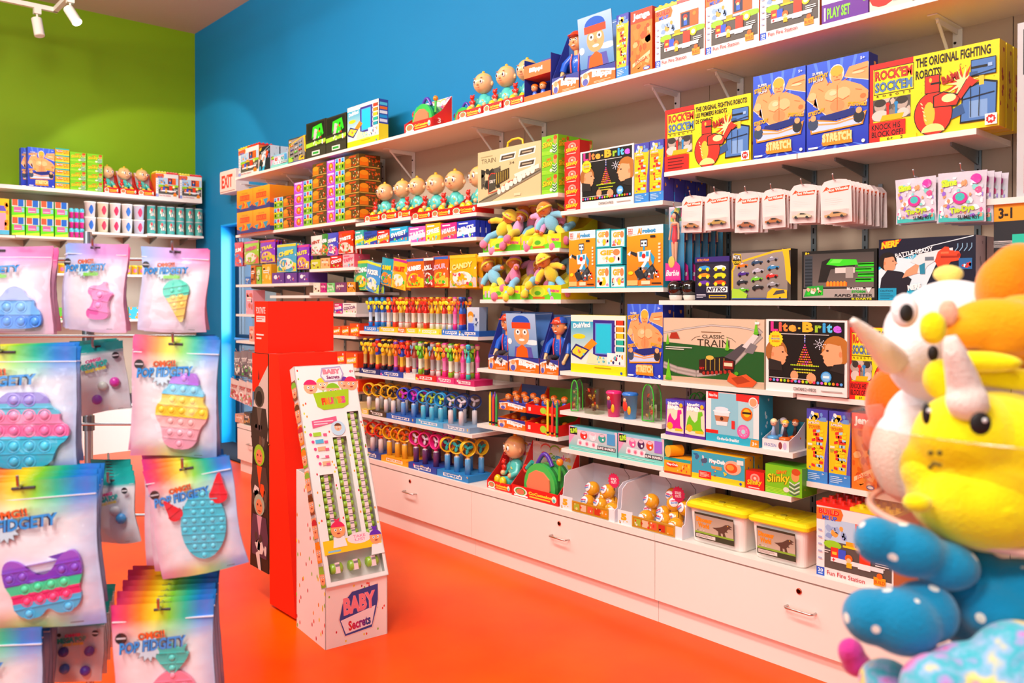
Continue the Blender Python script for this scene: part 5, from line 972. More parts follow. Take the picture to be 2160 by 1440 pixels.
def blip(a): a.rect(0, 0, 1, 1, 'F2701A'); a.poly([(0, .72), (.3, .9), (.6, .78), (1, .62), (1, 1), (0, 1)], '2E3A98'); a.poly([(0, .62), (.3, .8), (.6, .7), (1, .52), (1, .64), (.6, .82), (.3, .92), (0, .74)], 'F4ECE8'); a.text('Blippi', .34, .3, .56, .42, 'FFFFFF', '2A2A6A', .06, rot=-4); a.ell(.15, .4, .12, .36, 'F4D8C8'); a.ell(.15, .62, .07, .16, 'F2A468'); a.ell(.15, .25, .08, .2, '5A60B8'); a.lines(.4, .06, .5, .14, 2, 'F8C8A0')
def blip_face(a):
    a.grad(0, 0, 1, 1, '5A90C8', 'A8C8E8'); a.ell(.85, .35, .25, .06, 'F4F8FC'); a.poly([(.2, .0), (.85, 0), (.8, .24), (.25, .24)], '5A58B0'); a.poly([(.25, .0), (.68, .0), (.66, .2), (.5, .3), (.3, .2)], 'F2641A')
    a.ell(.5, .52, .26, .24, SKIN, 18); a.rect(.18, .66, .64, .14, 'E84A20'); a.ell(.5, .80, .30, .16, '1E5AC8', 16, a0=0, a1=180)
    for x in (.38, .62): a.ell(x, .58, .075, .065, 'FFFFFF', 12); a.ell(x, .58, .03, .03, '3A2A1A', 8)
    a.ell(.5, .40, .1, .03, 'FFFFFF', 10); a.ell(.5, .49, .04, .035, 'E8905A', 8); a.circ(.08, .36, .07, 'FFFFFF')
boy0 = None
def doll_window(xa, xb, ytl, key, d, lab, art=False, lean=0):
    """card box: front pedestal with name, open blue back holding the doll, or printed front"""
    global boy0
    z, D = SH[key]; D += .008; x0, x1 = X_at(xa, z, D), X_at(xb, z, D); w_ = x1-x0-.0015; h = Z_at(xa, ytl, D)-z
    t = thing('doll_box', lab, 'box', (x0+.0007, D, z+.0005))
    mb = MB(); mb.box(0, w_, 0, d, 0, .003, '2E3A98'); mb.box(0, w_, 0, .003, .003, h*.25, 'F2701A'); mb.box(0, w_, d-.004, d, .003, h, '2C3E9A')
    for x in (0, w_-.002):
        mb.M = Matrix.Translation((x, 0, 0)) @ Matrix(((0, 1, 0, 0), (1, 0, 0, 0), (0, 0, 1, 0), (0, 0, 0, 1))); mb.slab([(.003, .003), (d-.004, .003), (d-.004, h), (.003, h*.25)], 0, .002, '34409E')
    mb.M = None; blip(front(mb, w_, h*.25)); b_ = Art(mb, (0, d-.0045, h*.25), (1, 0, 0), (0, 0, 1), w_, h*.75); b_.grad(0, 0, 1, 1, '3A5AA0', '4A78B8'); b_.ell(.8, .3, .2, .08, 'A8C0E0'); b_.line([(.02, .93), (.98, .97)], .012, 'C8D8F0'); mb.build('window_box', t)
    if art:
        mb = MB(); mb.M = Matrix.Rotation(math.atan2(.03, h), 4, 'X'); mb.box(.004, w_-.004, .005, .009, h*.25, h*.985, '5A90C8'); blip_face(Art(mb, (.004, .005, h*.25), (1, 0, 0), (0, 0, 1), w_-.008, h*.73)); mb.build('printed_insert', t)
    else:
        dl = 'soft doll in blue shirt seated in the '+lab; loc = (x0+w_*.52, D+d*.62, z+h*.02+.004); s = h/.27
        if boy0 is None: boy0 = boy_doll(dl); boy0.location = loc; boy0.scale = (s,)*3
        else: inst(boy0, loc, .2, dl, scale=s)
doll_window(1030, 1071, 656, 'y3', .1, 'blue box left of the printed face box')
doll_window(1073, 1137, 658, 'y3', .1, 'blue box with a printed cartoon face on the lower shelf', art=True)
doll_window(1139, 1178, 664, 'y3', .1, 'blue box right of the printed face box')
doll_window(1164, 1221, 62, 'T', .12, 'blue box on the top shelf')
doll_window(1224, 1298, 42, 'T', .12, 'blue printed face box on the top shelf', art=True)
z, D = SH['T']; X0, X1 = X_at(1106, z, D+.01), X_at(1162, z, D+.01); w_ = X1-X0; h_ = Z_at(1106, 118, D+.01)-z
t = thing('figure_display_box', 'open orange and blue display box of small figures on the top shelf', 'box', (X0, D+.01, z+.0005))
mb = MB(); mb.box(0, w_, 0, .12, 0, .003, 'F2701A'); mb.box(0, w_, .117, .12, .003, h_, '2E3A98'); mb.box(0, .002, 0, .117, .003, h_*.9, '2E3A98'); mb.box(w_-.002, w_, 0, .117, .003, h_*.9, '2E3A98'); mb.box(.002, w_-.002, 0, .11, h_*.5, h_*.5+.003, 'E8641A'); mb.box(0, w_, -.002, .0, h_*.5, h_*.76, 'F2701A'); a = front(mb, w_, h_*.26, y=-.002, z=h_*.5); a.text('Blippi', .2, .3, .5, .45, 'FFFFFF', '2A2A6A', .06); mb.box(0, w_, -.002, 0, .003, h_*.12, 'F2701A'); mb.build('display_case', t)
mf = MB(); mf.ell((0, 0, .02), (.012, .01, .022), '3A6AD8', 10, 7, PLA); mf.ell((0, -.002, .05), (.014, .013, .014), SKIN, 12, 8, PLA); mf.ell((0, 0, .055), (.0155, .0145, .012), 'F2701A', 12, 6, PLA, half=True)
for s in (-1, 1): mf.ell((s*.005, -.0145, .05), .002, '2A1A14', 6, 4, PLA)
fig0 = mf.build('mini_figure', loc=(X0+.03, D+.05, z+h_*.5+.004)); tag(fig0, 'left tiny figure in the upper tier of the top-shelf display box', 'figure')
inst(fig0, (X0+.075, D+.05, z+h_*.5+.004), label='middle tiny figure in the upper tier of the top-shelf display box'); inst(fig0, (X0+.12, D+.05, z+h_*.5+.004), label='right tiny figure in the upper tier of the top-shelf display box')
inst(fig0, (X0+.045, D+.04, z+.004), scale=1.3, label='left tiny figure standing low in the top-shelf display box'); inst(fig0, (X0+.105, D+.04, z+.004), scale=1.3, label='right tiny figure standing low in the top-shelf display box')
# ---- two-tier vehicle and figure trays on v3
z, D = SH['v3']; D += .01; zt = Z_at(1052, 862, D)
def bl2(a): blip(a)
def redt(a): a.rect(0, 0, 1, 1, 'E8201A'); a.ell(.55, .5, .1, .35, 'A8D83A'); a.rect(.06, .3, .08, .4, 'F4D0C8'); a.rect(.62, .1, .3, .2, 'F4C83A')
for (xa, xb, zz, hh, col, fn, lab, hb) in ((1050, 1108, z, .05, 'F2701A', bl2, 'lower orange tray of small vehicles', .11), (1110, 1177, z, .05, 'E8201A', redt, 'lower red tray of small vehicles', .11), (1053, 1109, zt, .045, 'F2701A', bl2, 'upper orange tray of small figures', .12), (1111, 1176, zt, .045, 'E8201A', redt, 'upper red tray of small figures', .12)):
    X0, X1 = X_at(xa, zz, D), X_at(xb, zz, D); up = zz > z+.01; dd = .16
    bc = '3A6AA8' if col == 'F2701A' else '5AA83A'
    mb = tray_mb(X1-X0-.002, dd, hh, col, hb if up else zt-z-.001, fn, bc, None, bc, .8); tag(mb.build('display_tray', loc=(X0, D, zz+.0006)), lab+' on the shelf above the worktop baby doll', 'tray')
    W_ = X1-X0
    for r_ in range(2):
        for q in range(3):
            fx = X0+W_*(q+.5)/3; fy = D+.035+r_*.05; fl = ('front', 'rear')[r_]+' '+('left', 'middle', 'right')[q]
            if up: inst(fig0, (fx, fy, zz+.004+.012*r_), scale=1.15, label=fl+' little capped figure in the '+lab, group='little capped figures in tiered trays')
            else:
                if 'car0' not in globals():
                    mc = thing('toy_vehicle', '', 'toy car'); m1 = MB(); m1.box(-.018, .018, -.026, .026, .008, .024, 'E8281E', PLA); m1.ell((0, .002, .03), (.015, .018, .014), 'F2901E', 12, 7, PLA); m1.box(-.014, .014, -.03, -.026, .01, .02, 'F4F0F0', PLA); m1.build('car_body', mc)
                    for wx in (-.018, .018):
                        for wy in (-.016, .016): m2 = MB(); m2.tube([(wx-.004, wy, .008), (wx+.004, wy, .008)], .008, '2A2A2E', 10, PLA); m2.build('wheel', mc)
                    car0 = mc; mc.location = (fx, fy, zz+.004+.012*r_); mc.rotation_euler = (0, 0, .3); mc['label'] = fl+' little red car in the '+lab; mc['group'] = 'little cars in tiered trays'
                else: inst(car0, (fx, fy, zz+.004+.012*r_), random.Random(q+r_*3).uniform(-.5, .5), fl+' little red car in the '+lab)
# giant crayons beside the trays
crc = ('F7D81E', '2A5AC8', 'E83A2A', '6A3AA8', '3AA84A', '2A2A5A')
for bi, (xa, key, zz, wh) in enumerate(((1034, 'v3', SH['v3'][0], 'left'), (1182, 'v3', SH['s2'][0] if 0 else SH['v3'][0], 'right'))):
    for k in range(5):
        D_ = SH['v3'][1]+.02+.02*(k % 2); x = X_at(xa+k*3.3, zz, D_) if bi == 0 else bd(3)-.075+k*.0158
        if bi: D_ -= .016
        mb = MB(); L = .155-.006*(k % 3); mb.tube([(0, 0, 0), (0, 0, L), (0, 0, L+.004), (0, 0, L+.022)], .0065, crc[k], 8, PLA, rs=[.0065, .0065, .005, .001]); mb.tube([(0, 0, .01), (0, 0, .02)], .0067, '1A1A1A', 8, PLA, False)
        tag(mb.build('giant_crayon', loc=(x, D_, zz+.0005)), ORD[k]+' giant crayon standing '+wh+' of the tiered vehicle trays', 'crayon', 'giant crayons beside the tiered trays')
# ---- rag doll displays
def rag_front(a): a.rect(0, 0, 1, 1, 'F7E01E'); a.poly([(0, 0), (1, 0), (1, .4), (.8, .5), (.6, .3), (.3, .3), (.1, .5), (0, .35)], '6AD82A'); a.ell(.42, .55, .2, .42, 'F0F03A'); a.ell(.42, .55, .17, .36, 'C8E83A'); a.ell(.42, .45, .08, .16, '5AB82A'); a.text('RAINBOW', .66, .5, .3, .2, 'E83A8A', 'FFFFFF', .06, rot=-4); a.rect(.3, .05, .3, .15, 'D8682A'); a.rect(.05, .15, .05, .5, 'E8A0C8'); a.rect(.14, .15, .05, .5, 'F0C8E0')
def rag_doll(cols, label):
    b_, l_, s_, cp = cols; t = thing('rag_doll', label, 'doll'); HS = 'D87A3A'
    mb = MB(); mb.ell((0, 0, .05), (.034, .028, .05), b_, 14, 9, PLUSH); mb.tube([(-.02, 0, .085), (-.055, -.01, .07), (-.075, -.02, .05)], .015, b_, 8, PLUSH, rs=[.016, .017, .014]); mb.tube([(.02, 0, .085), (.055, -.01, .07), (.075, -.02, .05)], .015, b_, 8, PLUSH, rs=[.016, .017, .014]); [mb.ell((q*.077, -.022, .048), .012, HS, 8, 6, PLA) for q in (-1, 1)]; mb.build('soft_body', t)
    for s in (-1, 1):
        mb = MB(); mb.tube([(s*.018, 0, .012), (s*.032, -.03, -.02), (s*.034, -.04, -.05)], .018, l_, 10, PLUSH, rs=[.018, .019, .016]); mb.ell((s*.034, -.046, -.066), (.022, .02, .024), s_, 12, 8, PLUSH); mb.build('leg', t)
    mb = MB(); mb.ell((0, -.004, .125), (.036, .032, .034), HS, 14, 9, PLA)
    for s in (-1, 1): mb.ell((s*.012, -.033, .13), .0035, '3A1E14', 6, 4, PLA)
    mb.ell((0, -.036, .115), (.006, .003, .002), 'A83A2A', 6, 4, PLA); h = mb.build('head', t); mb = MB(); mb.ell((0, .004, .128), (.041, .038, .04), cp, 14, 8, PLUSH, half=True); mb.torus((0, -.002, .128), .037, .006, 'F7E83A', 20, 6, PLUSH, 'z'); mb.build('hood', h)
    return t
rp = [('F7DC3A', '8AD0F0', 'F090B8', 'F7E03A'), ('F0A8D8', 'F8E03A', 'F080A8', 'F2B0D8'), ('8AD0E8', 'F7E03A', 'F07AA0', 'F2901E'), ('F080A8', '8ACFF0', 'F7E03A', 'D8A0F0')]
rds = []
for r_, key in enumerate(('c3', 'c3b')):
    z, D = SH[key]; D += .006
    for c, (xa, xb) in enumerate(((1019, 1098), (1100, 1184))):
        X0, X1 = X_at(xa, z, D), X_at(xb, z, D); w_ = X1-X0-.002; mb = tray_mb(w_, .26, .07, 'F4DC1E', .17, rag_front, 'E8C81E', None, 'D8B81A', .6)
        lab = ('left', 'right')[c]+' yellow and green tray of rag dolls on the '+('upper', 'lower')[r_]+' shelf'; tag(mb.build('doll_tray', loc=(X0, D, z+.0005)), lab, 'tray')
        for k in range(4):
            i = (r_*2+c+k) % 4; px_ = X0+w_*((.25, .72, .3, .74)[k]); lc = (px_, D+.045+.095*(k//2), z+.082+.03*(k // 2)); rt = (random.Random(k+r_*9+c*5).uniform(-.5, .2), random.Random(k*3+r_).uniform(-.9, .9), random.Random(k+c).uniform(-.5, .5))
            lb = ('front left', 'front middle', 'rear left', 'rear right')[k]+' rag doll in the '+('left', 'right')[c]+' tray of the '+('upper', 'lower')[r_]+' doll shelf'
            if len(rds) < 4: d_ = rag_doll(rp[len(rds)], lb); d_.location = lc; d_.rotation_euler = rt; rds.append(d_); tag(d_, group='rag dolls piled in trays')
            else: inst(rds[i], lc, label=lb, rot=rt)
# ---- fan toys
def fan_stick(label, c):
    body, capc, bl, head, lab = c; t = thing('fan_toy', label, 'toy')
    mb = MB(); mb.lathe([(0, 0), (.013, 0), (.013, .03), (.011, .034), (.011, .085), (.013, .09), (.013, .112), (.008, .12), (.006, .128)], body, 12, PLA, cols=[body, body, 'E83A2A', lab, lab, capc, capc, capc]); mb.build('tube', t)
    mb = MB()
    for k in range(3): a = k*2.09+.5; mb.ell((.019*math.cos(a), -.017, .14+.019*math.sin(a)), (.0165, .002, .0115), bl, 8, 5, PLA, rot=Matrix.Rotation(-a, 3, 'Y'))
    mb.ell((0, -.014, .14), .0045, capc, 8, 5, PLA); mb.build('fan_blades', t)
    mb = MB(); mb.tube([(0, 0, .128), (0, 0, .15)], .006, capc, 8, PLA); mb.ell((0, 0, .168), (.0145, .014, .0165), head, 12, 8, PLA); mb.ell((0, -.002, .176), (.015, .013, .009), capc, 12, 6, PLA, half=True); mb.ell((-.009, 0, .176), .0045, head, 6, 5, PLA); mb.ell((.009, 0, .176), .0045, head, 6, 5, PLA); mb.build('topper', t)
    return t
fsc = [('2A8ADC', '2A6AD0', 'F7E01E', '2AA8E8', 'C8E0F4'), ('E8E0D4', 'E83A2A', 'F7E01E', 'F2901E', 'D8D8D0'), ('E83A2A', 'E8281E', 'E8281E', 'F27A1E', 'F2E0C8'), ('E8ECE8', 'F7B81E', 'F7E01E', 'E8501E', 'B8C0B8'), ('F02A8A', 'F04AA0', 'F2901E', 'F6B890', 'E880B8'), ('2A5AC8', '2A6AD8', 'E8281E', '3A3A8A', 'E8401E'),
       ('2A2A2E', 'F7B81E', 'F7D01E', '2A2A2E', 'C8A060'), ('E83A2A', '2A4AC8', 'F2501E', 'E8281E', 'F2C03A'), ('6A3AA8', 'F2701A', 'F2901E', '8A4AC8', 'E86AA8'), ('2AC8B8', '3AC8D8', '4AD8A8', '2A9AC8', 'B8E8E0'), ('8AD82A', '5AB82A', '8AE83A', 'E8E0D0', 'F0F8D8'), ('D8D0D0', 'B84A3A', '6AA8D0', 'C8C0C0', 'A8A0A0')]
FS = {}
def fan_row(key, y0, seqs, rowname, dz=.03, step=12.8, rows=2, sc_=1.0):
    z, D = SH[key]; n = 0
    for (xs, ci, nn) in seqs:
        for k in range(nn):
            n += 1
            for r_ in range(rows):
                cc = ci[(k+r_) % len(ci)]; DD = D+.03+r_*.06; x = X_at(xs+k*step, z, D+.03)+(.006 if r_ else 0); rz = random.Random(n*5+r_).uniform(-.7, .7)
                lab = ORD[n-1]+' fan toy from the far end, '+('front', 'second')[r_]+' rank of the '+rowname
                if cc not in FS: f = fan_stick(lab, fsc[cc]); f.location = (x, DD, z+dz); f.rotation_euler = (0, 0, rz); f.scale = (sc_,)*3; tag(f, group='fan toys standing in display boxes'); FS[cc] = f
                else: inst(FS[cc], (x, DD, z+dz), rz, lab, scale=sc_)
fan_row('f1', 0, [(782, (0,), 3), (820, (1, 2, 3), 4), (872, (2, 1), 3), (911, (3, 3, 1), 4), (960, (4, 5), 2)], 'upper fan toy shelf', sc_=1.0)
fan_row('f2', 0, [(771, (6, 6, 7), 5), (835, (8, 7, 2), 3), (874, (11, 10, 6), 4), (925, (3, 4, 10), 5), (988, (9, 4, 9, 10), 1)], 'middle fan toy shelf', sc_=1.05)
z, D = SH['f1']
for k in range(3):
    X0, X1 = X_at(985+k*3, z, D+.012+k*.07), X_at(1011+k*2, z, D+.012+k*.07); hh = Z_at(985, 648, D+.012)-z; mb = MB(); mb.box(0, X1-X0, 0, .05, 0, hh, '8AA8C8', PLA); a = front(mb, X1-X0, hh); a.grad(0, 0, 1, 1, '9AB8D8', 'C8D4E4'); a.rect(0, 0, 1, .14, 'E8501E'); a.ell(.3, .72, .24, .14, 'F2901E'); a.ell(.3, .6, .2, .12, 'F4C8A0'); a.rect(.1, .15, .5, .3, '3A5AC8'); a.busy(.55, .3, .4, .6, ('3A4A7A', 'F4F0F4', 'E84A3A', '9AB8D8'), 8, k, .07)
    tag(mb.build('toy_pack', loc=(X0, D+.012+k*.07, z+.0005)), ('front', 'middle', 'rear')[k]+' pale blue clear-fronted toy pack at the end of the upper fan toy shelf', 'toy')
def dbox(key, xa, xb, h, col, t_, fg, lab, D=None, z=None, d=.13):
    if z is None: z, D = SH[key]
    D += .008; X0, X1 = X_at(xa, z, D), X_at(xb, z, D); mb = MB(); w_ = X1-X0-.0015
    mb.box(0, w_, 0, d, 0, h, col, top='3A3A4A' if 0 else col); a = front(mb, w_, h); a.hgrad(0, 0, 1, 1, (col, fg, col)) if 0 else None
    a.busy(0, .05, 1, .9, (fg, 'F8F4F0', col, 'F7C83A', col), 7, len(lab), .3); a.rect(.2, .25, .6, .5, 'F8F4F0'); a.text(t_, .23, .32, .54, .36, col, None, .05)
    tag(mb.build('display_box', loc=(X0, D, z+.0005)), lab, 'box')
for i, (key, xa, xb, col, t_, fg) in enumerate((('f1', 768, 799, '2A7AD0', 'FAN', '8AC8F0'), ('f1', 800, 839, 'F7C01E', 'SCOOBY', 'F7E86A'), ('f1', 840, 856, 'F2701A', 'FAN', 'F7A83A'), ('f1', 857, 880, 'F7D01E', 'FAN', '4A9AD8'), ('f1', 881, 931, 'F4E03A', 'SCOOBY', 'F7901E'), ('f1', 932, 972, '3A7AD0', 'PAW', 'F4F4F8'), ('f1', 973, 1011, '2A62B8', 'PATROL', 'A8D0F0'),
    ('f2', 758, 801, '1E2A6A', 'TURBO', 'E83A2A'), ('f2', 802, 850, '2A4AA8', 'HERO', 'E85AA0'), ('f2', 851, 876, 'E8E4E0', 'WARS', '2A2A2A'), ('f2', 877, 920, 'D8282A', 'SUPER', 'F7E03A'), ('f2', 921, 958, 'E83A7A', 'FAN', 'F4B0C8'), ('f2', 959, 1001, 'C82A6A', 'TROLLS', 'E8E0F0'))):
    dbox(key, xa, xb, .03 if key == 'f1' else .032, col, t_, fg, ORD[i if i < 7 else i-7]+' printed display box from the far end on the '+('upper' if key == 'f1' else 'middle')+' fan toy shelf')
def ring_fan(label, c, c2, tc, lb):
    t = thing('ring_fan_toy', label, 'toy')
    mb = MB(); mb.lathe([(0, 0), (.0145, 0), (.0145, .075), (.010, .08), (.008, .092)], tc, 14, PLA, cols=[tc, lb, 'C8C8D0', c]); mb.build('handle', t)
    mb = MB(); r0, r1 = .033, .038; n = 26; vs = []; fs = []; zc = .127
    for i in range(n):
        a = 2*math.pi*i/n
        for r_, y in ((r0, -.012), (r1, -.012), (r1, .012), (r0, .012)): vs.append((r_*math.cos(a), y, zc+r_*math.sin(a)))
    for i in range(n):
        j = (i+1) % n
        for q in range(4): fs.append((i*4+q, i*4+(q+1) % 4, j*4+(q+1) % 4, j*4+q))
    mb.add(vs, fs, c, PLA, False); mb.torus((0, -.012, zc), .0355, .0035, c, 26, 6, PLA); mb.torus((0, .012, zc), .0355, .0035, c, 26, 6, PLA); mb.build('ring_guard', t)
    mb = MB()
    for k in range(3): a = k*2.09+.3; mb.ell((.016*math.cos(a), 0, zc+.016*math.sin(a)), (.015, .002, .008), c2, 10, 5, PLA, rot=Matrix.Rotation(-a, 3, 'Y'))
    mb.ell((0, 0, zc), .007, c2, 8, 6, PLA); mb.build('fan_blades', t)
    return t
RF = {}
def ring_row(z, D, spec, rowname, s=1.0, dz=.03):
    n = 0
    for (px_, key, cs, rz) in spec:
        n += 1
        for r_ in range(2):
            x = X_at(px_, z, D+.03)+(.012 if r_ else 0); lab = ORD[n-1]+' ring fan from the far end, '+('front', 'rear')[r_]+' rank on the '+rowname; lc = (x, D+.033+.085*r_, z+dz)
            if key not in RF: f = ring_fan(lab, *cs); f.location = lc; f.rotation_euler = (0, 0, rz); f.scale = (s,)*3; tag(f, group='ring fan toys'); RF[key] = f
            else: inst(RF[key], lc, rz+(.3 if r_ else 0), lab, scale=s)
Y_ = ('F7C01E', '2A2A2A', 'D8D4D0', 'E8E4E0'); Bl = ('2A52D8', 'D83AC8', '4A8AE8', '6AA8E8'); Tq = ('2AA0E0', 'C8E83A', '6AC83A', '5AC8E8'); Nv = ('1E4A9A', 'E8E8F0', 'D8D4D4', 'E8E0E0')
ring_row(SH['f3'][0], SH['f3'][1], [(778, 'y', Y_, .5), (796, 'y', Y_, .6), (814, 'y', Y_, .9), (829, 'y', Y_, 1.1), (850, 'b', Bl, .7), (872, 'b', Bl, .4), (892, 't', Tq, 1.0), (910, 't', Tq, 1.1), (929, 't', Tq, .3), (950, 'n', Nv, .9), (972, 'n', Nv, .7)], 'shelf just above the worktop')
Rd = ('F0301A', 'F7B81E', 'C8C4C4', 'E8DCD8'); Y2 = ('F8B81A', 'E8641A', 'F2A01E', 'F2B83A'); Pk = ('F02A8A', 'D8D0E0', '3A2A3A', '6A3A6A'); Yt = ('F8C81E', '2AC0C8', '2A8AD0', '5AA8E0')
ring_row(WT, 2.80, [(768, 'r', Rd, .5), (786, 'r', Rd, .6), (803, 'r', Rd, 1.0), (821, 'v', Y2, .5), (838, 'v', Y2, .7), (853, 'v', Y2, 1.0), (877, 'p', Pk, .4), (896, 'p', Pk, .3), (919, 'p', Pk, .1), (943, 'q', Yt, 1.1), (963, 'q', Yt, .8), (986, 'q', Yt, 1.2)], 'worktop', s=1.12, dz=.035)
for i, (xa, xb, zz, D_, col, t_, fg) in enumerate(((763, 777, 0, 0, 'E8C85A', 'FAN', 'F4E0A8'), (778, 814, 0, 0, '4A3A2A', 'MICKEY', 'F7C83A'), (815, 876, 0, 0, '2A62B8', 'SPIN', 'A8D0F0'), (877, 934, 0, 0, '5AB0E0', 'PIG', '8AC84A'), (935, 991, 0, 0, '8AA8C8', 'FAN', 'F0ECF0'),
        (757, 803, 1, 0, '2A4A9A', 'CARS', 'E83A2A'), (804, 861, 1, 0, 'F2A81E', 'MOUSE', 'E83A1E'), (862, 921, 1, 0, '2A4AA8', 'SPIN', 'E83A7A'), (922, 988, 1, 0, '2A8AD0', 'SPIN', 'F4F4F8'))):
    dbox('f3' if not zz else None, xa, xb, .03 if not zz else .035, col, t_, fg, ORD[i if i < 5 else i-5]+' printed ring fan box from the far end on the '+('shelf above the worktop' if not zz else 'worktop'), D=2.79 if zz else None, z=WT if zz else None, d=.165)
# ---- pouches and hooks
def pouch_mb(w, h, art, back='D8D0D8', th=.012, m=None, seed=1, lean=0):
    """filled bag hanging from its top edge: local x -w/2..w/2, z 0..-h"""
    mb = MB(); nx, nz = 6, 8; r = random.Random(seed); vs = []; fs = []
    def P(u, v, s): q = math.sin(math.pi*u)**.6*math.sin(math.pi*min(v*1.08, 1))**.6; return (w*(u-.5)*(1-.03*math.sin(v*3.1)), s*(.001+th*q)+lean*v*0+r.uniform(-.0012, .0012), -h*(1-v))
    F = [[P(i/nx, j/nz, -1) for i in range(nx+1)] for j in range(nz+1)]; Bk = [[P(i/nx, j/nz, 1) for i in range(nx+1)] for j in range(nz+1)]
    vs = [p for row_ in F for p in row_]; fs = [(j*(nx+1)+i, j*(nx+1)+i+1, (j+1)*(nx+1)+i+1, (j+1)*(nx+1)+i) for j in range(nz) for i in range(nx)]
    mb.add(vs, fs, back, m or FOIL, True); vs = [p for row_ in Bk for p in row_]; mb.add(vs, [tuple(reversed(f)) for f in fs], back, m or FOIL, True)
    class CA(Art):
        def P(s, u, v):
            u = min(max(u, 0), 1); v = min(max(v, 0), 1); i = min(int(u*nx), nx-1); j = min(int(v*nz), nz-1); a, b = u*nx-i, v*nz-j
            p = (Vector(F[j][i])*(1-a)+Vector(F[j][i+1])*a)*(1-b)+(Vector(F[j+1][i])*(1-a)+Vector(F[j+1][i+1])*a)*b
            return p+Vector((0, -.0012-EPS*2*s.L[0], 0))
    a = CA(mb, (0, 0, 0), (1, 0, 0), (0, 0, 1), w, h, m or FOIL)
    # printed cells follow the bulge
    for j in range(nz):
        for i in range(nx):
            c = art(None, i/nx, j/nz); a.mb.add([F[j][i], F[j][i+1], F[j+1][i+1], F[j+1][i]], [(0, 1, 2, 3)], c, m or FOIL, True) if c else None
    for k in range(len(mb.v)): pass
    art(a, 0, 0); return mb
def bagart(bg, c2, t_, fg='FFFFFF', ol='2A1A4A', sd=1, head=None):
    cs = (c2, 'F8F4E8', 'E8405A', c2, '4AC83A')
    def f(a, u, v):
        if a is None: return None
        a.poly([(.02, .02), (.98, .02), (.98, .30), (.6, .42), (.02, .22)], c2); a.poly([(.02, .46), (.98, .56), (.98, .62), (.02, .52)], 'F8F4E8'); a.ell(.5, .3, .36, .2, cs[3] if sd % 2 else 'F8F4E8', 14); a.busy(.08, .06, .84, .40, cs+(bg,), 18, sd, .08)
        if head: a.poly([(.03, .9), (.97, .9), (.97, .985), (.03, .985)], head)
        a.text(t_, .12, .58, .76, .17, fg, ol, .06, rot=5)
        return None
    return f, bg
def hook(loc, L, tip=.02, lab=None, up=True):
    mb = MB(); mb.tube([(0, 0, 0), (0, -L, 0), (0, -L-.008, .006), (0, -L-.012, tip)], .0022, 'C8CCD0', 6, METAL); mb.ell((0, -L-.012, tip), .0035, 'D8DCE0', 8, 6, METAL); mb.box(-.008, .008, -.004, .001, -.02, .02, 'A8ACB0', METAL)
    o = mb.build('peg_hook', loc=loc); return tag(o, lab, 'hook', 'metal peg hooks')
nb = 0
def bag_on_hook(xc, yt, yb, wpx, D, art, label, n=1, gap=.026, rz=0, th=.0095, tilt=0, name='candy_bag', cat='candy', m=None, spread=0, hk=True):
    global nb; nb += 1; fn, bg = art; z = Z_at(xc, yt, D); x = X_at(xc, z, D); q = (onY(xc+1, yt, D)-onY(xc, yt, D)).x; h = z-Z_at(xc, yb, D); w_ = wpx*q
    o = pouch_mb(w_, h, fn, bg, th, m, nb).build(name, loc=(x, D, z), rotz=rz); o.rotation_euler = (0, tilt, rz); tag(o, label, cat)
    for k in range(n-1): inst(o, (x+spread*(k+1), D+gap*(k+1), z-.002*(k+1)), label=label+', '+('two', 'three', 'four', 'five', 'six', 'seven')[k]+' back', rot=(0, tilt*.5, rz), group='bags queued on one hook')
    if hk: hook((x, WALL-.012, z+.004), WALL-.012-D+.006, lab='peg hook of the '+label)
    return o
A_ = bagart
for args in ((763, 549, 612, 33, 2.86, A_('3AB87A', 'F7D81E', 'PUNCHING', 'FFFFFF', '2A1A4A', 1, 'F7D81E'), 'yellow and green gummy bag at the left row end', 2), (791, 553, 617, 31, 2.84, A_('4A9AE0', 'C8E83A', 'PUCKER', 'FFFFFF', '2A1A4A', 2, 'D8E83A'), 'blue and lime tilted gummy bag', 2, .026, 0, .009, .2),
        (819, 545, 603, 25, 2.85, A_('1EA0B8', 'F2901E', 'GUMMI', 'F7E01E', '0A4A6A', 3), 'teal tilted gummy bag', 2, .026, 0, .009, .18), (846, 546, 610, 31, 2.85, A_('F7B81E', 'F7D83A', 'FRUIT', 'E8281E', 'FFFFFF', 4, 'C81E8A'), 'yellow and magenta tilted gummy bag', 2, .026, 0, .009, .16),
        (876, 545, 607, 38, 2.85, A_('F26A1E', 'F7D81E', 'NUMMIES', 'FFFFFF', 'B8281E', 5, '3A6AC8'), 'orange sour gummy bag left of the brown candy bag', 2), (905, 543, 606, 22, 2.845, A_('9A2A1A', 'E83A2A', 'ROLL', 'FFFFFF', '3A0A04', 6, 'F4ECE4'), 'brown and red chewy candy bag', 2), (930, 540, 606, 34, 2.85, A_('F2601A', 'F7C83A', 'SOUR', 'F4B0C0', '8A1A2A', 7, '3A6AC8'), 'orange sour gummy bag right of the brown candy bag', 3),
        (977, 537, 607, 58, 2.83, A_('F8B81A', 'D8C8C0', 'CANDY', 'F8E88A', '8A5A04', 8, 'F8C83A'), 'large yellow candy jewelry bag', 5, .045)):
    bag_on_hook(*args)
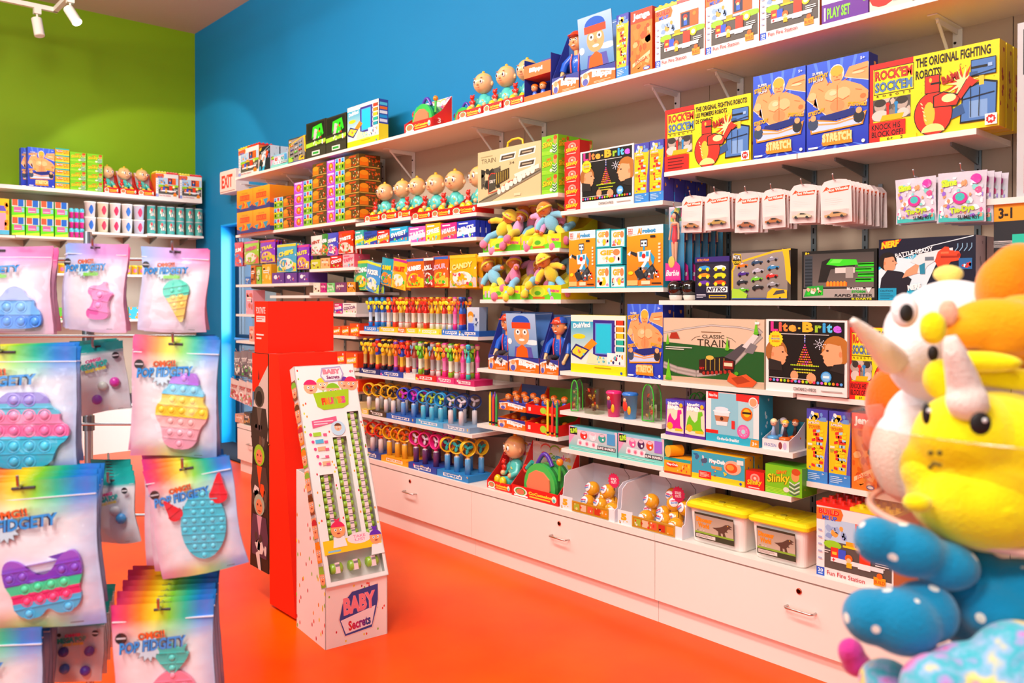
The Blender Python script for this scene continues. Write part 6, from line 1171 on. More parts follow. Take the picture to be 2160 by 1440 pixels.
for args in ((504, 511, 561, 17, 2.86, A_('E84A5A', '6A8AD8', 'GUM', 'FFFFFF', '2A1A4A', 9), 'red and blue small bag at the far left of the shelves', 2), (531, 508, 557, 31, 2.85, A_('A8D83A', 'F0605A', 'SWEDEN', 'E8408A', 'FFFFFF', 10, 'E86AA8'), 'green and pink gummy bag at the far end', 3), (565, 506, 554, 32, 2.85, A_('8A2AC8', 'F7C83A', 'TRAIL', 'F7D83A', '3A0A5A', 11, 'D82A3A'), 'shiny purple snack bag at the far end', 3),
        (605, 514, 574, 42, 2.84, A_('3AA8D0', 'F7E03A', 'CHIPS', 'F7E83A', '0A4A6A', 12, 'F7D81E'), 'large yellow and blue snack bag at the far end', 3), (639, 516, 568, 28, 2.85, A_('8A2ACA', 'F2C03A', 'NUTS', 'F7E03A', '3A0A5A', 13, 'E82A8A'), 'shiny purple snack bag beside the lime boxes', 2),
        (668, 497, 538, 23, 2.85, A_('F0E4DC', 'C85A3A', 'MINT', 'B83A2A', 'FFFFFF', 14), 'white and brown small candy bag', 2), (686, 493, 538, 14, 2.85, A_('3A8A3A', 'E8901E', 'HERB', 'FFFFFF', '1A3A1A', 15), 'narrow green candy bag', 1), (702, 491, 539, 23, 2.85, A_('4A4AC8', 'F04AA8', 'DREAMS', 'FFFFFF', '2A1A6A', 16), 'blue and magenta candy bag', 2), (730, 487, 535, 32, 2.85, A_('EE3414', 'F8E0D0', 'TWISTS', 'FFFFFF', '7A0A04', 17, 'E82A1E'), 'red licorice bag beside the flat boxes', 3, .03)):
    bag_on_hook(*args)
for i, (xc, yt, yb, wp) in enumerate(((502, 742, 792, 15), (517, 740, 795, 16), (530, 742, 800, 14), (496, 800, 842, 18), (513, 803, 850, 18), (527, 806, 856, 14))):
    bag_on_hook(xc, yt, yb, wp, 2.84, A_('7A6A72' if i < 3 else 'E8CCC4', 'C84A3A' if i >= 3 else '4A3A4A', 'TOY', 'F0E8E8' if i < 3 else 'D83A2A', '2A1A1A', i+20), ('far ', 'middle ', 'near ')[i % 3]+('dark grey' if i < 3 else 'pale pink')+' toy pouch beside the tower art', 1, name='toy_pouch', cat='toy', th=.006, tilt=0 if i < 3 else .12)
# slime kits
def slimeart(a, u, v):
    if a is None: return None
    a.busy(.05, .1, .9, .8, ('F8F4F8', 'F4D0E8', 'E8408A', 'F8F8FC', '8AE0D8', 'F4A0D0', 'FFFFFF', 'E8A070', '9A6AD8', 'C8D0D8'), 60, 5, .065); a.rect(.04, .02, .92, .16, '4AC8C0'); a.text('Slime', .08, .72, .34, .15, 'C8E83A', '2A1A3A', .07, rot=6); a.text('Tie-Dye', .28, .17, .52, .15, 'C8E83A', '5A1A8A', .07, rot=8); a.text('SLIME KIT', .45, .06, .45, .08, '2A2A3A'); a.circ(.8, .84, .1, 'D83AA8'); a.ell(.5, .48, .16, .12, 'E83A9A'); a.ell(.5, .5, .1, .08, '4AC8C0')
bag_on_hook(1931, 375, 470, 86, 2.84, (slimeart, 'D8D0DC'), 'silver and pink tie-dye slime kit bag, farther of two', 2, .026, 0, .009, -.02, 'slime_kit_bag', 'toy')
bag_on_hook(2030, 362, 469, 104, 2.84, (slimeart, 'D8D0DC'), 'silver and pink tie-dye slime kit bag, nearer of two', 4, .026, 0, .009, .02, 'slime_kit_bag', 'toy', None, .012)
# model car cards
def card(label, w, h, cc):
    t = thing('car_card', label, 'toy car'); mb = MB(); pts = [(-w/2, -h), (w/2, -h), (w/2, -h*.16), (w*.36, -h*.03), (w*.1, 0), (-w*.1, 0), (-w*.36, -h*.03), (-w/2, -h*.16)]
    mb.slab(pts, 0, .0012, 'F2DCD8'); a = Art(mb, (-w/2, 0, -h), (1, 0, 0), (0, 0, 1), w, h); a.poly([(.07, .73), (.2, .85), (.3, .8), (.95, .83), (.9, .72), (.3, .70), (.2, .77)], 'D8501E'); a.text('Hot Wheels', .24, .735, .66, .07, 'F8E8E0', 'B83A1A', .05, rot=3); a.lines(.15, .42, .6, .18, 4, 'EFDDD8'); a.rect(.05, .05, .9, .33, 'F2DED8'); mb.build('backing_card', t)
    mb = MB(); x0 = -w*.34; pts = [(x0, -h*.86), (w*.36, -h*.86), (w*.37, -h*.82), (w*.26, -h*.79), (w*.12, -h*.75), (-w*.08, -h*.745), (-w*.18, -h*.80), (x0, -h*.81)]; mb.slab(pts, -.012, -.003, cc, PLA); mb.slab([(-w*.06, -h*.79), (w*.2, -h*.79), (w*.1, -h*.757), (-w*.04, -h*.752)], -.0125, -.012, '2A2420', PLA)
    for q in (-w*.2, w*.22): mb.tube([(q, -.0135, -h*.86), (q, -.003, -h*.86)], .005, '2A2018', 10, PLA)
    mb.build('model_car', t); mb = MB(); mb.box(-w*.4, w*.42, -.016, -.0015, -h*.9, -h*.70, 'FFFFFF', CLEAR); mb.build('blister', t); return t
cc0 = None; ccs = ('C88A4A', 'C8A04A', 'B86A3A', 'C87A3A', 'E8D8B0', 'D8A86A')
for i, (xa, xb, yt, yb, nb_) in enumerate(((1439, 1482, 412, 490, 2), (1486, 1538, 404, 484, 4), (1552, 1602, 403, 490, 2), (1607, 1655, 398, 481, 3), (1667, 1723, 388, 470, 3), (1729, 1795, 378, 470, 9))):
    D = 2.86 if i != 5 else 2.80; xc = (xa+xb)/2; z = Z_at(xc, yt, D); x = X_at(xc, z, D); h = z-Z_at(xc, yb, D); w_ = abs((onY(xb, yt, D)-onY(xa, yt, D)).x); lab = 'white carded model car on the '+ORD[i]+' hook from the far end'
    c0 = card(lab, w_*.97, h, ccs[i]); c0.location = (x, D, z); c0.rotation_euler = (0, .03*(-1)**i, .05); c0['group'] = 'carded model cars on hooks'
    for k in range(nb_): inst(c0, (x+.002*k, D+.027*(k+1), z-.001*k), 0, lab+', number '+('two', 'three', 'four', 'five', 'six', 'seven', 'eight', 'nine', 'ten')[k]+' back', rot=(0, .02*(-1)**(k+i), .03))
    hook((x, WALL-.012, z-.004), WALL-.012-D+.008, lab='metal hook holding the '+ORD[i]+' stack of carded model cars')
# beach doll packs
z, D = 1.69, 2.83; X0 = X_at(1402, z, D); X1 = X_at(1434, z, D); zt = Z_at(1402, 436, D); zb = Z_at(1402, 592, D); w_ = X1-X0; h = zt-zb
t = thing('fashion_doll_pack', 'front hanging pack with dark-haired doll in red swimsuit', 'doll', (X0, D, zb), 0, 'hanging swimsuit doll packs')
mb = MB(); mb.box(0, w_, .03, .032, 0, h, '3A98D0'); a = front(mb, w_, h, y=.03); a.grad(0, 0, 1, .72, '1A7AC0', '4AB8E0'); a.grad(0, .72, 1, .28, '8AD0E8', 'E8D8E8'); a.busy(.1, .8, .8, .18, ('3AA84A', 'E84A9A', '4AC0E0', 'F7D83A'), 10, 3, .08); mb.build('backing_card', t)
mb = MB(); mb.slab([(0, 0), (w_, 0), (w_*.95, h*.2), (w_*.7, h*.26), (w_*.4, h*.22), (0, h*.24)], .006, .008, 'E82A9A'); a = front(mb, w_, h*.2, y=.006); a.text('Barbie', .06, .32, .86, .4, 'FFFFFF', None, .03, sh=.2); mb.ell((w_*.4, .006, h*.25), (w_*.22, .002, h*.08), 'F4D060', 12, 6); mb.build('name_card', t)
mb = MB(); c = w_*.5; SKD = 'F2B890'
mb.tube([(c, .018, h*.62), (c, .018, h*.70), (c, .018, h*.735)], .008, 'E83A4A', 10, PLA, rs=[.012, .0085, .012]); mb.tube([(c, .018, h*.5), (c, .018, h*.56), (c, .018, h*.62)], .01, 'E83A4A', 10, PLA, rs=[.008, .014, .012]); mb.ell((c, .018, h*.77), (.017, .009, .009), SKD, 10, 6, PLA); mb.tube([(c, .018, h*.78), (c, .018, h*.83)], .004, SKD, 8, PLA)
for s in (-1, 1): mb.tube([(c+s*.008, .018, h*.52), (c+s*.007, .017, h*.36), (c+s*.006, .018, h*.2)], .007, SKD, 8, PLA, rs=[.0085, .006, .0045]); mb.tube([(c+s*.017, .018, h*.77), (c+s*.021, .016, h*.66), (c+s*.024, .012, h*.55)], .004, SKD, 8, PLA)
mb.ell((c, .016, h*.87), (.011, .011, .014), SKD, 12, 8, PLA); d_ = mb.build('doll_body', t); mb = MB(); mb.ell((c, .02, h*.878), (.0135, .0125, .0165), '2A1A16', 12, 8, PLA); mb.tube([(c+.01, .022, h*.87), (c+.012, .022, h*.78)], .006, '2A1A16', 8, PLA); mb.build('hair', d_)
mb = MB(); mb.box(.002, w_-.002, .0, .0295, h*.02, h*.97, 'FFFFFF', CLEAR); mb.build('clear_shell', t)
for k in range(5): inst(t, (X0+.004*(k+1), D+.05*(k+1), zb), 0, 'hanging swimsuit doll pack, '+ORD[k+1]+' from the front of the queue')
hook((X0+w_/2, WALL-.012, zt-.006), WALL-.012-D-.02, lab='metal hook carrying the swimsuit doll packs')
# black ball toys
for i, px_ in enumerate((1426, 1452)):
    z, D = SH['m1']; lc = (X_at(px_, z, D+.045), D+.045+.012*i, z)
    t = thing('ball_toy', ('farther', 'nearer')[i]+' glossy black ball toy beside the soft race car box', 'toy', lc); mb = MB(); mb.lathe([(.020, 0), (.026, .002), (.03, .02), (.027, .022)], 'E8DCD0', 18, PLA); mb.build('stand', t); mb = MB(); mb.ell((0, 0, .05), .037, '14100E', 24, 14, mat('black_gloss', .08, coat=1)); mb.build('ball', t)
# patterned case above the art case box
t = thing('patterned_case', 'colourful patterned oval case lying above the art case box', 'case', (X_at(1222, 1.24, 2.95), 2.95, SH['d2'][0])) if 0 else None
# ---- clear bug bags and cups on b2
z, D = SH['b2']; GR = '3AC83A'; glassy = film('clear_vinyl', (.86, .93, .86), .14, .08)
def bugs(mb, x0, x1, y, z0, z1, n, sd):
    r = random.Random(sd)
    for k in range(n):
        c = r.choice(('E8401E', 'F7B81E', '4A9A2A', '2A2A1E', 'C8A040', '8A5A2A')); p = Vector((r.uniform(x0, x1), y+r.uniform(0, .02), r.uniform(z0, z1))); mb.ell(p, (r.uniform(.006, .013), .004, r.uniform(.003, .006)), c, 8, 5, PLA, rot=Matrix.Rotation(r.uniform(-1, 1), 3, 'Y'))
        for q in (-1, 0, 1): mb.tube([p+Vector((q*.005, 0, -.009)), p+Vector((q*.004, 0, .009))], .0011, c, 5, PLA)
def bugbag(px_, wpx, hh, lab, lc_=None, rz=0):
    lc = lc_ or (X_at(px_, z, D+.03), D+.03, z); w_ = wpx*.0024; t = thing('clear_backpack', lab, 'bag', lc, rz)
    arch = [(-w_/2, .006), (-w_/2, hh*.6)]+[(-w_/2*math.cos(math.pi*k/8), hh*.6+hh*.4*math.sin(math.pi*k/8)) for k in range(1, 8)]+[(w_/2, hh*.6), (w_/2, .006)]
    mb = MB(); mb.slab(arch, -.02, .03, 'FFFFFF', glassy); mb.build('vinyl_bag', t); mb = MB(); mb.tube([(x, -.0205, zz) for x, zz in arch]+[(-w_/2, -.0205, .006)], .0032, GR, 6, PLA); mb.tube([(x, .031, zz) for x, zz in arch], .0026, GR, 6, PLA); mb.build('piping', t)
    mb = MB(); bugs(mb, -w_*.3, w_*.3, -.008, .02, hh*.75, 14, int(px_)); mb.box(-w_*.2, w_*.3, .016, .018, hh*.1, hh*.45, 'E8E0C8'); mb.build('toy_bugs', t); return t
bugbag(1216, 15, .15, 'narrow clear bag with bright green piping at the shelf end', rz=.3); bp0 = bugbag(1373, 26, .165, 'large clear bug backpack with green piping beside the blue cup')
for k in range(4): inst(bp0, (bd(2)+.05+k*.055, D+.18+.01*(k % 2), SH['k1'][0]+.0), .2, ORD[k]+' clear green-piped backpack behind the purple sand boxes', group='clear backpacks behind the sand boxes')
t = thing('bug_jar', 'clear jar of toy insects between green bag and pink cup', 'jar', (X_at(1253, z, D+.035), D+.035, z)); mb = MB(); mb.rbox(-.045, .045, -.025, .03, .001, .12, .012, 'FFFFFF', glassy); mb.build('jar', t); mb = MB(); bugs(mb, -.035, .035, -.018, .02, .11, 16, 5); mb.build('toy_bugs', t)
def cup(px_, c, lidc, lab, figc):
    t = thing('lidded_cup', lab, 'cup', (X_at(px_, z, D+.035), D+.035, z)); mb = MB(); mb.lathe([(0, 0), (.027, 0), (.034, .105), (.036, .105)], c, 20, PLA); mb.build('cup_body', t)
    mb = MB(); mb.lathe([(.037, .1052), (.037, .112), (.03, .118), (0, .12)], lidc, 20, PLA); mb.build('lid', t); mb = MB(); mb.ell((-.004, -.029, .06), (.014, .006, .026), figc, 10, 7, PLA); mb.ell((-.004, -.032, .085), (.009, .005, .01), 'F2B080', 8, 6, PLA); mb.ell((.016, -.026, .04), (.01, .006, .02), 'F7B81E', 8, 6, PLA); mb.build('print', t); return t
cup(1295, 'F03A8A', 'F02A7A', 'hot pink lidded toy cup', '6A2A6A'); cup(1329, '5AA8E8', '2A7AD8', 'blue lidded toy cup beside the pink one', 'E83A2A')
# snow doll cups tray on k1
z, D = SH['k1']; D += .01; X0, X1 = X_at(1608, z, D), X_at(1664, z, D); w_ = X1-X0
mb = tray_mb(w_, .12, .04, 'F0E8E8', .10, lambda a: (a.rect(0, 0, 1, 1, 'F0E8E8'), a.text('FROZEN', .08, .3, .45, .3, '5A7AB8'), a.ell(.68, .5, .07, .35, '8A3A3A'), a.ell(.85, .5, .07, .35, 'C8B8D8')), 'A8C8D8', None, '2A8AA0'); tag(mb.build('doll_cup_tray', loc=(X0, D, z+.0005)), 'small white tray of doll-topped cups beside the breakfast set', 'tray')
dc0 = None
for k, (fx, fy, lc_, hc, bc) in enumerate(((.24, .035, '5AA8E0', 'F8E8B0', 'A8C8F0'), (.34, .085, '5AA8E0', 'E8E8F0', 'E8E8F0'), (.68, .035, 'F26A1E', 'F7C83A', '2A2A3A'), (.80, .085, 'F26A1E', 'D8641E', '3A2A2A'))):
    t = thing('doll_cup', ('blond doll in pale dress on a blue-lidded cup', 'white doll on a blue-lidded cup behind', 'yellow-haired doll on an orange-lidded cup', 'red-haired doll on an orange-lidded cup behind')[k]+' in the small white tray', 'figure', (X0+w_*fx, D+fy, z+.004)); s_ = .021
    mb = MB(); mb.lathe([(0, 0), (.018, 0), (.021, .035)], 'E8E4DC', 16, PLA); mb.build('cup_body', t); mb = MB(); mb.lathe([(.023, .0352), (.023, .042), (.012, .047), (0, .047)], lc_, 16, PLA); mb.build('lid', t)
    mb = MB(); mb.lathe([(0, .047), (.011, .047), (.005, .075), (.004, .082)], bc, 10, PLA); mb.ell((0, 0, .094), (.0125, .0115, .012), 'F2C09A', 12, 8, PLA); mb.ell((0, .003, .099), (.014, .0125, .012), hc, 12, 7, PLA, half=True)
    for s in (-1, 1): mb.ell((s*.0045, -.011, .094), .002, '1E3A6A', 6, 4, PLA)
    mb.build('doll', t)
# dough can on the small dough box
z, D = SH['p1']; zz = Z_at(1401, 962, D+.008)+.0008; xx = X_at(1425, zz, D+.03)
t = thing('dough_can', 'gold dough can lying on the small orange dough box', 'can', (xx, D+.03, zz+.0245)); mb = MB(); mb.tube([(-.02, -.022, 0), (.004, .035, 0)], .024, 'F2A81A', 20, PLA); mb.build('can_body', t); mb = MB(); mb.tube([(-.0215, -.0255, 0), (-.0202, -.0225, 0)], .0242, 'F8C03A', 20, PLA); mb.build('lid', t)
# ---- gold ball bins on the worktop
ball = thing('surprise_ball', '', 'toy ball'); mb = MB(); mb.ell((0, 0, .034), .034, 'F2A81E', 22, 14, mat('gold_gloss', .18, coat=1)); mb.build('shell', ball)
mb = MB(); mb.M = Matrix.Translation((0, 0, .034)) @ Matrix.Rotation(math.radians(70), 4, 'X'); mb.lathe([(.0, .0352), (.012, .0336), (.0205, .0285), (.0215, .0275)], 'F6F2F0', 16, CARD, cols=['F6F2F0', 'F6F2F0', 'C82A6A']); mb.M = mb.M @ Matrix.Rotation(math.radians(8), 4, 'Z'); a = Art(mb, (-.0135, -.008, .0353), (1, 0, 0), (0, 1, 0), .027, .016); a.text('MINI', 0, .5, 1, .5, 'D82A6A', None, .05); a.text('BRANDS', 0, 0, 1, .42, '2A6AC8', None, .05); mb.build('label', ball)
used = False; nb2 = 0
for bi, (xa, xb, lab) in enumerate(((1181, 1300, 'farther white bin of gold balls'), (1303, 1443, 'nearer white bin of gold balls'))):
    D = 2.79; X0, X1 = X_at(xa, WT, D), X_at(xb, WT, D); w_ = X1-X0-.01; t = thing('ball_bin', lab+' on the worktop', 'bin', (X0, D, WT+.0005)); mb = MB(); tt = .003; d_ = .235; hb = .185; hf = .03
    mb.box(0, w_, 0, d_, 0, tt, 'F4F0F4'); mb.box(0, w_*.24, 0, tt, tt, .062, 'F4F0F4'); mb.box(w_*.24, w_*.9, 0, tt, tt, .018, 'F4F0F4'); mb.box(w_*.9, w_, 0, tt, tt, .05, 'F4F0F4'); mb.box(0, w_, d_-tt, d_, tt, hb, 'D8D4DE')
    for x in (0, w_-tt):
        mb.M = Matrix.Translation((x, 0, 0)) @ Matrix(((0, 1, 0, 0), (1, 0, 0, 0), (0, 0, 1, 0), (0, 0, 0, 1))); mb.slab([(tt, tt), (d_-tt, tt), (d_-tt, hb), (.06, hb*.92), (.03, hb*.8), (.02, .062), (tt, .055)], 0, tt, 'ECE8F0')
    mb.M = None; a = front(mb, w_*.24, .062); a.text('5', .22, .3, .4, .5, 'E8B01E', '2A2A4A', .08); a.busy(.1, .05, .7, .25, ('E83A6A', '2A6AC8', 'F7B81E'), 6, 2, .08); mb.build('bin_body', t)
    mb = MB(); mb.box(w_*.24, w_*.9, -.0035, -.0005, .004, .052, 'C89A2A', mat('gold_window', .15, coat=1)); a = front(mb, w_*.66, .048, y=-.0035, x=w_*.24, z=.004); a.rect(.03, .1, .94, .8, 'B8801E'); [a.rect(.06+.19*q, .18, .15, .62, c) for q, c in enumerate(('A8B83A', 'F0C0A0', 'E8603A', 'C83A1E', 'F2901E'))]; a.busy(.05, .15, .9, .7, ('E83A2A', 'F7D08A', 'B8401A', 'F4E8D8'), 12, bi, .14); mb.build('gold_window', t)
    for q in (.42, .8) if bi else (.78,):
        mb = MB(); mb.tube([(w_*q, d_*.8, .10), (w_*q+.01, d_*.75, .17), (w_*q-.01, d_*.7, .20), (w_*q+.012, d_*.68, .225)], .0012, '4A4A50', 6, METAL); mb.build('wire', t)
    spots = [(.34, .05, .012), (.56, .045, .012), (.8, .05, .012), (.25, .1, .02), (.47, .11, .025), (.7, .11, .025), (.87, .12, .02), (.36, .08, .07), (.62, .08, .072)]
    if bi: spots[7:] = [(.3, .09, .07), (.62, .1, .078), (.85, .1, .075), (.5, .14, .105)]
    for k, (fx, fy, fz) in enumerate(spots):
        nb2 += 1; lc = (X0+w_*fx, D+.02+fy, WT+fz-.006); rt = (random.Random(k).uniform(-.3, .5), random.Random(k+9).uniform(-.8, .8), random.Random(k+bi*7).uniform(-.6, .6)); lb = 'gold surprise ball, '+ORD[k]+' of those filling the '+lab
        if not used: ball.location = lc; ball['label'] = lb; ball['group'] = 'gold surprise balls in the bins'; used = True
        else: inst(ball, lc, label=lb, rot=rt)
    zs = .12; mb = MB(); mb.M = Matrix.Translation((w_*.72, .105, zs+.035)) @ Matrix.Rotation(math.pi/2, 4, 'X'); n = 14; mb.prism([((.036 if k % 2 else .030)*math.cos(math.pi*k/n), (.036 if k % 2 else .030)*math.sin(math.pi*k/n)) for k in range(2*n)], 0, .0015, 'D82A5A'); a = Art(mb, (-.03, -.02, .0015), (1, 0, 0), (0, 1, 0), .06, .04); a.text('SOLD', .2, .52, .56, .3, 'FFFFFF', None, .03, rot=4); a.text('OUT!', .22, .16, .54, .3, 'FFFFFF', None, .03, rot=4); mb.M = None; mb.tube([(w_*.72, .106, zs+.0), (w_*.72, .106, .01)], .0012, '4A4A50', 6, METAL)
    tag(mb.build('price_burst', loc=(X0, D, WT)), 'crimson SOLD OUT burst sign standing in the '+lab, 'sign')
# ---- storage tubs
for i, (xa, xb, lab) in enumerate(((1446, 1567, 'farther yellow-lidded storage tub with dinosaur label'), (1577, 1697, 'nearer yellow-lidded storage tub with dinosaur label'))):
    D = 2.80; X0, X1 = X_at(xa+4, WT, D), X_at(xb, WT, D); w_ = X1-X0; h = .150; t = thing('storage_tub', lab, 'tub', (X0, D+.01, WT+.0005)); d_ = .19
    mb = MB(); r0, r1 = .012, .0
    def ring(x0, x1, y0, y1, z, r=.02):
        pts = []
        for cx, cy, a0 in ((x1-r, y0+r, -90), (x1-r, y1-r, 0), (x0+r, y1-r, 90), (x0+r, y0+r, 180)):
            for k in range(5): an = math.radians(a0+90*k/4); pts.append((cx+r*math.cos(an), cy+r*math.sin(an), z))
        return pts
    def stack(mb, rings, col, m, capb=True, capt=True):
        n = len(rings[0]); vs = [p for r_ in rings for p in r_]; fs = [(j*n+k, j*n+(k+1) % n, (j+1)*n+(k+1) % n, (j+1)*n+k) for j in range(len(rings)-1) for k in range(n)]; mb.add(vs, fs, col, m, False)
        if capb: mb.add(rings[0], [tuple(range(n-1, -1, -1))], col, m)
        if capt: mb.add(rings[-1], [tuple(range(n))], col, m)
    tp = .01; stack(mb, [ring(tp+.004, w_-tp-.004, tp+.004, d_-tp, 0), ring(tp, w_-tp, tp, d_-tp, .006), ring(0, w_, 0, d_, h)], 'F6EEE6', PLA); mb.build('tub_body', t)
    mb = MB(); o_ = .012; stack(mb, [ring(-o_*.6, w_+o_*.6, -o_*.6, d_+o_*.6, h-.012), ring(-o_, w_+o_, -o_, d_+o_, h-.006), ring(-o_, w_+o_, -o_, d_+o_, h+.006), ring(0, w_, 0, d_, h+.016), ring(.012, w_-.012, .012, d_-.012, h+.018)], 'F4E41A', PLA)
    for q in (.2, .42, .64): mb.box(w_*q, w_*(q+.16), .02, d_-.02, h+.018, h+.021, 'EFE01A', PLA)
    mb.build('lid', t); mb = MB(); mb.box(w_*.45, w_*.55, d_*.2, d_*.26, h+.0212, h+.026, '8A7A1A', PLA); mb.box(-o_-.004, -o_+.004, d_*.35, d_*.65, h-.03, h+.004, 'E8D81A', PLA); mb.box(w_+o_-.004, w_+o_+.004, d_*.35, d_*.65, h-.03, h+.004, 'E8D81A', PLA); mb.build('handle', t)
    mb = MB(); yl = .0035; mb.M = Matrix.Rotation(.068, 4, 'X'); mb.box(w_*.14, w_*.84, yl-.0068-.0008, yl-.0068+.0, h*.16, h*.86, '4A4438'); a = front(mb, w_*.7, h*.7, y=yl-.0076, x=w_*.14, z=h*.16); a.grad(.01, .26, .98, .66, 'C8B8A0', 'A89A8A'); a.rect(0, .93, 1, .07, '3A3A2A'); a.text('Dinosaur', .04, .64, .42, .2, 'F2901E', '2A1A0A', .07); a.text('World', .08, .42, .3, .2, 'F2901E', '2A1A0A', .07)
    a.poly([(.46, .52), (.56, .55), (.66, .60), (.74, .67), (.80, .74), (.88, .76), (.97, .70), (.9, .66), (.96, .61), (.87, .60), (.82, .52), (.86, .46), (.80, .47), (.77, .42), (.80, .27), (.73, .27), (.72, .38), (.67, .38), (.68, .27), (.61, .27), (.61, .42), (.54, .48)], '5A4438'); a.circ(.86, .71, .02, 'F2C03A'); a.rect(0, .2, 1, .07, '8AB83A'); a.rect(0, 0, 1, .2, '3A4230'); a.rect(.03, .04, .5, .13, 'E8E0D8'); a.lines(.05, .06, .44, .09, 3, '8A8278'); [a.circ(.08+.08*q, .32, .022, c, 8) for q, c in enumerate(('2A7A3A', 'E8E0D0', 'E8E0D0'))]; mb.build('label', t)
# ---- extra goods at the near end
shelf('n0', 0, -1, 1.685, 2.85, 'white shelf at the right edge of the picture beyond the slime kits')
t = thing('hanging_box', 'black and orange 3-in-1 box at the right edge beside the slime kits', 'box', (X_at(2096, 1.5, 2.86), 2.86, Z_at(2096, 560, 2.86))); mb = MB(); hh_ = Z_at(2096, 432, 2.86)-Z_at(2096, 560, 2.86); mb.box(0, .13, 0, .05, 0, hh_, '2A2A2E'); a = front(mb, .13, hh_); a.rect(0, .72, 1, .28, 'F2A01E'); a.text('3-1', .1, .76, .3, .18, '2A1A0A', None, .04); a.text('DOCTOR', .1, .1, .16, .5, 'E8E4E0', rot=90); a.rect(.4, .3, .3, .2, '2AC8A8'); mb.build('carton', t); tag(t, group=None)
t = thing('picture_box', 'tall grey and black picture box cut off by the right edge under the top shelf', 'box', (X_at(2146, 2.1, 2.88), 2.88, 1.686)); mb = MB(); hh_ = Z_at(2146, 50, 2.88)-1.686; mb.box(0, .2, 0, .1, 0, hh_, 'C8C8CA'); a = front(mb, .2, hh_); a.rect(.08, .7, .9, .26, '1E1E20'); a.busy(.04, .62, .9, .3, ('1E1E20', '4A4A4C', 'E8E8E8'), 16, 2, .06); a.rect(.1, .02, .9, .22, 'E8281E'); mb.build('carton', t)
# ================================================================ GOODS ON THE GREEN WALL
def Y_at(px, z, X):
    py = 640
    for _ in range(4): Y = onX(px, py, X).y; py = proj((X, Y, z))[1]
    return Y
def gplace(fn, xa, xb, z, h, X, d, lab, name, cat, side, n=1, lv=None, group=None, dx=0, src=None):
    y0, y1 = Y_at(xa, z, X-.01), Y_at(xb, z, X-.01); o = src
    for k in range(n):
        l_ = lab if n == 1 else lv[k]+' '+lab; loc = (X-.01-dx, y0, z+.0005+k*(h+.0006))
        if o is None: o = tag(carton('b', fn, y1-y0-.002, d, h, side).build(name, loc=loc, rotz=math.pi/2), l_, cat, group)
        else: inst(o, loc, math.pi/2, l_)
    return o
z, X = GS['top']
gplace(a_stretch, 59, 116, z, .335, X, .07, 'blue muscle man box on the green wall top shelf', 'action_figure_box', 'box', '2A3AB0'); gplace(a_stretch, 49, 104, z, .335, X, .07, 'blue muscle man box set behind on the green wall top shelf', 'action_figure_box', 'box', '2A3AB0', dx=.08)
L6 = ('lowest', 'second', 'third', 'fourth', 'fifth', 'topmost')
gplace(lambda a: (a_playsmall(a), a.rect(0, 0, 1, .2, 'F7D01E')), 117, 147, z, .058, X, .12, 'yellow dough box in the stack beside the blue boxes', 'dough_box', 'box', 'F2C01E', 6, L6, 'stacked yellow dough boxes')
for c, (xa, xb) in enumerate(((148, 183), (184, 218))): gplace(a_slinky, xa, xb, z, .083, X, .1, ('left', 'right')[c]+'-column green spring box on the green wall', 'spring_toy_box', 'box', '5AA81E', 4, ('bottom', 'second', 'third', 'top'), 'green spring boxes on the green wall')
for k, (xa, xb) in enumerate(((219, 251), (253, 289), (291, 326))):
    y0, y1 = Y_at(xa, z, X-.01), Y_at(xb, z, X-.01); mb = tray_mb(y1-y0-.003, .13, .05, 'D8201C', .22, melon_front, 'D8CCC8', None, 'C8BCC0'); lab = ('left', 'middle', 'right')[k]+' baby doll on the green wall top shelf'
    tag(mb.build('doll_tray', loc=(X-.01, y0, z+.0005), rotz=math.pi/2), 'red card tray under the '+lab, 'tray'); inst(doll0, (X-.09, (y0+y1)/2, z+.004), math.pi/2+.25, lab, scale=1.05)
for k, (xa, xb) in enumerate(((329, 377), (379, 426))):
    y0, y1 = Y_at(xa, z, X-.01), Y_at(xb, z, X-.01); w_ = y1-y0-.002; mb = carton('b', a_build, w_, .13, .22, 'F2762A'); st_yr(mb, w_, .13, .22); tag(mb.build('block_set_box', loc=(X-.01, y0, z+.0005), rotz=math.pi/2), ('left', 'right')[k]+' fire station block box on the green wall top shelf', 'box')
z, X = GS['a']
def a_green(a): a.rect(0, 0, 1, 1, '6AE01E'); a.rect(0, .6, 1, .4, 'C8D8D0'); a.rect(.05, .66, .4, .34, 'F0603A'); a.rect(.5, .62, .4, .38, '2A6AC8'); a.rect(.16, .28, .6, .3, 'F46AA0'); a.rect(.2, .34, .5, .06, 'F8C0D4'); a.poly([(0, 0), (1, 0), (1, .2), (0, .1)], 'C8E83A'); a.rect(.78, .3, .18, .24, '8AC8D8')
for c, (xa, xb) in enumerate(((25, 53), (55, 84), (86, 114), (116, 144))): gplace(a_green, xa, xb, z, .15, X, .12, ORD[c]+'-column bright green dough box on the green wall', 'dough_box', 'box', '5AD01E', 2, ('lower', 'upper'), 'bright green dough boxes')
gplace(lambda a: (a.rect(0, 0, 1, 1, 'F7C81E'), a.rect(.1, .1, .7, .5, 'F4A0B8'), a.rect(.1, .65, .7, .15, '6A5AC8'), a.busy(.7, .1, .25, .8, ('F2901E', 'E8501E'), 6, 2, .1), a.rect(0, 0, 1, .12, '5AC0E0')), -14, 20, z, .30, X, .1, 'yellow and pink playset box at the left picture edge', 'playset_box', 'box', 'E8B81E')
src = None; n = 0
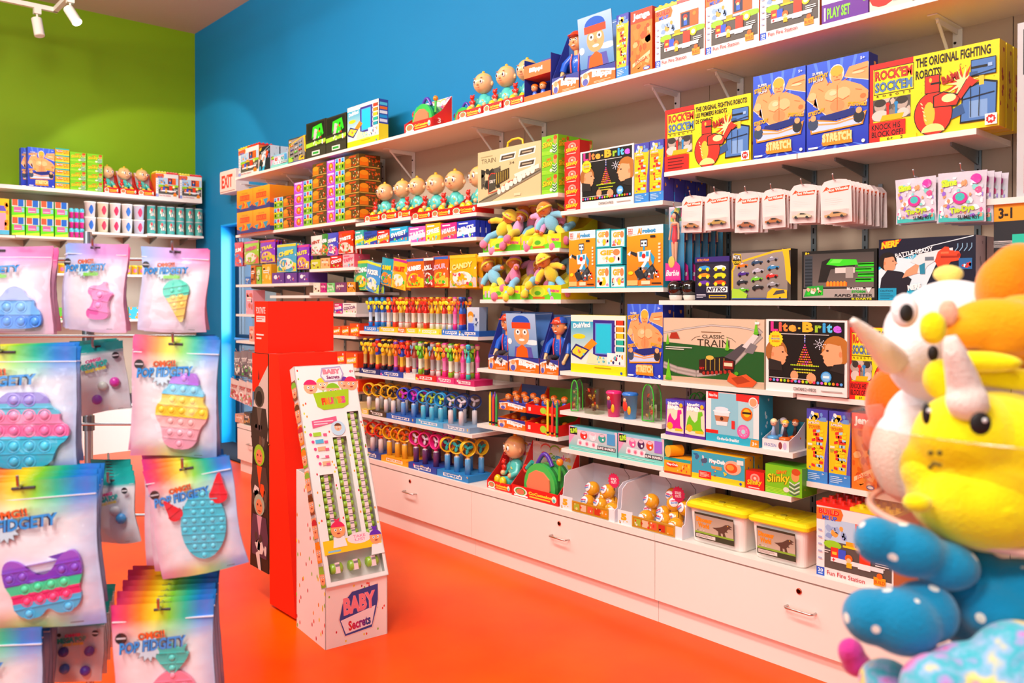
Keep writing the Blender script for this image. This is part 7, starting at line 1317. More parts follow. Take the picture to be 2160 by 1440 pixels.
for r_ in range(3):
    for c in range(3):
        n += 1; y = Y_at(151+c*11, z, X-.04); lc = (X-.045, y, z+.0005+r_*.088); lb = ('lower', 'middle', 'upper')[r_]+' '+('left', 'centre', 'right')[c]+' small pink-capped toy bottle beside the green boxes'
        if src is None: mb = MB(); mb.lathe([(0, 0), (.016, 0), (.016, .045), (.02, .05), (.02, .075), (.012, .086), (0, .087)], 'E82A9A', 12, PLA, cols=['E82A9A', 'E82A9A', 'F04AB0', '5AC8E0', '5AC8E0', 'F08AC0']); src = tag(mb.build('toy_bottle', loc=lc), lb, 'bottle', 'pink toy bottles on the green wall')
        else: inst(src, lc, label=lb)
z, X = GS['b']; tubc = (('2A6AC8', 'F4EEE8'), ('E83A5A', 'F0E8C8'), ('E82A5A', 'F6F0EC'), ('3A7AD0', 'F4EEE8'), ('D83A6A', 'D8D8E8'))
for c, px_ in enumerate((190, 217, 243, 268, 293)):
    col, bgc = tubc[c]; y = Y_at(px_, z, X-.06); mb = MB(); r_ = .046
    mb.lathe([(0, 0), (r_*.84, 0), (r_, .122), (r_*1.06, .124), (r_*1.06, .134), (0, .136)], bgc, 20, CARD, cols=[bgc, bgc, 'F8F4EE', 'F8F4EE', 'F4F0EA'])
    for k in range(7): a0 = -.5+k*.143; mb.add([((r_*(.84+.16*t)+.0006)*math.cos(b_)*1.0, (r_*(.84+.16*t)+.0006)*math.sin(b_), .122*t) for t, b_ in ((.5-.34*math.sin(math.pi*k/7), a0), (.5-.34*math.sin(math.pi*(k+1)/7), a0+.143), (.5+.34*math.sin(math.pi*(k+1)/7), a0+.143), (.5+.34*math.sin(math.pi*k/7), a0))], [(0, 1, 2, 3)], col)
    for r in range(2):
        lb = ('lower', 'upper')[r]+' white paper tub with '+('blue', 'red', 'crimson', 'deep blue', 'rose')[c]+' badge on the green wall'
        if r == 0: o = tag(mb.build('paper_tub', loc=(X-.06, y, z+.0005)), lb, 'tub', 'white paper tubs')
        else: inst(o, (X-.06, y, z+.138), label=lb)
z, X = GS['c']
mb = MB(); r_ = .037; mb.lathe([(0, 0), (r_, 0), (r_, .004), (r_*.97, .006), (r_*.97, .125), (r_, .128), (r_, .132), (0, .131)], '4AA8A0', 20, CARD, cols=['B8BCBE', 'B8BCBE', '3A8A84', '4AA8A0', 'B8BCBE', 'B8BCBE', 'C8CCCE'])
rr = random.Random(4)
for k in range(12): a0 = rr.uniform(-.8, .7); zz = rr.uniform(.03, .08); q = .18; cc = rr.choice(('E85A6A', '2A2A2A', 'F4C8A0', 'F4F0E8', 'C83A4A')); mb.add([((r_+.0002*k)*math.cos(b_), (r_+.0002*k)*math.sin(b_), t) for t, b_ in ((zz, a0), (zz, a0+q*1.6), (zz+.024, a0+q*1.3), (zz+.03, a0+q*.3))], [(0, 1, 2, 3)], cc)
src = None
for c, px_ in enumerate((319, 341, 360, 380, 400, 419)):
    for r in range(2):
        lc = (X-.05, Y_at(px_, z, X-.05), z+.0005+r*.1325); lb = ('lower', 'upper')[r]+' teal can, '+ORD[c]+' column from the white tubs'
        if src is None: src = tag(mb.build('tin_can', loc=lc), lb, 'can', 'teal cans on the green wall')
        else: inst(src, lc, .0, lb)
z, X = GS['e']; src = None; n = 0
for k in range(26):
    y = 1.55+k*.061; lc = (X-.05, y, z+.0005); lb = ORD[k]+' small yellow dough tub from the left on the shelf behind the hanging bags'; n += 1
    if src is None: mb = MB(); mb.lathe([(0, 0), (.026, 0), (.024, .07), (.028, .072), (.028, .085), (0, .087)], 'F7C01E', 14, PLA, cols=['F7C01E', 'F7C01E', 'F2A01E', 'F7D83A', 'F7D83A']); mb.ell((.024, 0, .035), (.006, .016, .02), 'F4709A', 8, 6); src = tag(mb.build('dough_tub', loc=lc), lb, 'tub', 'yellow dough tubs in a row')
    else: inst(src, lc, label=lb)
z, X = GS['f']; cs_ = ('3AB0C8', 'E83A9A', '6AC83A', 'F7901E', '5AA8E8', 'E8281E', 'C83AC8', 'F7D81E')
for k in range(14):
    y = 1.6+k*.108; tag(carton('b', lambda a: a.busy(0, 0, 1, 1, (cs_[k % 8], 'F4F0F0', cs_[(k+3) % 8]), 10, k, .14, cs_[k % 8]), .1, .08, .11, cs_[k % 8]).build('toy_pack', loc=(X-.01, y, z+.0005), rotz=math.pi/2), ORD[k]+' small bright toy pack from the left on the low green-wall shelf', 'toy', 'small bright packs on the green wall')
for k in range(12):
    y = 1.2+k*.15; tag(carton('b', lambda a: a.busy(0, 0, 1, 1, ('3A2A3A', 'C81E4A', '2A6A8A', '5A5A6A', 'E8E0D8'), 10, k, .14, '2A2228'), .14, .12, .12, '2A2228').build('toy_carton', loc=(GX+.33, y, .381), rotz=math.pi/2), ORD[k]+' dark toy carton from the left on the green wall base cabinet', 'toy', 'dark cartons on the green wall cabinet')
# ================================================================ CARDBOARD FLOOR STANDS
FR = ('E8402A', 'F2901E', 'F7D81E', '8AC83A', 'C8283A')
def fruitdots(a, n, sd, r=.012):
    rr = random.Random(sd)
    for k in range(n): a.ell(rr.uniform(.05, .95), rr.uniform(.03, .97), r/a.asp() if a.asp() < 1 else r, r*1.6 if a.asp() < 1 else r*1.6*a.asp(), FR[k % 5], 8, False)
    a.up()
S = thing('display_stand', 'slanted white cardboard display stand printed with babies and fruit', 'display stand', (-2.888, 1.612, 0), math.atan2(.996, .093))
SW, SDp = .272, .29
mb = MB(); mb.box(0, SW, 0, .004, 0, .25, 'F8F2EE'); mb.box(0, SW, SDp-.004, SDp, 0, .66, 'F4EEEA')
side = [(0, 0), (SDp, 0), (SDp, .66), (SDp-.13, .655), (0, .25)]
for x in (0, SW-.003):
    mb.M = Matrix.Translation((x, 0, 0)) @ Matrix(((0, 1, 0, 0), (1, 0, 0, 0), (0, 0, 1, 0), (0, 0, 0, 1))); mb.slab(side, 0, .003, 'F6EEEA')
mb.M = None; a = front(mb, SW, .25); fruitdots(a, 26, 3, .012)
a.poly([(.2, .42), (.26, .68), (.42, .84), (.6, .80), (.84, .88), (.86, .6), (.82, .40), (.76, .16), (.3, .12)], 'F0D8D0'); a.poly([(.22, .42), (.27, .66), (.42, .82), (.84, .86), (.84, .60), (.8, .40), (.74, .18), (.31, .14)], '3A4A9A'); a.poly([(.24, .40), (.80, .52), (.74, .22), (.32, .17)], 'F6ECF2'); a.text('BABY', .28, .48, .52, .28, 'F48A9A', 'FBE0E4', .05, rot=3); a.text('Secrets', .36, .22, .36, .16, 'D82A5A', None, .04, rot=5, cols=('D8283A', 'C82A6A', '8A2A8A', '3A4A9A'))
a = Art(mb, (-.0002, SDp, 0), (0, -1, 0), (0, 0, 1), SDp, .25); rr = random.Random(8)
for k in range(60):
    q = rr.random(); zz = rr.uniform(.01, .62); 
    if zz < .25+.40*min(1, (SDp*q)/.155)-.02: mb.add([(-.0004, SDp*q+dx_, zz+dz_) for dx_, dz_ in ((-.005, 0), (-.003, -.008), (.003, -.008), (.005, 0), (.002, .008), (-.002, .008))], [(5, 4, 3, 2, 1, 0)], FR[k % 5])
mb.build('base_box', S)
# tilted tray: local frame with x across, z up along the slope
ang = math.atan2(.325, .845); TM = Matrix.Translation((0, -.012, .245)) @ Matrix.Rotation(-ang, 4, 'X'); TL = .905; TD = .05
mb = MB(); mb.M = TM; mb.box(0, SW, TD-.003, TD, 0, TL, 'E8E0DC'); mb.box(0, .003, 0, TD, 0, TL, 'F4ECE8'); mb.box(SW-.003, SW, 0, TD, 0, TL, 'F4ECE8'); mb.box(0, SW, 0, TD, 0, .003, 'F4ECE8'); mb.box(0, SW, 0, TD, TL-.003, TL, 'F4ECE8')
slots = ((.15, .37, .19, .485), (.45, .68, .20, .65), (.75, .95, .19, .765), (.08, .95, .02, .135))
us = (0, .15, .37, .45, .68, .75, .95, 1)
def fb(u0, u1, v0, v1): mb.box(SW*u0, SW*u1, 0, .003, TL*v0, TL*v1, 'FAF4F2')
fb(0, 1, .765, 1); fb(0, 1, 0, .02); fb(0, .08, .02, .135); fb(.95, 1, .02, .135); fb(0, 1, .135, .19); fb(0, .15, .19, .765); fb(.37, .45, .19, .765); fb(.68, .75, .19, .765); fb(.95, 1, .19, .765); fb(.15, .37, .485, .765); fb(.45, .68, .65, .765); fb(.45, .68, .19, .2)
a = Art(mb, (0, 0, 0), (1, 0, 0), (0, 0, 1), SW, TL)
for k in range(40):
    u, v = rr.choice((rr.uniform(.02, .12), rr.uniform(.955, .99), rr.uniform(.38, .44), rr.uniform(.69, .74))), rr.uniform(.2, .98); a.ell(u, v, .012, .006, FR[k % 5], 7, False)
a.up()
for (x, y, r, hat, sk) in ((.22, .895, .034, 'E8286A', 'F2B48A'), (.42, .905, .030, 'F7E03A', 'F8C89A'), (.78, .905, .030, '6A3AA8', 'F2B48A'), (.9, .90, .033, 'E82A5A', 'F2A87A'), (.58, .872, .034, '8AC81E', 'F2B48A')): a.face(x, y, r, sk, hat)
a.poly([(.24, .865), (.84, .875), (.80, .80), (.70, .785), (.38, .782), (.28, .80)], 'A8D01E'); a.text('FRUITIES', .36, .806, .4, .035, 'F2601E', 'FFFFFF', .08, rot=2, cols=('E8401E', 'F2901E', 'F24A6A', '8AC83A', 'F2901E', 'E84A8A'))
a.poly([(.40, .945), (.44, .985), (.76, .99), (.8, .95), (.74, .918), (.46, .915)], 'B8A8D0'); a.poly([(.42, .946), (.46, .978), (.75, .982), (.775, .95), (.73, .925), (.475, .922)], 'F8F0F4'); a.text('BABY', .45, .952, .3, .026, 'F48A9A', 'D8607A', .08); a.text('Secrets', .5, .928, .22, .018, '8A2A6A', None, .04); a.text('4+', .9, .955, .07, .014, 'D84A6A')
a.poly([(.15, .70), (.56, .722), (.56, .748), (.15, .735)], 'F0608A'); a.lines(.18, .712, .34, .022, 2, 'F8D0DC'); a.circ(.62, .70, .045, 'A8D8F0') if 0 else None; a.ell(.56, .69, .12, .035, 'BFE0F4'); a.face(.56, .695, .018)
for k in range(5): y = .672-.034*k; a.circ(.10+.02*k, y, .007, 'E84A8A'); a.rect(.14+.02*k, y-.01, .13, .018, ('A8D83A', '5AB8E0', 'F2B48A', 'F8F0F4', 'F2B48A')[k]); a.rect(.3 if k < 3 else .28, y-.012, .06, .012, 'F0608A')
a.poly([(.04, .135), (.96, .135), (.96, .19), (.04, .195)], 'F7D01E'); a.rect(.10, .142, .2, .008, '8AC8E8'); a.ell(.62, .185, .2, .025, 'FAE8EC'); a.text('TAKE', .52, .187, .2, .012, 'F08AB0'); a.text('US!', .54, .172, .16, .012, 'F08AB0')
a = Art(mb, (0, TD, 0), (0, -1, 0), (0, 0, 1), TD, TL)
for k in range(9): y = .05+.105*k; c = ('8AB82A', 'F2901E', 'F2A070', '8A4A2A', 'F2B070')[k % 5]; a.rect(.05, y-.045, .9, .09, c); a.face(.5, y, .036, 'F2A878', ('8AC83A', 'F2901E', 'C8283A', '6A3A1A')[k % 4])
mb.build('slanted_tray', S)
for (x, y, r, hat) in ((.30, .235, .034, 'E8285A'), (.88, .175, .030, '6A2AB8')):
    mb = MB(); mb.M = TM
    mb.slab([(SW*x+r*TL*q*math.cos(t)*.9, TL*y+r*TL*q*math.sin(t)) for q, t in ((1.1, math.radians(20*k)) for k in range(18))], -.006, -.004, 'F2B080'); mb.slab([(SW*x-.03, TL*(y-.075)), (SW*x+.03, TL*(y-.075)), (SW*x+.022, TL*(y-.03)), (SW*x-.022, TL*(y-.03))], -.006, -.004, 'F8F4F4'); a = Art(mb, (0, -.006, 0), (1, 0, 0), (0, 0, 1), SW, TL); a.face(x, y, r, 'F2A468', hat)
    mb.slab([(SW*x-.006, TL*(y+.03)), (SW*x+.006, TL*(y+.03)), (SW*x+.014, TL*(y+.05)), (SW*x, TL*(y+.045)), (SW*x-.012, TL*(y+.052))], -.006, -.004, hat)
    mb.build('baby_cutout', S)
SM = Matrix.Translation((-2.888, 1.612, 0)) @ Matrix.Rotation(math.atan2(.996, .093), 4, 'Z') @ TM
cap0 = None
for si, (u0, u1, v0, v1) in enumerate(slots):
    n_ = (9, 14, 18, 3)[si]
    for k in range(n_):
        if si < 3: p = (SW*(u0+u1)/2, .024, TL*(v0+(v1-v0)*(k+.5)/n_)); lb = ORD[k]+' green capsule up the '+('short left', 'middle', 'tall right')[si]+' slot of the slanted stand'
        else: p = (SW*(u0+(u1-u0)*(k+.5)/3), .024, TL*.075); lb = ('left', 'middle', 'right')[k]+' green capsule in the bottom row of the slanted stand'
        w_ = SM @ Vector(p)
        if cap0 is None:
            cap0 = thing('toy_capsule', lb, 'capsule', w_, 0, 'green capsules in the slanted stand'); mb = MB(); mb.tube([(-.026, 0, 0), (-.022, 0, 0), (.022, 0, 0), (.026, 0, 0)], .017, '9AC83A', 14, PLA, rs=[.012, .018, .018, .012]); mb.build('capsule_shell', cap0); mb = MB(); mb.box(-.009, .009, -.0195, -.006, -.018, .018, 'F4D8DC'); mb.box(-.009, .009, -.0197, -.0195, .004, .012, '8A8084'); mb.build('paper_band', cap0); cap0.rotation_euler = SM.to_euler(); cap0.scale = (.92, .8, .74)
        else: inst(cap0, w_, label=lb, rot=SM.to_euler(), scale=(.92, .8, .74) if si < 3 else (1, 1, 1.15))
# red tower
RX0, RXf = -3.47, -3.23; Xt = onY(587, 749, 1.66).x; T = thing('display_tower', 'tall red cardboard display tower behind the slanted stand, seen from its plain back', 'display stand', (RX0, 1.66, 0)); RD = 'F2270C'; m_red = mat('red_card', .5, spec=.3)
yr = onX(711, 739, Xt).y-1.66; wt = Xt-RX0; wb_ = RXf-RX0; H_ = 1.128
mb = MB(); v = [(0, 0, .012), (wb_, 0, .012), (wb_, yr, .012), (0, yr, .012), (0, 0, H_), (wt, 0, H_), (wt, yr, H_), (0, yr, H_)]; mb.add(v, [(0, 1, 5, 4), (1, 2, 6, 5), (2, 3, 7, 6), (3, 0, 4, 7), (4, 5, 6, 7), (3, 2, 1, 0)], RD, m_red); mb.box(.02, wb_-.02, .02, yr-.02, 0, .012, '1A0E0A'); mb.build('back_body', T)
hx0 = -3.617-RX0; hx1 = -3.481-RX0; hy = .33
mb = MB(); mb.box(hx0, hx1, 0, hy, 1.128, 1.362, RD, m_red); a = Art(mb, (hx0, 0, 1.128), (1, 0, 0), (0, 0, 1), hx1-hx0, .234, m_red); a.text('FORTNITE', .12, .76, .7, .13, 'F8D8D0', None, .02); a.rect(.14, .60, .68, .12, 'F8D8D0'); a.lines(.18, .63, .6, .07, 2, 'E8402A'); a.lines(.14, .25, .6, .14, 2, 'F8D8D0')
mb.build('header', T)
mb = MB(); W2 = 3.481-3.672; x0 = -3.672-RX0; mb.add([(x0, 0, .14), (hx1, 0, .14), (hx1, 0, 1.128), (hx0, 0, 1.128), (x0, .004, .14), (hx1, .004, .14), (hx1, .004, 1.128), (hx0, .004, 1.128)], [(0, 1, 2, 3), (7, 6, 5, 4), (1, 5, 6, 2), (0, 3, 7, 4), (0, 4, 5, 1), (3, 2, 6, 7)], '2E2420', m_red)
a = Art(mb, (x0+.012, 0, .14), (1, 0, 0), (0, 0, 1), hx1-x0-.012, .985, m_red); a.rect(.1, .82, .9, .18, RD); a.poly([(.2, .78), (.5, .86), (1, .95), (1, .6), (.1, .7)], 'D8C4B8')
for (y, c1, c2, sk, sc2) in ((.80, '5A4E42', '3A302A', None, '6A5A4E'), (.53, '9ACB2A', '4A3A34', 'F2845A', 'F2501E'), (.30, 'A8B49A', '5A3A4E', 'E8885A', 'D8A0B0')):
    a.poly([(.12, y-.05), (.88, y-.05), (1, y-.14), (.9, y-.24), (.08, y-.24), (.0, y-.14)], c2); a.poly([(.35, y-.05), (.65, y-.05), (.5, y-.16)], sc2); a.ell(.5, y, .3, .05, c1, 14); a.ell(.5, y-.008, .19, .036, sk or '2A2420', 12)
    if sk: a.ell(.42, y, .03, .006, '1E1614', 6); a.ell(.6, y, .03, .006, '1E1614', 6); a.rect(.44, y-.03, .14, .005, 'B8402A')
    a.busy(.1, y-.23, .8, .1, (c2, '4A3A3A', '6A4A3A', 'E8D8D0', sc2), 7, int(y*50), .035)
a.poly([(.47, .88), (.53, .88), (.5, .93)], '3A302A'); a.poly([(.3, .07), (.45, .0), (.6, .0), (.5, .09)], 'E8D8D0'); mb.build('art_panel', T)
mb = MB(); mb.box(hx1-.0, 0.004, .004, .05, .16, 1.125, 'A8662A', MATTE); mb.box(hx1+.001, .008, -.0, .012, .72, .725, 'C8884A', MATTE); mb.box(hx0+.01, hx1-.004, .3, .304, .16, 1.125, RD, m_red)
for z_ in (.35, .65, .95): mb.box(x0+.02, hx1, .006, .3, z_, z_+.004, RD, m_red)
mb.build('inner_shelves', T)
# ================================================================ HANGING BAGS IN THE FOREGROUND
def clip(poly, z0, z1):
    for s, zc in ((1, z0), (-1, z1)):
        out = []
        for (x0, y0), (x1, y1) in zip(poly, poly[1:]+poly[:1]):
            a0, a1 = s*(y0-zc) >= 0, s*(y1-zc) >= 0
            if a0: out.append((x0, y0))
            if a0 != a1: t = (zc-y0)/(y1-y0); out.append((x0+(x1-x0)*t, zc))
        poly = out
        if len(poly) < 3: return []
    return poly
def inside(p, x, y):
    c = False
    for (x0, y0), (x1, y1) in zip(p, p[1:]+p[:1]):
        if (y0 > y) != (y1 > y) and x < (x1-x0)*(y-y0)/(y1-y0)+x0: c = not c
    return c
def popper(mb, shape, cols, w, h, cx, cz, y, nx=5, dome=.30, ang=0):
    """silicone bubble toy: coloured bands of one outline, each with rows of domes"""
    R = Matrix.Translation((cx, y, cz)) @ Matrix.Rotation(math.radians(ang), 4, 'Y'); mb.M = R; n = len(cols); P_ = [(x*w, z*h) for x, z in shape]
    for i, c in enumerate(cols):
        q = clip(P_, -h/2+h*i/n, -h/2+h*(i+1)/n)
        if len(q) > 2: mb.slab(q, -.005, .003, c, PLA)
    st = w/nx; rows = max(1, round(h/st)); sh = h/rows
    for j in range(rows):
        zc = -h/2+sh*(j+.5)
        for i in range(nx):
            xc = -w/2+st*(i+.5)
            if all(inside(P_, xc+dx*st*.38, zc+dz*sh*.38) for dx, dz in ((-1, 0), (1, 0), (0, 1), (0, -1))):
                c = cols[min(int((zc+h/2)/h*n), n-1)]; l_ = tuple(min(1, q*1.15+.04) for q in hx(c)); mb.ell((xc, -.005, zc), (st*dome, st*dome*.6, sh*dome), l_, 12, 7, PLA); mb.torus((xc, -.005, zc), st*.41, st*.05, l_, 14, 5, PLA)
    for i in range(1, rows):
        q = clip(P_, -h/2+sh*i-.0008, -h/2+sh*i+.0008)
        if len(q) > 2: mb.slab(q, -.0068, -.005, cols[min(int(i/rows*n), n-1)], PLA)
    mb.M = None
SHP = {'cup': [(-.3, -.5), (.3, -.5), (.38, -.2), (.5, -.12), (.52, .04), (.4, .12), (.42, .24), (.3, .32), (.28, .44), (.1, .56), (-.1, .54), (-.26, .42), (-.3, .3), (-.42, .24), (-.4, .12), (-.52, .04), (-.5, -.12), (-.38, -.2)],
       'poop': [(-.4, -.5), (.4, -.5), (.5, -.35), (.46, -.1), (.36, 0), (.36, .15), (.22, .26), (.16, .42), (0, .5), (-.14, .42), (-.22, .26), (-.36, .15), (-.36, 0), (-.46, -.1), (-.5, -.35)],
       'cone': [(0, -.5), (.08, -.46), (.34, .08), (.44, .18), (.42, .34), (.24, .46), (0, .5), (-.24, .46), (-.42, .34), (-.44, .18), (-.34, .08), (-.08, -.46)],
       'oval': [(.5*math.cos(k*math.pi/9), .5*math.sin(k*math.pi/9)) for k in range(18)], 'rocket': [(-.3, -.5), (.3, -.44), (.42, -.3), (.3, -.1), (.34, .1), (.44, .2), (.2, .26), (.1, .5), (-.02, .34), (-.4, .3), (-.44, .1), (-.2, .05), (-.24, -.2), (-.4, -.3)],
       'fly': [(0, -.34), (.12, -.5), (.34, -.46), (.44, -.3), (.42, -.1), (.5, .1), (.5, .36), (.42, .5), (.26, .44), (.12, .22), (0, .16), (-.12, .22), (-.26, .44), (-.42, .5), (-.5, .36), (-.5, .1), (-.42, -.1), (-.44, -.3), (-.34, -.46), (-.12, -.5)],
       'leaf': [(-.1, -.5), (.1, -.5), (.5, .1), (.3, .16), (.42, .42), (.14, .26), (0, .5), (-.14, .26), (-.42, .42), (-.3, .16), (-.5, .1)]}
RB = ('E83A8A', 'F0505A', 'F2901E', 'F7E01E', '8AD83A', '2AC0A0', '2A8AE0', '5A7AE8')
def chaik(p, n=2):
    for _ in range(n): p = [q for (x0, y0), (x1, y1) in zip(p, p[1:]+p[:1]) for q in ((x0*.75+x1*.25, y0*.75+y1*.25), (x0*.25+x1*.75, y0*.25+y1*.75))]
    return p
SHP = {k_: chaik(p_) for k_, p_ in SHP.items()}
def L3(a, b, t): a, b = hx(a), hx(b); return tuple(a[i]+(b[i]-a[i])*t for i in range(3))
def bag_mesh(kind, w, h, seed, crop=0):
    """pearl pouch: coloured header strip, pale belly, printed logo"""
    mb = MB(); nx, nz = 14, 18; r = random.Random(seed); q = len(RB)-1
    def P(i, j, s):
        u, v = i/nx, j/nz; b = (math.sin(math.pi*u)**.5)*(math.sin(math.pi*min(v*1.15, 1))**.6) if v < .87 else 0
        return (w*(u-.5)*(1-.04*math.sin(3.1*v))+.002*math.sin(seed+v*7), s*(.0012+.0095*b)+.0035*math.sin(5*u+seed)*math.sin(6*v+seed)+r.uniform(-.0008, .0008), -h*(1-v)+.003*math.sin(4*u+seed)*(1-v))
    def col(i, j):
        u, v = i/nx, j/nz
        if kind == 'mega': return L3('12A8A8', '2AC8C0', u) if v > .86 else L3('F4F2F6', 'DCDCE6', (math.sin(7*u+5*v)+1)/2)
        if kind == 'mini': top_ = L3('8AB0F8', 'F870B0', u); bot = L3('FBDCEC', 'FBF8FC', v)
        else: x = u*q; top_ = L3(RB[int(x) if x < q else q-1], RB[min(int(x)+1, q)], x-int(x)); bot = L3('FBEEF6', 'F4F6FC', v)
        if v > .84: return top_ if isinstance(top_, tuple) else hx(top_)
        t = 1-(v-.7)/.14 if v > .7 else (1 if v > .16 else max(0, v/.16)); t = min(max(t, .25 if v > .5 or kind != 'mini' else .8), 1); edge = min(u, 1-u)*5; t = min(t, .55+.45*min(edge, 1)) if kind != 'mega' else t
        return tuple(top_[k]*(1-t)+bot[k]*t for k in range(3)) if isinstance(top_, tuple) else bot
    for s in (-1, 1):
        vs = [P(i, j, s) for j in range(nz+1) for i in range(nx+1)]; fs = [(j*(nx+1)+i, j*(nx+1)+i+1, (j+1)*(nx+1)+i+1, (j+1)*(nx+1)+i) for j in range(nz) for i in range(nx)]
        if s > 0: fs = [tuple(reversed(f)) for f in fs]
        mb.add(vs, fs, (1, 1, 1), POUCH, True, cols=[col(i, j) for j in range(nz+1) for i in range(nx+1)])
    mb.box(-w*.49, w*.49, -.0022, .0022, -h*.125, -h*.118, 'F4F0F8', POUCH); mb.tube([(-w*.08, -.003, -h*.045), (w*.08, -.003, -h*.045)], .0028, '4A4048', 6, MATTE)
    a = Art(mb, (-w/2, -.0165, -h), (1, 0, 0), (0, 0, 1), w, h)
    if kind == 'mega':
        a.circ(.86, .80, .05, '2A2226'); a.circ(.17, .76, .03, '2A2226'); a.rect(.80, .79, .12, .02, 'F4F0F4'); a.text('MEGA POP', .14, .65, .56, .09, '2AC8C0', '1A1A3A', .03, rot=8, obold=.075); a.text('OMG!', .28, .74, .3, .05, 'E83A8A', '1A1A3A', .06, rot=8); a.text('FIDGET SPINNER', .26, .61, .4, .04, 'F7E01E', '1A1A3A', .05, rot=8)
    else:
        a.circ(.12, .78, .042, '2A2226'); a.rect(.075, .776, .09, .012, 'D8D0D8'); a.star(.38, .70, .105, .07, 13, '2A2226'); a.star(.38, .70, .098, .066, 13, 'CFE8F8'); a.text('OMG!!', .28, .765, .26, .055, 'F2641E', '2A1A3A', .03, rot=5, obold=.075); a.text('POP FIDGETY', .10, .68, .64, .085, '2A9AF0', '101A4A', .03, rot=4, sh=.15, obold=.075)
        if kind == 'mini': a.text('minis', .38, .63, .24, .05, '8AE04A', '1A5A2A', .09, rot=3)
    a.lines(.78, .03, .14, .012, 1, '4A4048'); return mb
BACK = Vector((-Fw.x, -Fw.y, 0)).normalized()*-1; SIDE = Vector((Rt.x, Rt.y, 0)).normalized(); FACE = math.atan2(Rt.y, Rt.x)
pole = atw(187, 900, 2.25)
t = thing('bag_rack', 'chrome floor rack with hooks carrying the shiny toy bags', 'rack', (pole.x, pole.y, 0)); mb = MB(); mb.tube([(0, 0, .02), (0, 0, 1.553)], .0105, 'C0C4CA', 16, METAL); mb.build('pole', t); mb = MB(); mb.lathe([(.0, .03), (.05, .028), (.24, .012), (.24, 0), (0, 0)], 'A8ACB2', 28, METAL); mb.build('base', t)
rows = (1.478, 1.272, 1.035, .79)
for z_ in rows:
    mb = MB(); p_ = [SIDE*s_+Vector((0, 0, z_)) for s_ in (-.30, .30)]; mb.tube([p_[0]-BACK*.02, p_[1]-BACK*.02], .004, 'B8BCC2', 8, METAL); mb.tube([Vector((0, 0, z_-.02)), Vector((0, 0, z_+.02))], .015, '8A8E94', 14, METAL); mb.build('cross_bar', t)
def fidget(kind, xa, xb, yt, yb, d, lab, toy, n=4, roll=0, yaw=0, gap=.032, seed=1, side=0, blabel=None, hookx=None):
    c = atw((xa+xb)/2, yt+2, d); w_ = (xb-xa)*d/FPX; h = (yb-yt)*d/FPX; t = thing('toy_bag', lab, 'toy bag', c, FACE+yaw, 'shiny toy bags on the rack'); t.rotation_euler = (0, roll, FACE+yaw)
    ph = bag_mesh(kind, w_, h, seed).build('pouch', t)
    if toy:
        mb = MB(); toy(mb, w_, h); mb.build('bubble_toy', t)
        mb = MB(); nx = 6; nz = 6; r = random.Random(seed+5); vs = [(w_*(.02+.96*i/nx-.5), -.028*math.sin(math.pi*min(max(i/nx, .04), .96))**.4+r.uniform(-.002, .002), -h*.97+h*.80*j/nz) for j in range(nz+1) for i in range(nx+1)]
        mb.add(vs, [(j*(nx+1)+i, j*(nx+1)+i+1, (j+1)*(nx+1)+i+1, (j+1)*(nx+1)+i) for j in range(nz) for i in range(nx)], 'FFFFFF', WRAP, True); mb.build('clear_window', t)
    for k in range(1, n):
        lc = c+BACK*(gap*k)+SIDE*side*k; o = thing('toy_bag', ORD[k]+' bag behind the '+lab, 'toy bag', lc, 0, 'shiny toy bags on the rack'); o.rotation_euler = (0, roll*.4+.03*(-1)**k, FACE+yaw*.5+.06*(-1)**k)
        p = ph.copy(); COL.objects.link(p); p.parent = o
    mb = MB(); tip = c-BACK*.012; e = c+(BACK+SIDE*(side/gap))*(gap*n+.08); o_ = Vector((0, 0, -.008)); mb.tube([e-tip, Vector((0, 0, 0)), -BACK*.006+Vector((0, 0, .004)), -BACK*.008+Vector((0, 0, .022))], .0028, 'B8BCC2', 8, METAL); ob = mb.build('rack_hook', loc=tip+o_); tag(ob, 'chrome hook holding the '+lab, 'hook', 'chrome hooks of the bag rack')
P3 = ('A8A0E8', '9AB0F0', '4A9AF0'); 
fidget('mini', -118, 106, 518, 700, 1.78, 'pearl toy bag with blue swirl bubble toy at the left edge', lambda m, w, h: popper(m, SHP['poop'], ('3A8AF0', '6AB0F8', 'A8B8F8'), w*.5, h*.5, w*.18, -h*.70, -.012, 4), 4, 0, .1, seed=1, side=-0.012)
fidget('mini', 133, 276, 512, 696, 1.78, 'pearl toy bag with pink bubble toy in the top row', lambda m, w, h: popper(m, SHP['rocket'], ('F05AB0', 'F07AC0', 'F08AC8', 'F4A0D0'), w*.46, h*.48, w*.14, -h*.64, -.012, 3, ang=8), 5, .04, -.15, seed=2, side=-0.016)
fidget('mini', 300, 442, 521, 697, 1.76, 'pearl toy bag with ice cream cone bubble toy', lambda m, w, h: popper(m, SHP['cone'], ('F7C84A', 'F7C84A', 'F7D05A', '4ADCC0', '4ADCC0'), w*.44, h*.52, w*.10, -h*.63, -.012, 4, ang=-12), 5, .05, .05, seed=3, side=-0.0135)
fidget('big', -140, 158, 728, 996, 1.66, 'large rainbow bag with cupcake bubble toy at the left edge', lambda m, w, h: popper(m, SHP['cup'], ('1EB0D8', '2ABCE0', '3AC4E8', 'F46AA8', 'F48AB8', '6AC8E8', '9A8AE0'), w*.62, h*.60, w*.14, -h*.66, -.012, 6), 4, 0, .1, seed=4, side=-0.0125)
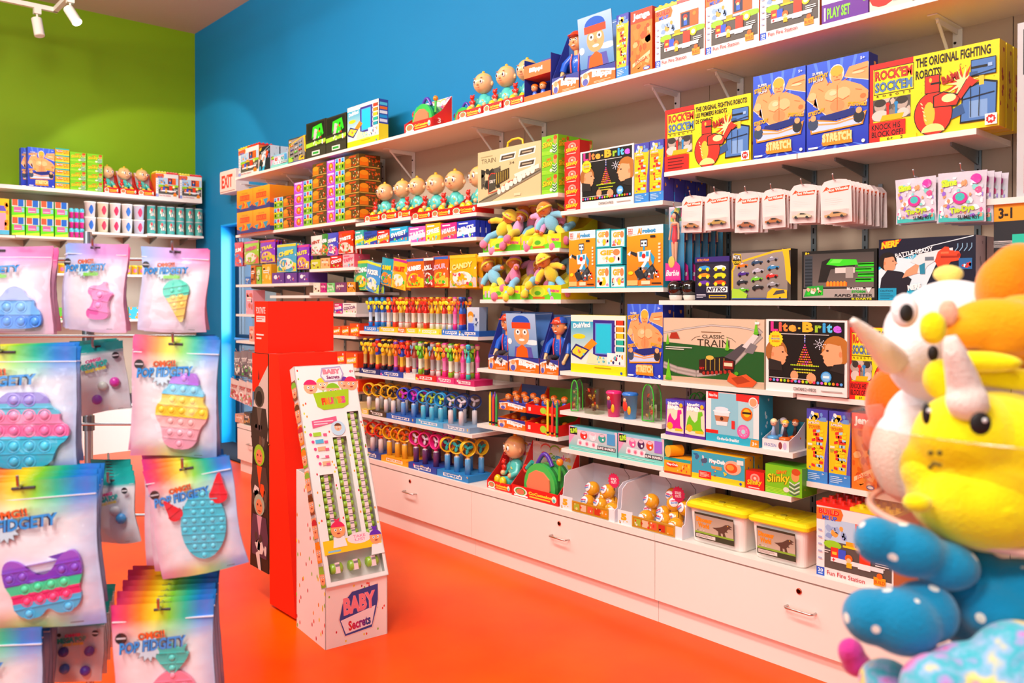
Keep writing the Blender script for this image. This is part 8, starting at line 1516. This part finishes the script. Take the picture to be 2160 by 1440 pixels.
fidget('mega', 152, 256, 722, 868, 1.84, 'small teal bag with magenta and violet poppers', lambda m, w, h: [m.ell((w*x, -.014, -h*z_), (.011, .009, .011), c, 14, 8, PLA) or m.torus((w*x, -.013, -h*z_), .014, .003, 'E8E0C8', 16, 6, PLA) for x, z_, c in ((.27, .58, 'E03AB8'), (-.1, .80, '9A3AC8'), (.04, .62, 'D8E0D8'))], 6, -.12, .2, seed=5, side=-0.0175)
fidget('big', 279, 466, 712, 962, 1.68, 'large rainbow bag with pastel ice cream bubble toy', lambda m, w, h: popper(m, SHP['cup'], ('F4A0B8', 'F4A8B8', 'F4B0B0', 'F7D01E', 'F4E060', '7AD0F0', 'B870E8'), w*.58, h*.64, w*.12, -h*.60, -.012, 5, ang=3), 6, .03, -.05, seed=6, side=-0.0135)
fidget('big', -96, 196, 1012, 1325, 1.52, 'large rainbow bag with purple butterfly bubble toy', lambda m, w, h: popper(m, SHP['fly'], ('3AB8E8', '3AB8E8', 'E82A7A', '2AD8A0', '7A3AC8', '8A4AD0', '9A5AD8'), w*.54, h*.42, w*.12, -h*.70, -.012, 6, ang=-6), 7, -.06, .12, seed=7, side=-0.0105, gap=.026)
fidget('mega', 190, 284, 1004, 1142, 1.72, 'small teal bag with bright blue popper', lambda m, w, h: [m.ell((w*x, -.014, -h*z_), (.011, .009, .011), c, 14, 8, PLA) or m.torus((w*x, -.013, -h*z_), .015, .003, 'B8C0C8', 16, 6, PLA) for x, z_, c in ((.2, .62, '3AA0E8'), (.08, .5, 'C8CCD4'))], 7, -.1, -.1, seed=8, side=-0.0165)
def pine(m, w, h): popper(m, SHP['oval'], ('4AC8E0',)*5, w*.52, h*.62, w*.10, -h*.56, -.012, 5, ang=8); popper(m, SHP['cone'], ('E82A3A',)*2, w*.24, h*.28, w*.34, -h*.26, -.013, 2, ang=190); popper(m, SHP['cone'], ('E82A3A',)*2, w*.2, h*.22, -w*.22, -h*.38, -.013, 2, ang=150)
fidget('big', 303, 482, 975, 1208, 1.62, 'large rainbow bag with teal and red berry bubble toy', pine, 6, -.17, .1, seed=9, side=-0.0145)
fidget('big', -190, 84, 1325, 1620, 1.5, 'large pale rainbow bag cut off at the bottom left corner', lambda m, w, h: popper(m, SHP['oval'], ('F4A0B8', 'F7D05A'), w*.5, h*.4, 0, -h*.6, -.012, 5), 5, 0, .1, seed=10, side=-0.0105)
fidget('mega', 118, 222, 1298, 1436, 1.66, 'small teal bag with four dark blue poppers', lambda m, w, h: [m.ell((w*x, -.014, -h*z_), (.010, .009, .010), c, 14, 8, PLA) or m.torus((w*x, -.013, -h*z_), .0135, .003, '5A5A9A', 16, 6, PLA) for x, z_, c in ((-.24, .5, '3A3AA8'), (.26, .48, '3A3AB8'), (-.2, .76, '3A7AE0'), (.2, .78, '3A3AC8'))], 7, .06, .1, seed=11, side=-0.012)
def pineap(m, w, h): popper(m, SHP['leaf'], ('3AC8C0', '2AC0B8'), w*.36, h*.22, w*.1, -h*.38, -.012, 3); popper(m, SHP['oval'], ('F48AA8',)*4, w*.5, h*.46, w*.1, -h*.70, -.012, 5)
fidget('big', 238, 448, 1268, 1560, 1.56, 'large rainbow bag with teal and pink pineapple toy at the bottom', pineap, 8, -.03, .1, seed=12, side=-0.0095)
# ================================================================ SOFT TOYS AND CLEAR BIN, NEAR RIGHT
def plush_part(name, blobs, col, parent, m=None, vox=.0042, tubes=(), dotted=None):
    mb = MB()
    for c, r in blobs: mb.ell(c, r, col, 20, 14, m or PLUSH)
    for pth, rs in tubes: mb.tube(pth, 0, col, 14, m or PLUSH, rs=rs)
    o = mb.build(name, parent); r_ = o.modifiers.new('remesh', 'REMESH'); r_.mode = 'VOXEL'; r_.voxel_size = vox; r_.use_smooth_shade = True
    s_ = o.modifiers.new('smooth', 'SMOOTH'); s_.factor = .6; s_.iterations = 6; return o
def solid(name, col, dots=None, fluff=0, multi=None):
    m = bpy.data.materials.new(name); m.use_nodes = True; nt = m.node_tree; b = nt.nodes['Principled BSDF']; b.inputs['Roughness'].default_value = .95; b.inputs['Base Color'].default_value = (*hx(col), 1); b.inputs['Sheen Weight'].default_value = .4; b.inputs['Specular IOR Level'].default_value = .1
    tc = nt.nodes.new('ShaderNodeTexCoord'); n2 = nt.nodes.new('ShaderNodeTexNoise'); n2.inputs['Scale'].default_value = 260; nt.links.new(tc.outputs['Object'], n2.inputs['Vector']); bp = nt.nodes.new('ShaderNodeBump'); bp.inputs['Strength'].default_value = .5; bp.inputs['Distance'].default_value = .004; nt.links.new(n2.outputs[0], bp.inputs['Height']); nt.links.new(bp.outputs[0], b.inputs['Normal'])
    if dots:
        v = nt.nodes.new('ShaderNodeTexVoronoi'); v.inputs['Scale'].default_value = dots; v.inputs['Randomness'].default_value = .25; g = nt.nodes.new('ShaderNodeMath'); g.operation = 'LESS_THAN'; g.inputs[1].default_value = .17; mx = nt.nodes.new('ShaderNodeMix'); mx.data_type = 'RGBA'; mx.inputs[6].default_value = (*hx(col), 1); mx.inputs[7].default_value = (*hx('F4ECE0'), 1)
        nt.links.new(tc.outputs['Object'], v.inputs['Vector']); nt.links.new(v.outputs['Distance'], g.inputs[0]); nt.links.new(g.outputs[0], mx.inputs[0]); nt.links.new(mx.outputs[2], b.inputs['Base Color'])
    if multi:
        n = nt.nodes.new('ShaderNodeTexNoise'); n.inputs['Scale'].default_value = 22; n.inputs['Detail'].default_value = 3; nt.links.new(tc.outputs['Object'], n.inputs['Vector']); r = nt.nodes.new('ShaderNodeValToRGB'); e = r.color_ramp.elements; e[0].position = .3; e[0].color = (*hx(multi[0]), 1); e[1].position = .7; e[1].color = (*hx(multi[-1]), 1)
        for k, c in enumerate(multi[1:-1]): q = e.new(.3+.4*(k+1)/(len(multi)-1)); q.color = (*hx(c), 1)
        nt.links.new(n.outputs[0], r.inputs[0]); nt.links.new(r.outputs[0], b.inputs['Base Color'])
    return m
S_W = solid('white_plush', 'F8F0F2'); S_Y = solid('yellow_plush', 'F9E40A'); S_O = solid('orange_plush', 'FA8C0A'); S_OO = solid('deep_orange_plush', 'F86A0A'); S_P = solid('pale_pink_plush', 'FFEDE2'); S_T = solid('teal_dotted_plush', '0E86B4', dots=30); S_M = solid('tie_dye_plush', 'B89AD0', multi=('E83A8A', 'B89AD8', '3AB8C8', '9ABCE0', 'F4E070', 'C86AC8')); S_K = mat('embroidery_black', .6, col='1A1412')
K_ = 1/FPX
def Q(x, y, d): return atw(x, y, d)
def rel(o, x, y, d): return Q(x, y, d)-Vector(o.location)
def U(px, d): return px*d/FPX
def plush(name, lab, x, y, d): p = Q(x, y, d); return thing(name, lab, 'soft toy', (p.x, p.y, p.z))
# yellow horned toy
t = plush('unicorn_plush', 'bright yellow horned soft toy with frowning face in the clear bin', 2060, 1100, .95)
plush_part('body', [(rel(t, 2045, 940, .97), (U(118, .95),)*2+(U(118, .95),)), (rel(t, 2110, 960, .98), (U(150, .95), U(150, .95), U(140, .95))), (rel(t, 2080, 1050, .96), (U(160, .95), U(150, .95), U(110, .95))), (rel(t, 1975, 990, .98), (U(75, .95),)*3)], 'FFFFFF', t, S_Y)
plush_part('horn', [(rel(t, 2040, 845, .93), (U(42, .93),)*3)], 'FFFFFF', t, S_P, .003, [([rel(t, 2045, 865, .94), rel(t, 2030, 800, .93), rel(t, 2012, 740, .92), rel(t, 2003, 708, .92)], [U(42, .93), U(33, .93), U(23, .93), U(14, .93)])])
for (x, y, s_, n_) in ((1935, 1060, 30, 'foot'), (2120, 1075, 42, 'foot'), (1985, 715, 28, 'ear'), (2140, 790, 26, 'ear')):
    if n_ == 'ear' and x < 2100: plush_part('ear', [(rel(t, 1975, 800, .99), (U(26, .95), U(14, .95), U(34, .95)))], 'FFFFFF', t, S_Y, .003); continue
    if n_ == 'ear': continue
    plush_part(n_, [(rel(t, x, y, .90 if x > 2000 else .93), (U(s_, .93), U(s_, .93), U(s_*.7, .93)))], 'FFFFFF', t, S_Y, .003)
RC = Matrix(((Rt.x, Up.x, -Fw.x), (Rt.y, Up.y, -Fw.y), (Rt.z, Up.z, -Fw.z)))
mb = MB()
for x, y, sx, sy, d_ in ((2068, 893, 22, 24, .85), (1954, 872, 9, 23, .883)):
    mb = MB(); c = rel(t, x, y, d_); mb.ell(c, (U(sx, .9), U(sy, .9), .004), '1A1412', 14, 7, S_K, rot=RC); mb.ell(c+RC @ Vector((U(sx*.2, .9), U(sy*.3, .9), .004)), (U(5, .9), U(5, .9), .002), 'FFFFFF', 8, 5, PLA, rot=RC); mb.build('eye', t)
mb = MB(); mb.tube([rel(t, 1960, 988, .862), rel(t, 1970, 976, .856), rel(t, 1986, 982, .853)], U(4, .9), '6A5A1A', 8, MATTE); mb.build('mouth', t)
for x, d_ in ((1963, .867), (1982, .862)): mb = MB(); mb.ell(rel(t, x, 955, d_), .003, '6A5A1A', 8, 6, MATTE); mb.build('nostril', t)
# white horned toy
t = plush('unicorn_plush', 'white horned soft toy with pale pink horn behind the yellow one', 1960, 760, 1.12)
plush_part('head', [(rel(t, 1945, 700, 1.14), (U(78, 1.12),)*3), (rel(t, 2010, 690, 1.17), (U(120, 1.12), U(110, 1.12), U(105, 1.12))), (rel(t, 1975, 770, 1.15), (U(100, 1.12), U(90, 1.12), U(80, 1.12))), (rel(t, 1925, 740, 1.12), (U(62, 1.12),)*3), (rel(t, 1990, 900, 1.2), (U(130, 1.12), U(110, 1.12), U(110, 1.12))), (rel(t, 1925, 960, 1.16), (U(90, 1.12), U(80, 1.12), U(110, 1.12)))], 'FFFFFF', t, S_W)
plush_part('horn', [(rel(t, 1862, 740, 1.08), (U(26, 1.08),)*3)], 'FFFFFF', t, S_P, .003, [([rel(t, 1885, 762, 1.1), rel(t, 1852, 728, 1.07), rel(t, 1815, 692, 1.05), rel(t, 1797, 674, 1.04)], [U(34, 1.08), U(25, 1.08), U(15, 1.08), U(8, 1.08)])])
plush_part('ear', [(rel(t, 1908, 655, 1.04), (U(30, 1.04), U(18, 1.04), U(38, 1.04)))], 'FFFFFF', t, S_W, .003)
plush_part('ear', [(rel(t, 2000, 660, 1.0), (U(20, 1.04), U(12, 1.04), U(30, 1.04)))], 'FFFFFF', t, solid('peach_plush', 'F4B49A'), .003)
mb = MB(); mb.ell(rel(t, 1912, 660, 1.018), (U(15, 1.02), U(20, 1.02), .004), '1A1412', 14, 7, S_K, rot=RC); mb.build('ear_lining', t); mb = MB(); mb.ell(rel(t, 1968, 745, 1.045), (U(11, 1.04), U(17, 1.04), .006), '1A1412', 12, 7, S_K, rot=RC); mb.build('eye', t)
plush_part('mane', [(rel(t, 2000, 578, 1.2), (U(32, 1.2), U(24, 1.2), U(20, 1.2)))], 'FFFFFF', t, solid('cream_plush', 'F4E070'), .004)
# orange toys
t = plush('soft_toy', 'deep orange soft toy low behind the white horned toy', 1880, 850, 1.25)
plush_part('body', [(rel(t, 1885, 850, 1.27), (U(58, 1.25), U(58, 1.25), U(80, 1.25))), (rel(t, 1900, 920, 1.28), (U(80, 1.25), U(70, 1.25), U(60, 1.25)))], 'FFFFFF', t, S_OO)
t = plush('dragon_plush', 'orange winged soft toy with yellow trim at the right picture edge', 2140, 720, 1.0)
plush_part('body', [(rel(t, 2125, 610, 1.08), (U(65, 1.05), U(60, 1.05), U(80, 1.05))), (rel(t, 2150, 570, 1.08), (U(60, 1.05),)*3)], 'FFFFFF', t, S_O)
plush_part('wing', [(rel(t, 2100, 690, .99), (U(100, 1), U(45, 1), U(62, 1))), (rel(t, 2165, 700, .99), (U(100, 1), U(50, 1), U(80, 1))), (rel(t, 2040, 700, 1.0), (U(58, 1), U(36, 1), U(36, 1)))], 'FFFFFF', t, solid('amber_plush', 'FBA80C'))
plush_part('trim', [(rel(t, 1968, 692, .975), (U(28, 1), U(22, 1), U(36, 1))), (rel(t, 2070, 762, .98), (U(80, 1), U(30, 1), U(22, 1))), (rel(t, 2140, 800, .98), (U(90, 1), U(30, 1), U(24, 1))), (rel(t, 1985, 800, .995), (U(38, 1), U(30, 1), U(44, 1)))], 'FFFFFF', t, S_Y, .0036)
# clear acrylic bin: a curved front wall and floor holding the toys
cx, cy = Q(2170, 900, 1.05).x, Q(2170, 900, 1.05).y; t = thing('clear_bin', 'curved clear acrylic bin holding the horned soft toys', 'bin', (cx, cy, Q(2160, 1190, .85).z)); zb = t.location.z
R0 = .215; n = 36; zt = Q(1830, 880, 1.1).z-zb+.0; mb = MB(); vs = []; 
for k in range(n+1):
    a_ = math.radians(0+360*k/n)
    for r_, z_ in ((R0*.86, 0), (R0, zt)): vs.append((r_*math.cos(a_), r_*math.sin(a_), z_))
fs = [(2*k, 2*k+2, 2*k+3, 2*k+1) for k in range(n)]; mb.add(vs, fs, 'FFFFFF', ACRYL, True); mb.build('clear_wall', t)
mb = MB(); pts = [(R0*.86*math.cos(2*math.pi*k/32), R0*.86*math.sin(2*math.pi*k/32)) for k in range(32)]; mb.prism(pts, -.004, 0, 'FFFFFF', film('bin_floor', (.95, .88, .86), .2, .1)); mb.build('bin_floor', t)
mb = MB(); mb.torus((0, 0, zt), R0, .0018, 'F4F0F0', 48, 6, CLEAR, 'z'); mb.torus((0, 0, -.002), R0*.86, .005, 'F0B8A8', 48, 6, PLA, 'z'); mb.build('rim', t)
# dotted toy
t = plush('dotted_plush', 'teal soft toy with white polka dots hanging below the clear bin', 1960, 1250, .92)
plush_part('arm', [(rel(t, 1852, 1140, .95), (U(50, .95),)*3), (rel(t, 1920, 1160, .94), (U(72, .94), U(60, .94), U(56, .94))), (rel(t, 1990, 1190, .94), (U(72, .94), U(60, .94), U(52, .94)))], 'FFFFFF', t, S_T)
plush_part('leg', [(rel(t, 1840, 1300, .93), (U(62, .93), U(60, .93), U(58, .93))), (rel(t, 1900, 1310, .92), (U(82, .92), U(70, .92), U(70, .92))), (rel(t, 1950, 1290, .93), (U(70, .92), U(60, .92), U(66, .92)))], 'FFFFFF', t, S_T)
plush_part('body', [(rel(t, 2050, 1260, .97), (U(90, .97), U(80, .97), U(110, .97))), (rel(t, 2110, 1290, .93), (U(100, .93), U(70, .93), U(66, .93))), (rel(t, 2170, 1250, .93), (U(100, .93), U(70, .93), U(70, .93)))], 'FFFFFF', t, S_T)
# tie-dye toy
t = plush('tie_dye_plush', 'fluffy tie-dye soft toy at the bottom right corner', 2060, 1440, .85)
rr = random.Random(3); bl = [(rel(t, 2080, 1480, .86), (U(150, .85), U(110, .85), U(120, .85))), (rel(t, 2160, 1440, .86), (U(120, .85), U(100, .85), U(130, .85))), (rel(t, 1990, 1460, .86), (U(90, .85), U(80, .85), U(80, .85))), (rel(t, 1870, 1440, .95), (U(60, .9), U(60, .9), U(52, .9)))]
plush_part('body', bl, 'FFFFFF', t, S_M); t2 = plush('pink_plush', 'small magenta soft toy paw at the bottom beside the dotted toy', 1795, 1390, 1.0)
plush_part('paw', [(rel(t2, 1795, 1375, 1.0), (U(28, 1), U(28, 1), U(30, 1))), (rel(t2, 1808, 1400, 1.0), (U(32, 1), U(32, 1), U(26, 1)))], 'FFFFFF', t2, solid('magenta_plush', 'E83A8A', multi=('E83A8A', 'D83A9A', 'C82A6A')), .0036)

b_ = bpy.data.objects['clear_bin']; zf = b_.location.z; mb = MB(); mb.tube([(0, R0*.8, -zf), (0, R0*.8, .3)], .011, 'C8CCD0', 14, METAL); mb.tube([(0, R0*.8, -.01), (0, R0*.3, -.01)], .006, 'C8CCD0', 8, METAL); mb.build('post', b_); mb = MB(); mb.M = Matrix.Translation((0, R0*.8, -zf)); mb.lathe([(0, .02), (.05, .018), (.22, .008), (.22, 0), (0, 0)], 'A8ACB2', 28, METAL); mb.build('base', b_)
zl = .76; mb = MB(); mb.prism([(.2*math.cos(2*math.pi*k/32), .2*math.sin(2*math.pi*k/32)) for k in range(32)], zl-zf-.006, zl-zf, 'E8E4E0', PLA); mb.torus((0, 0, zl-zf+.03), .2, .004, 'C8CCD0', 40, 6, METAL, 'z'); mb.build('lower_tray', b_)
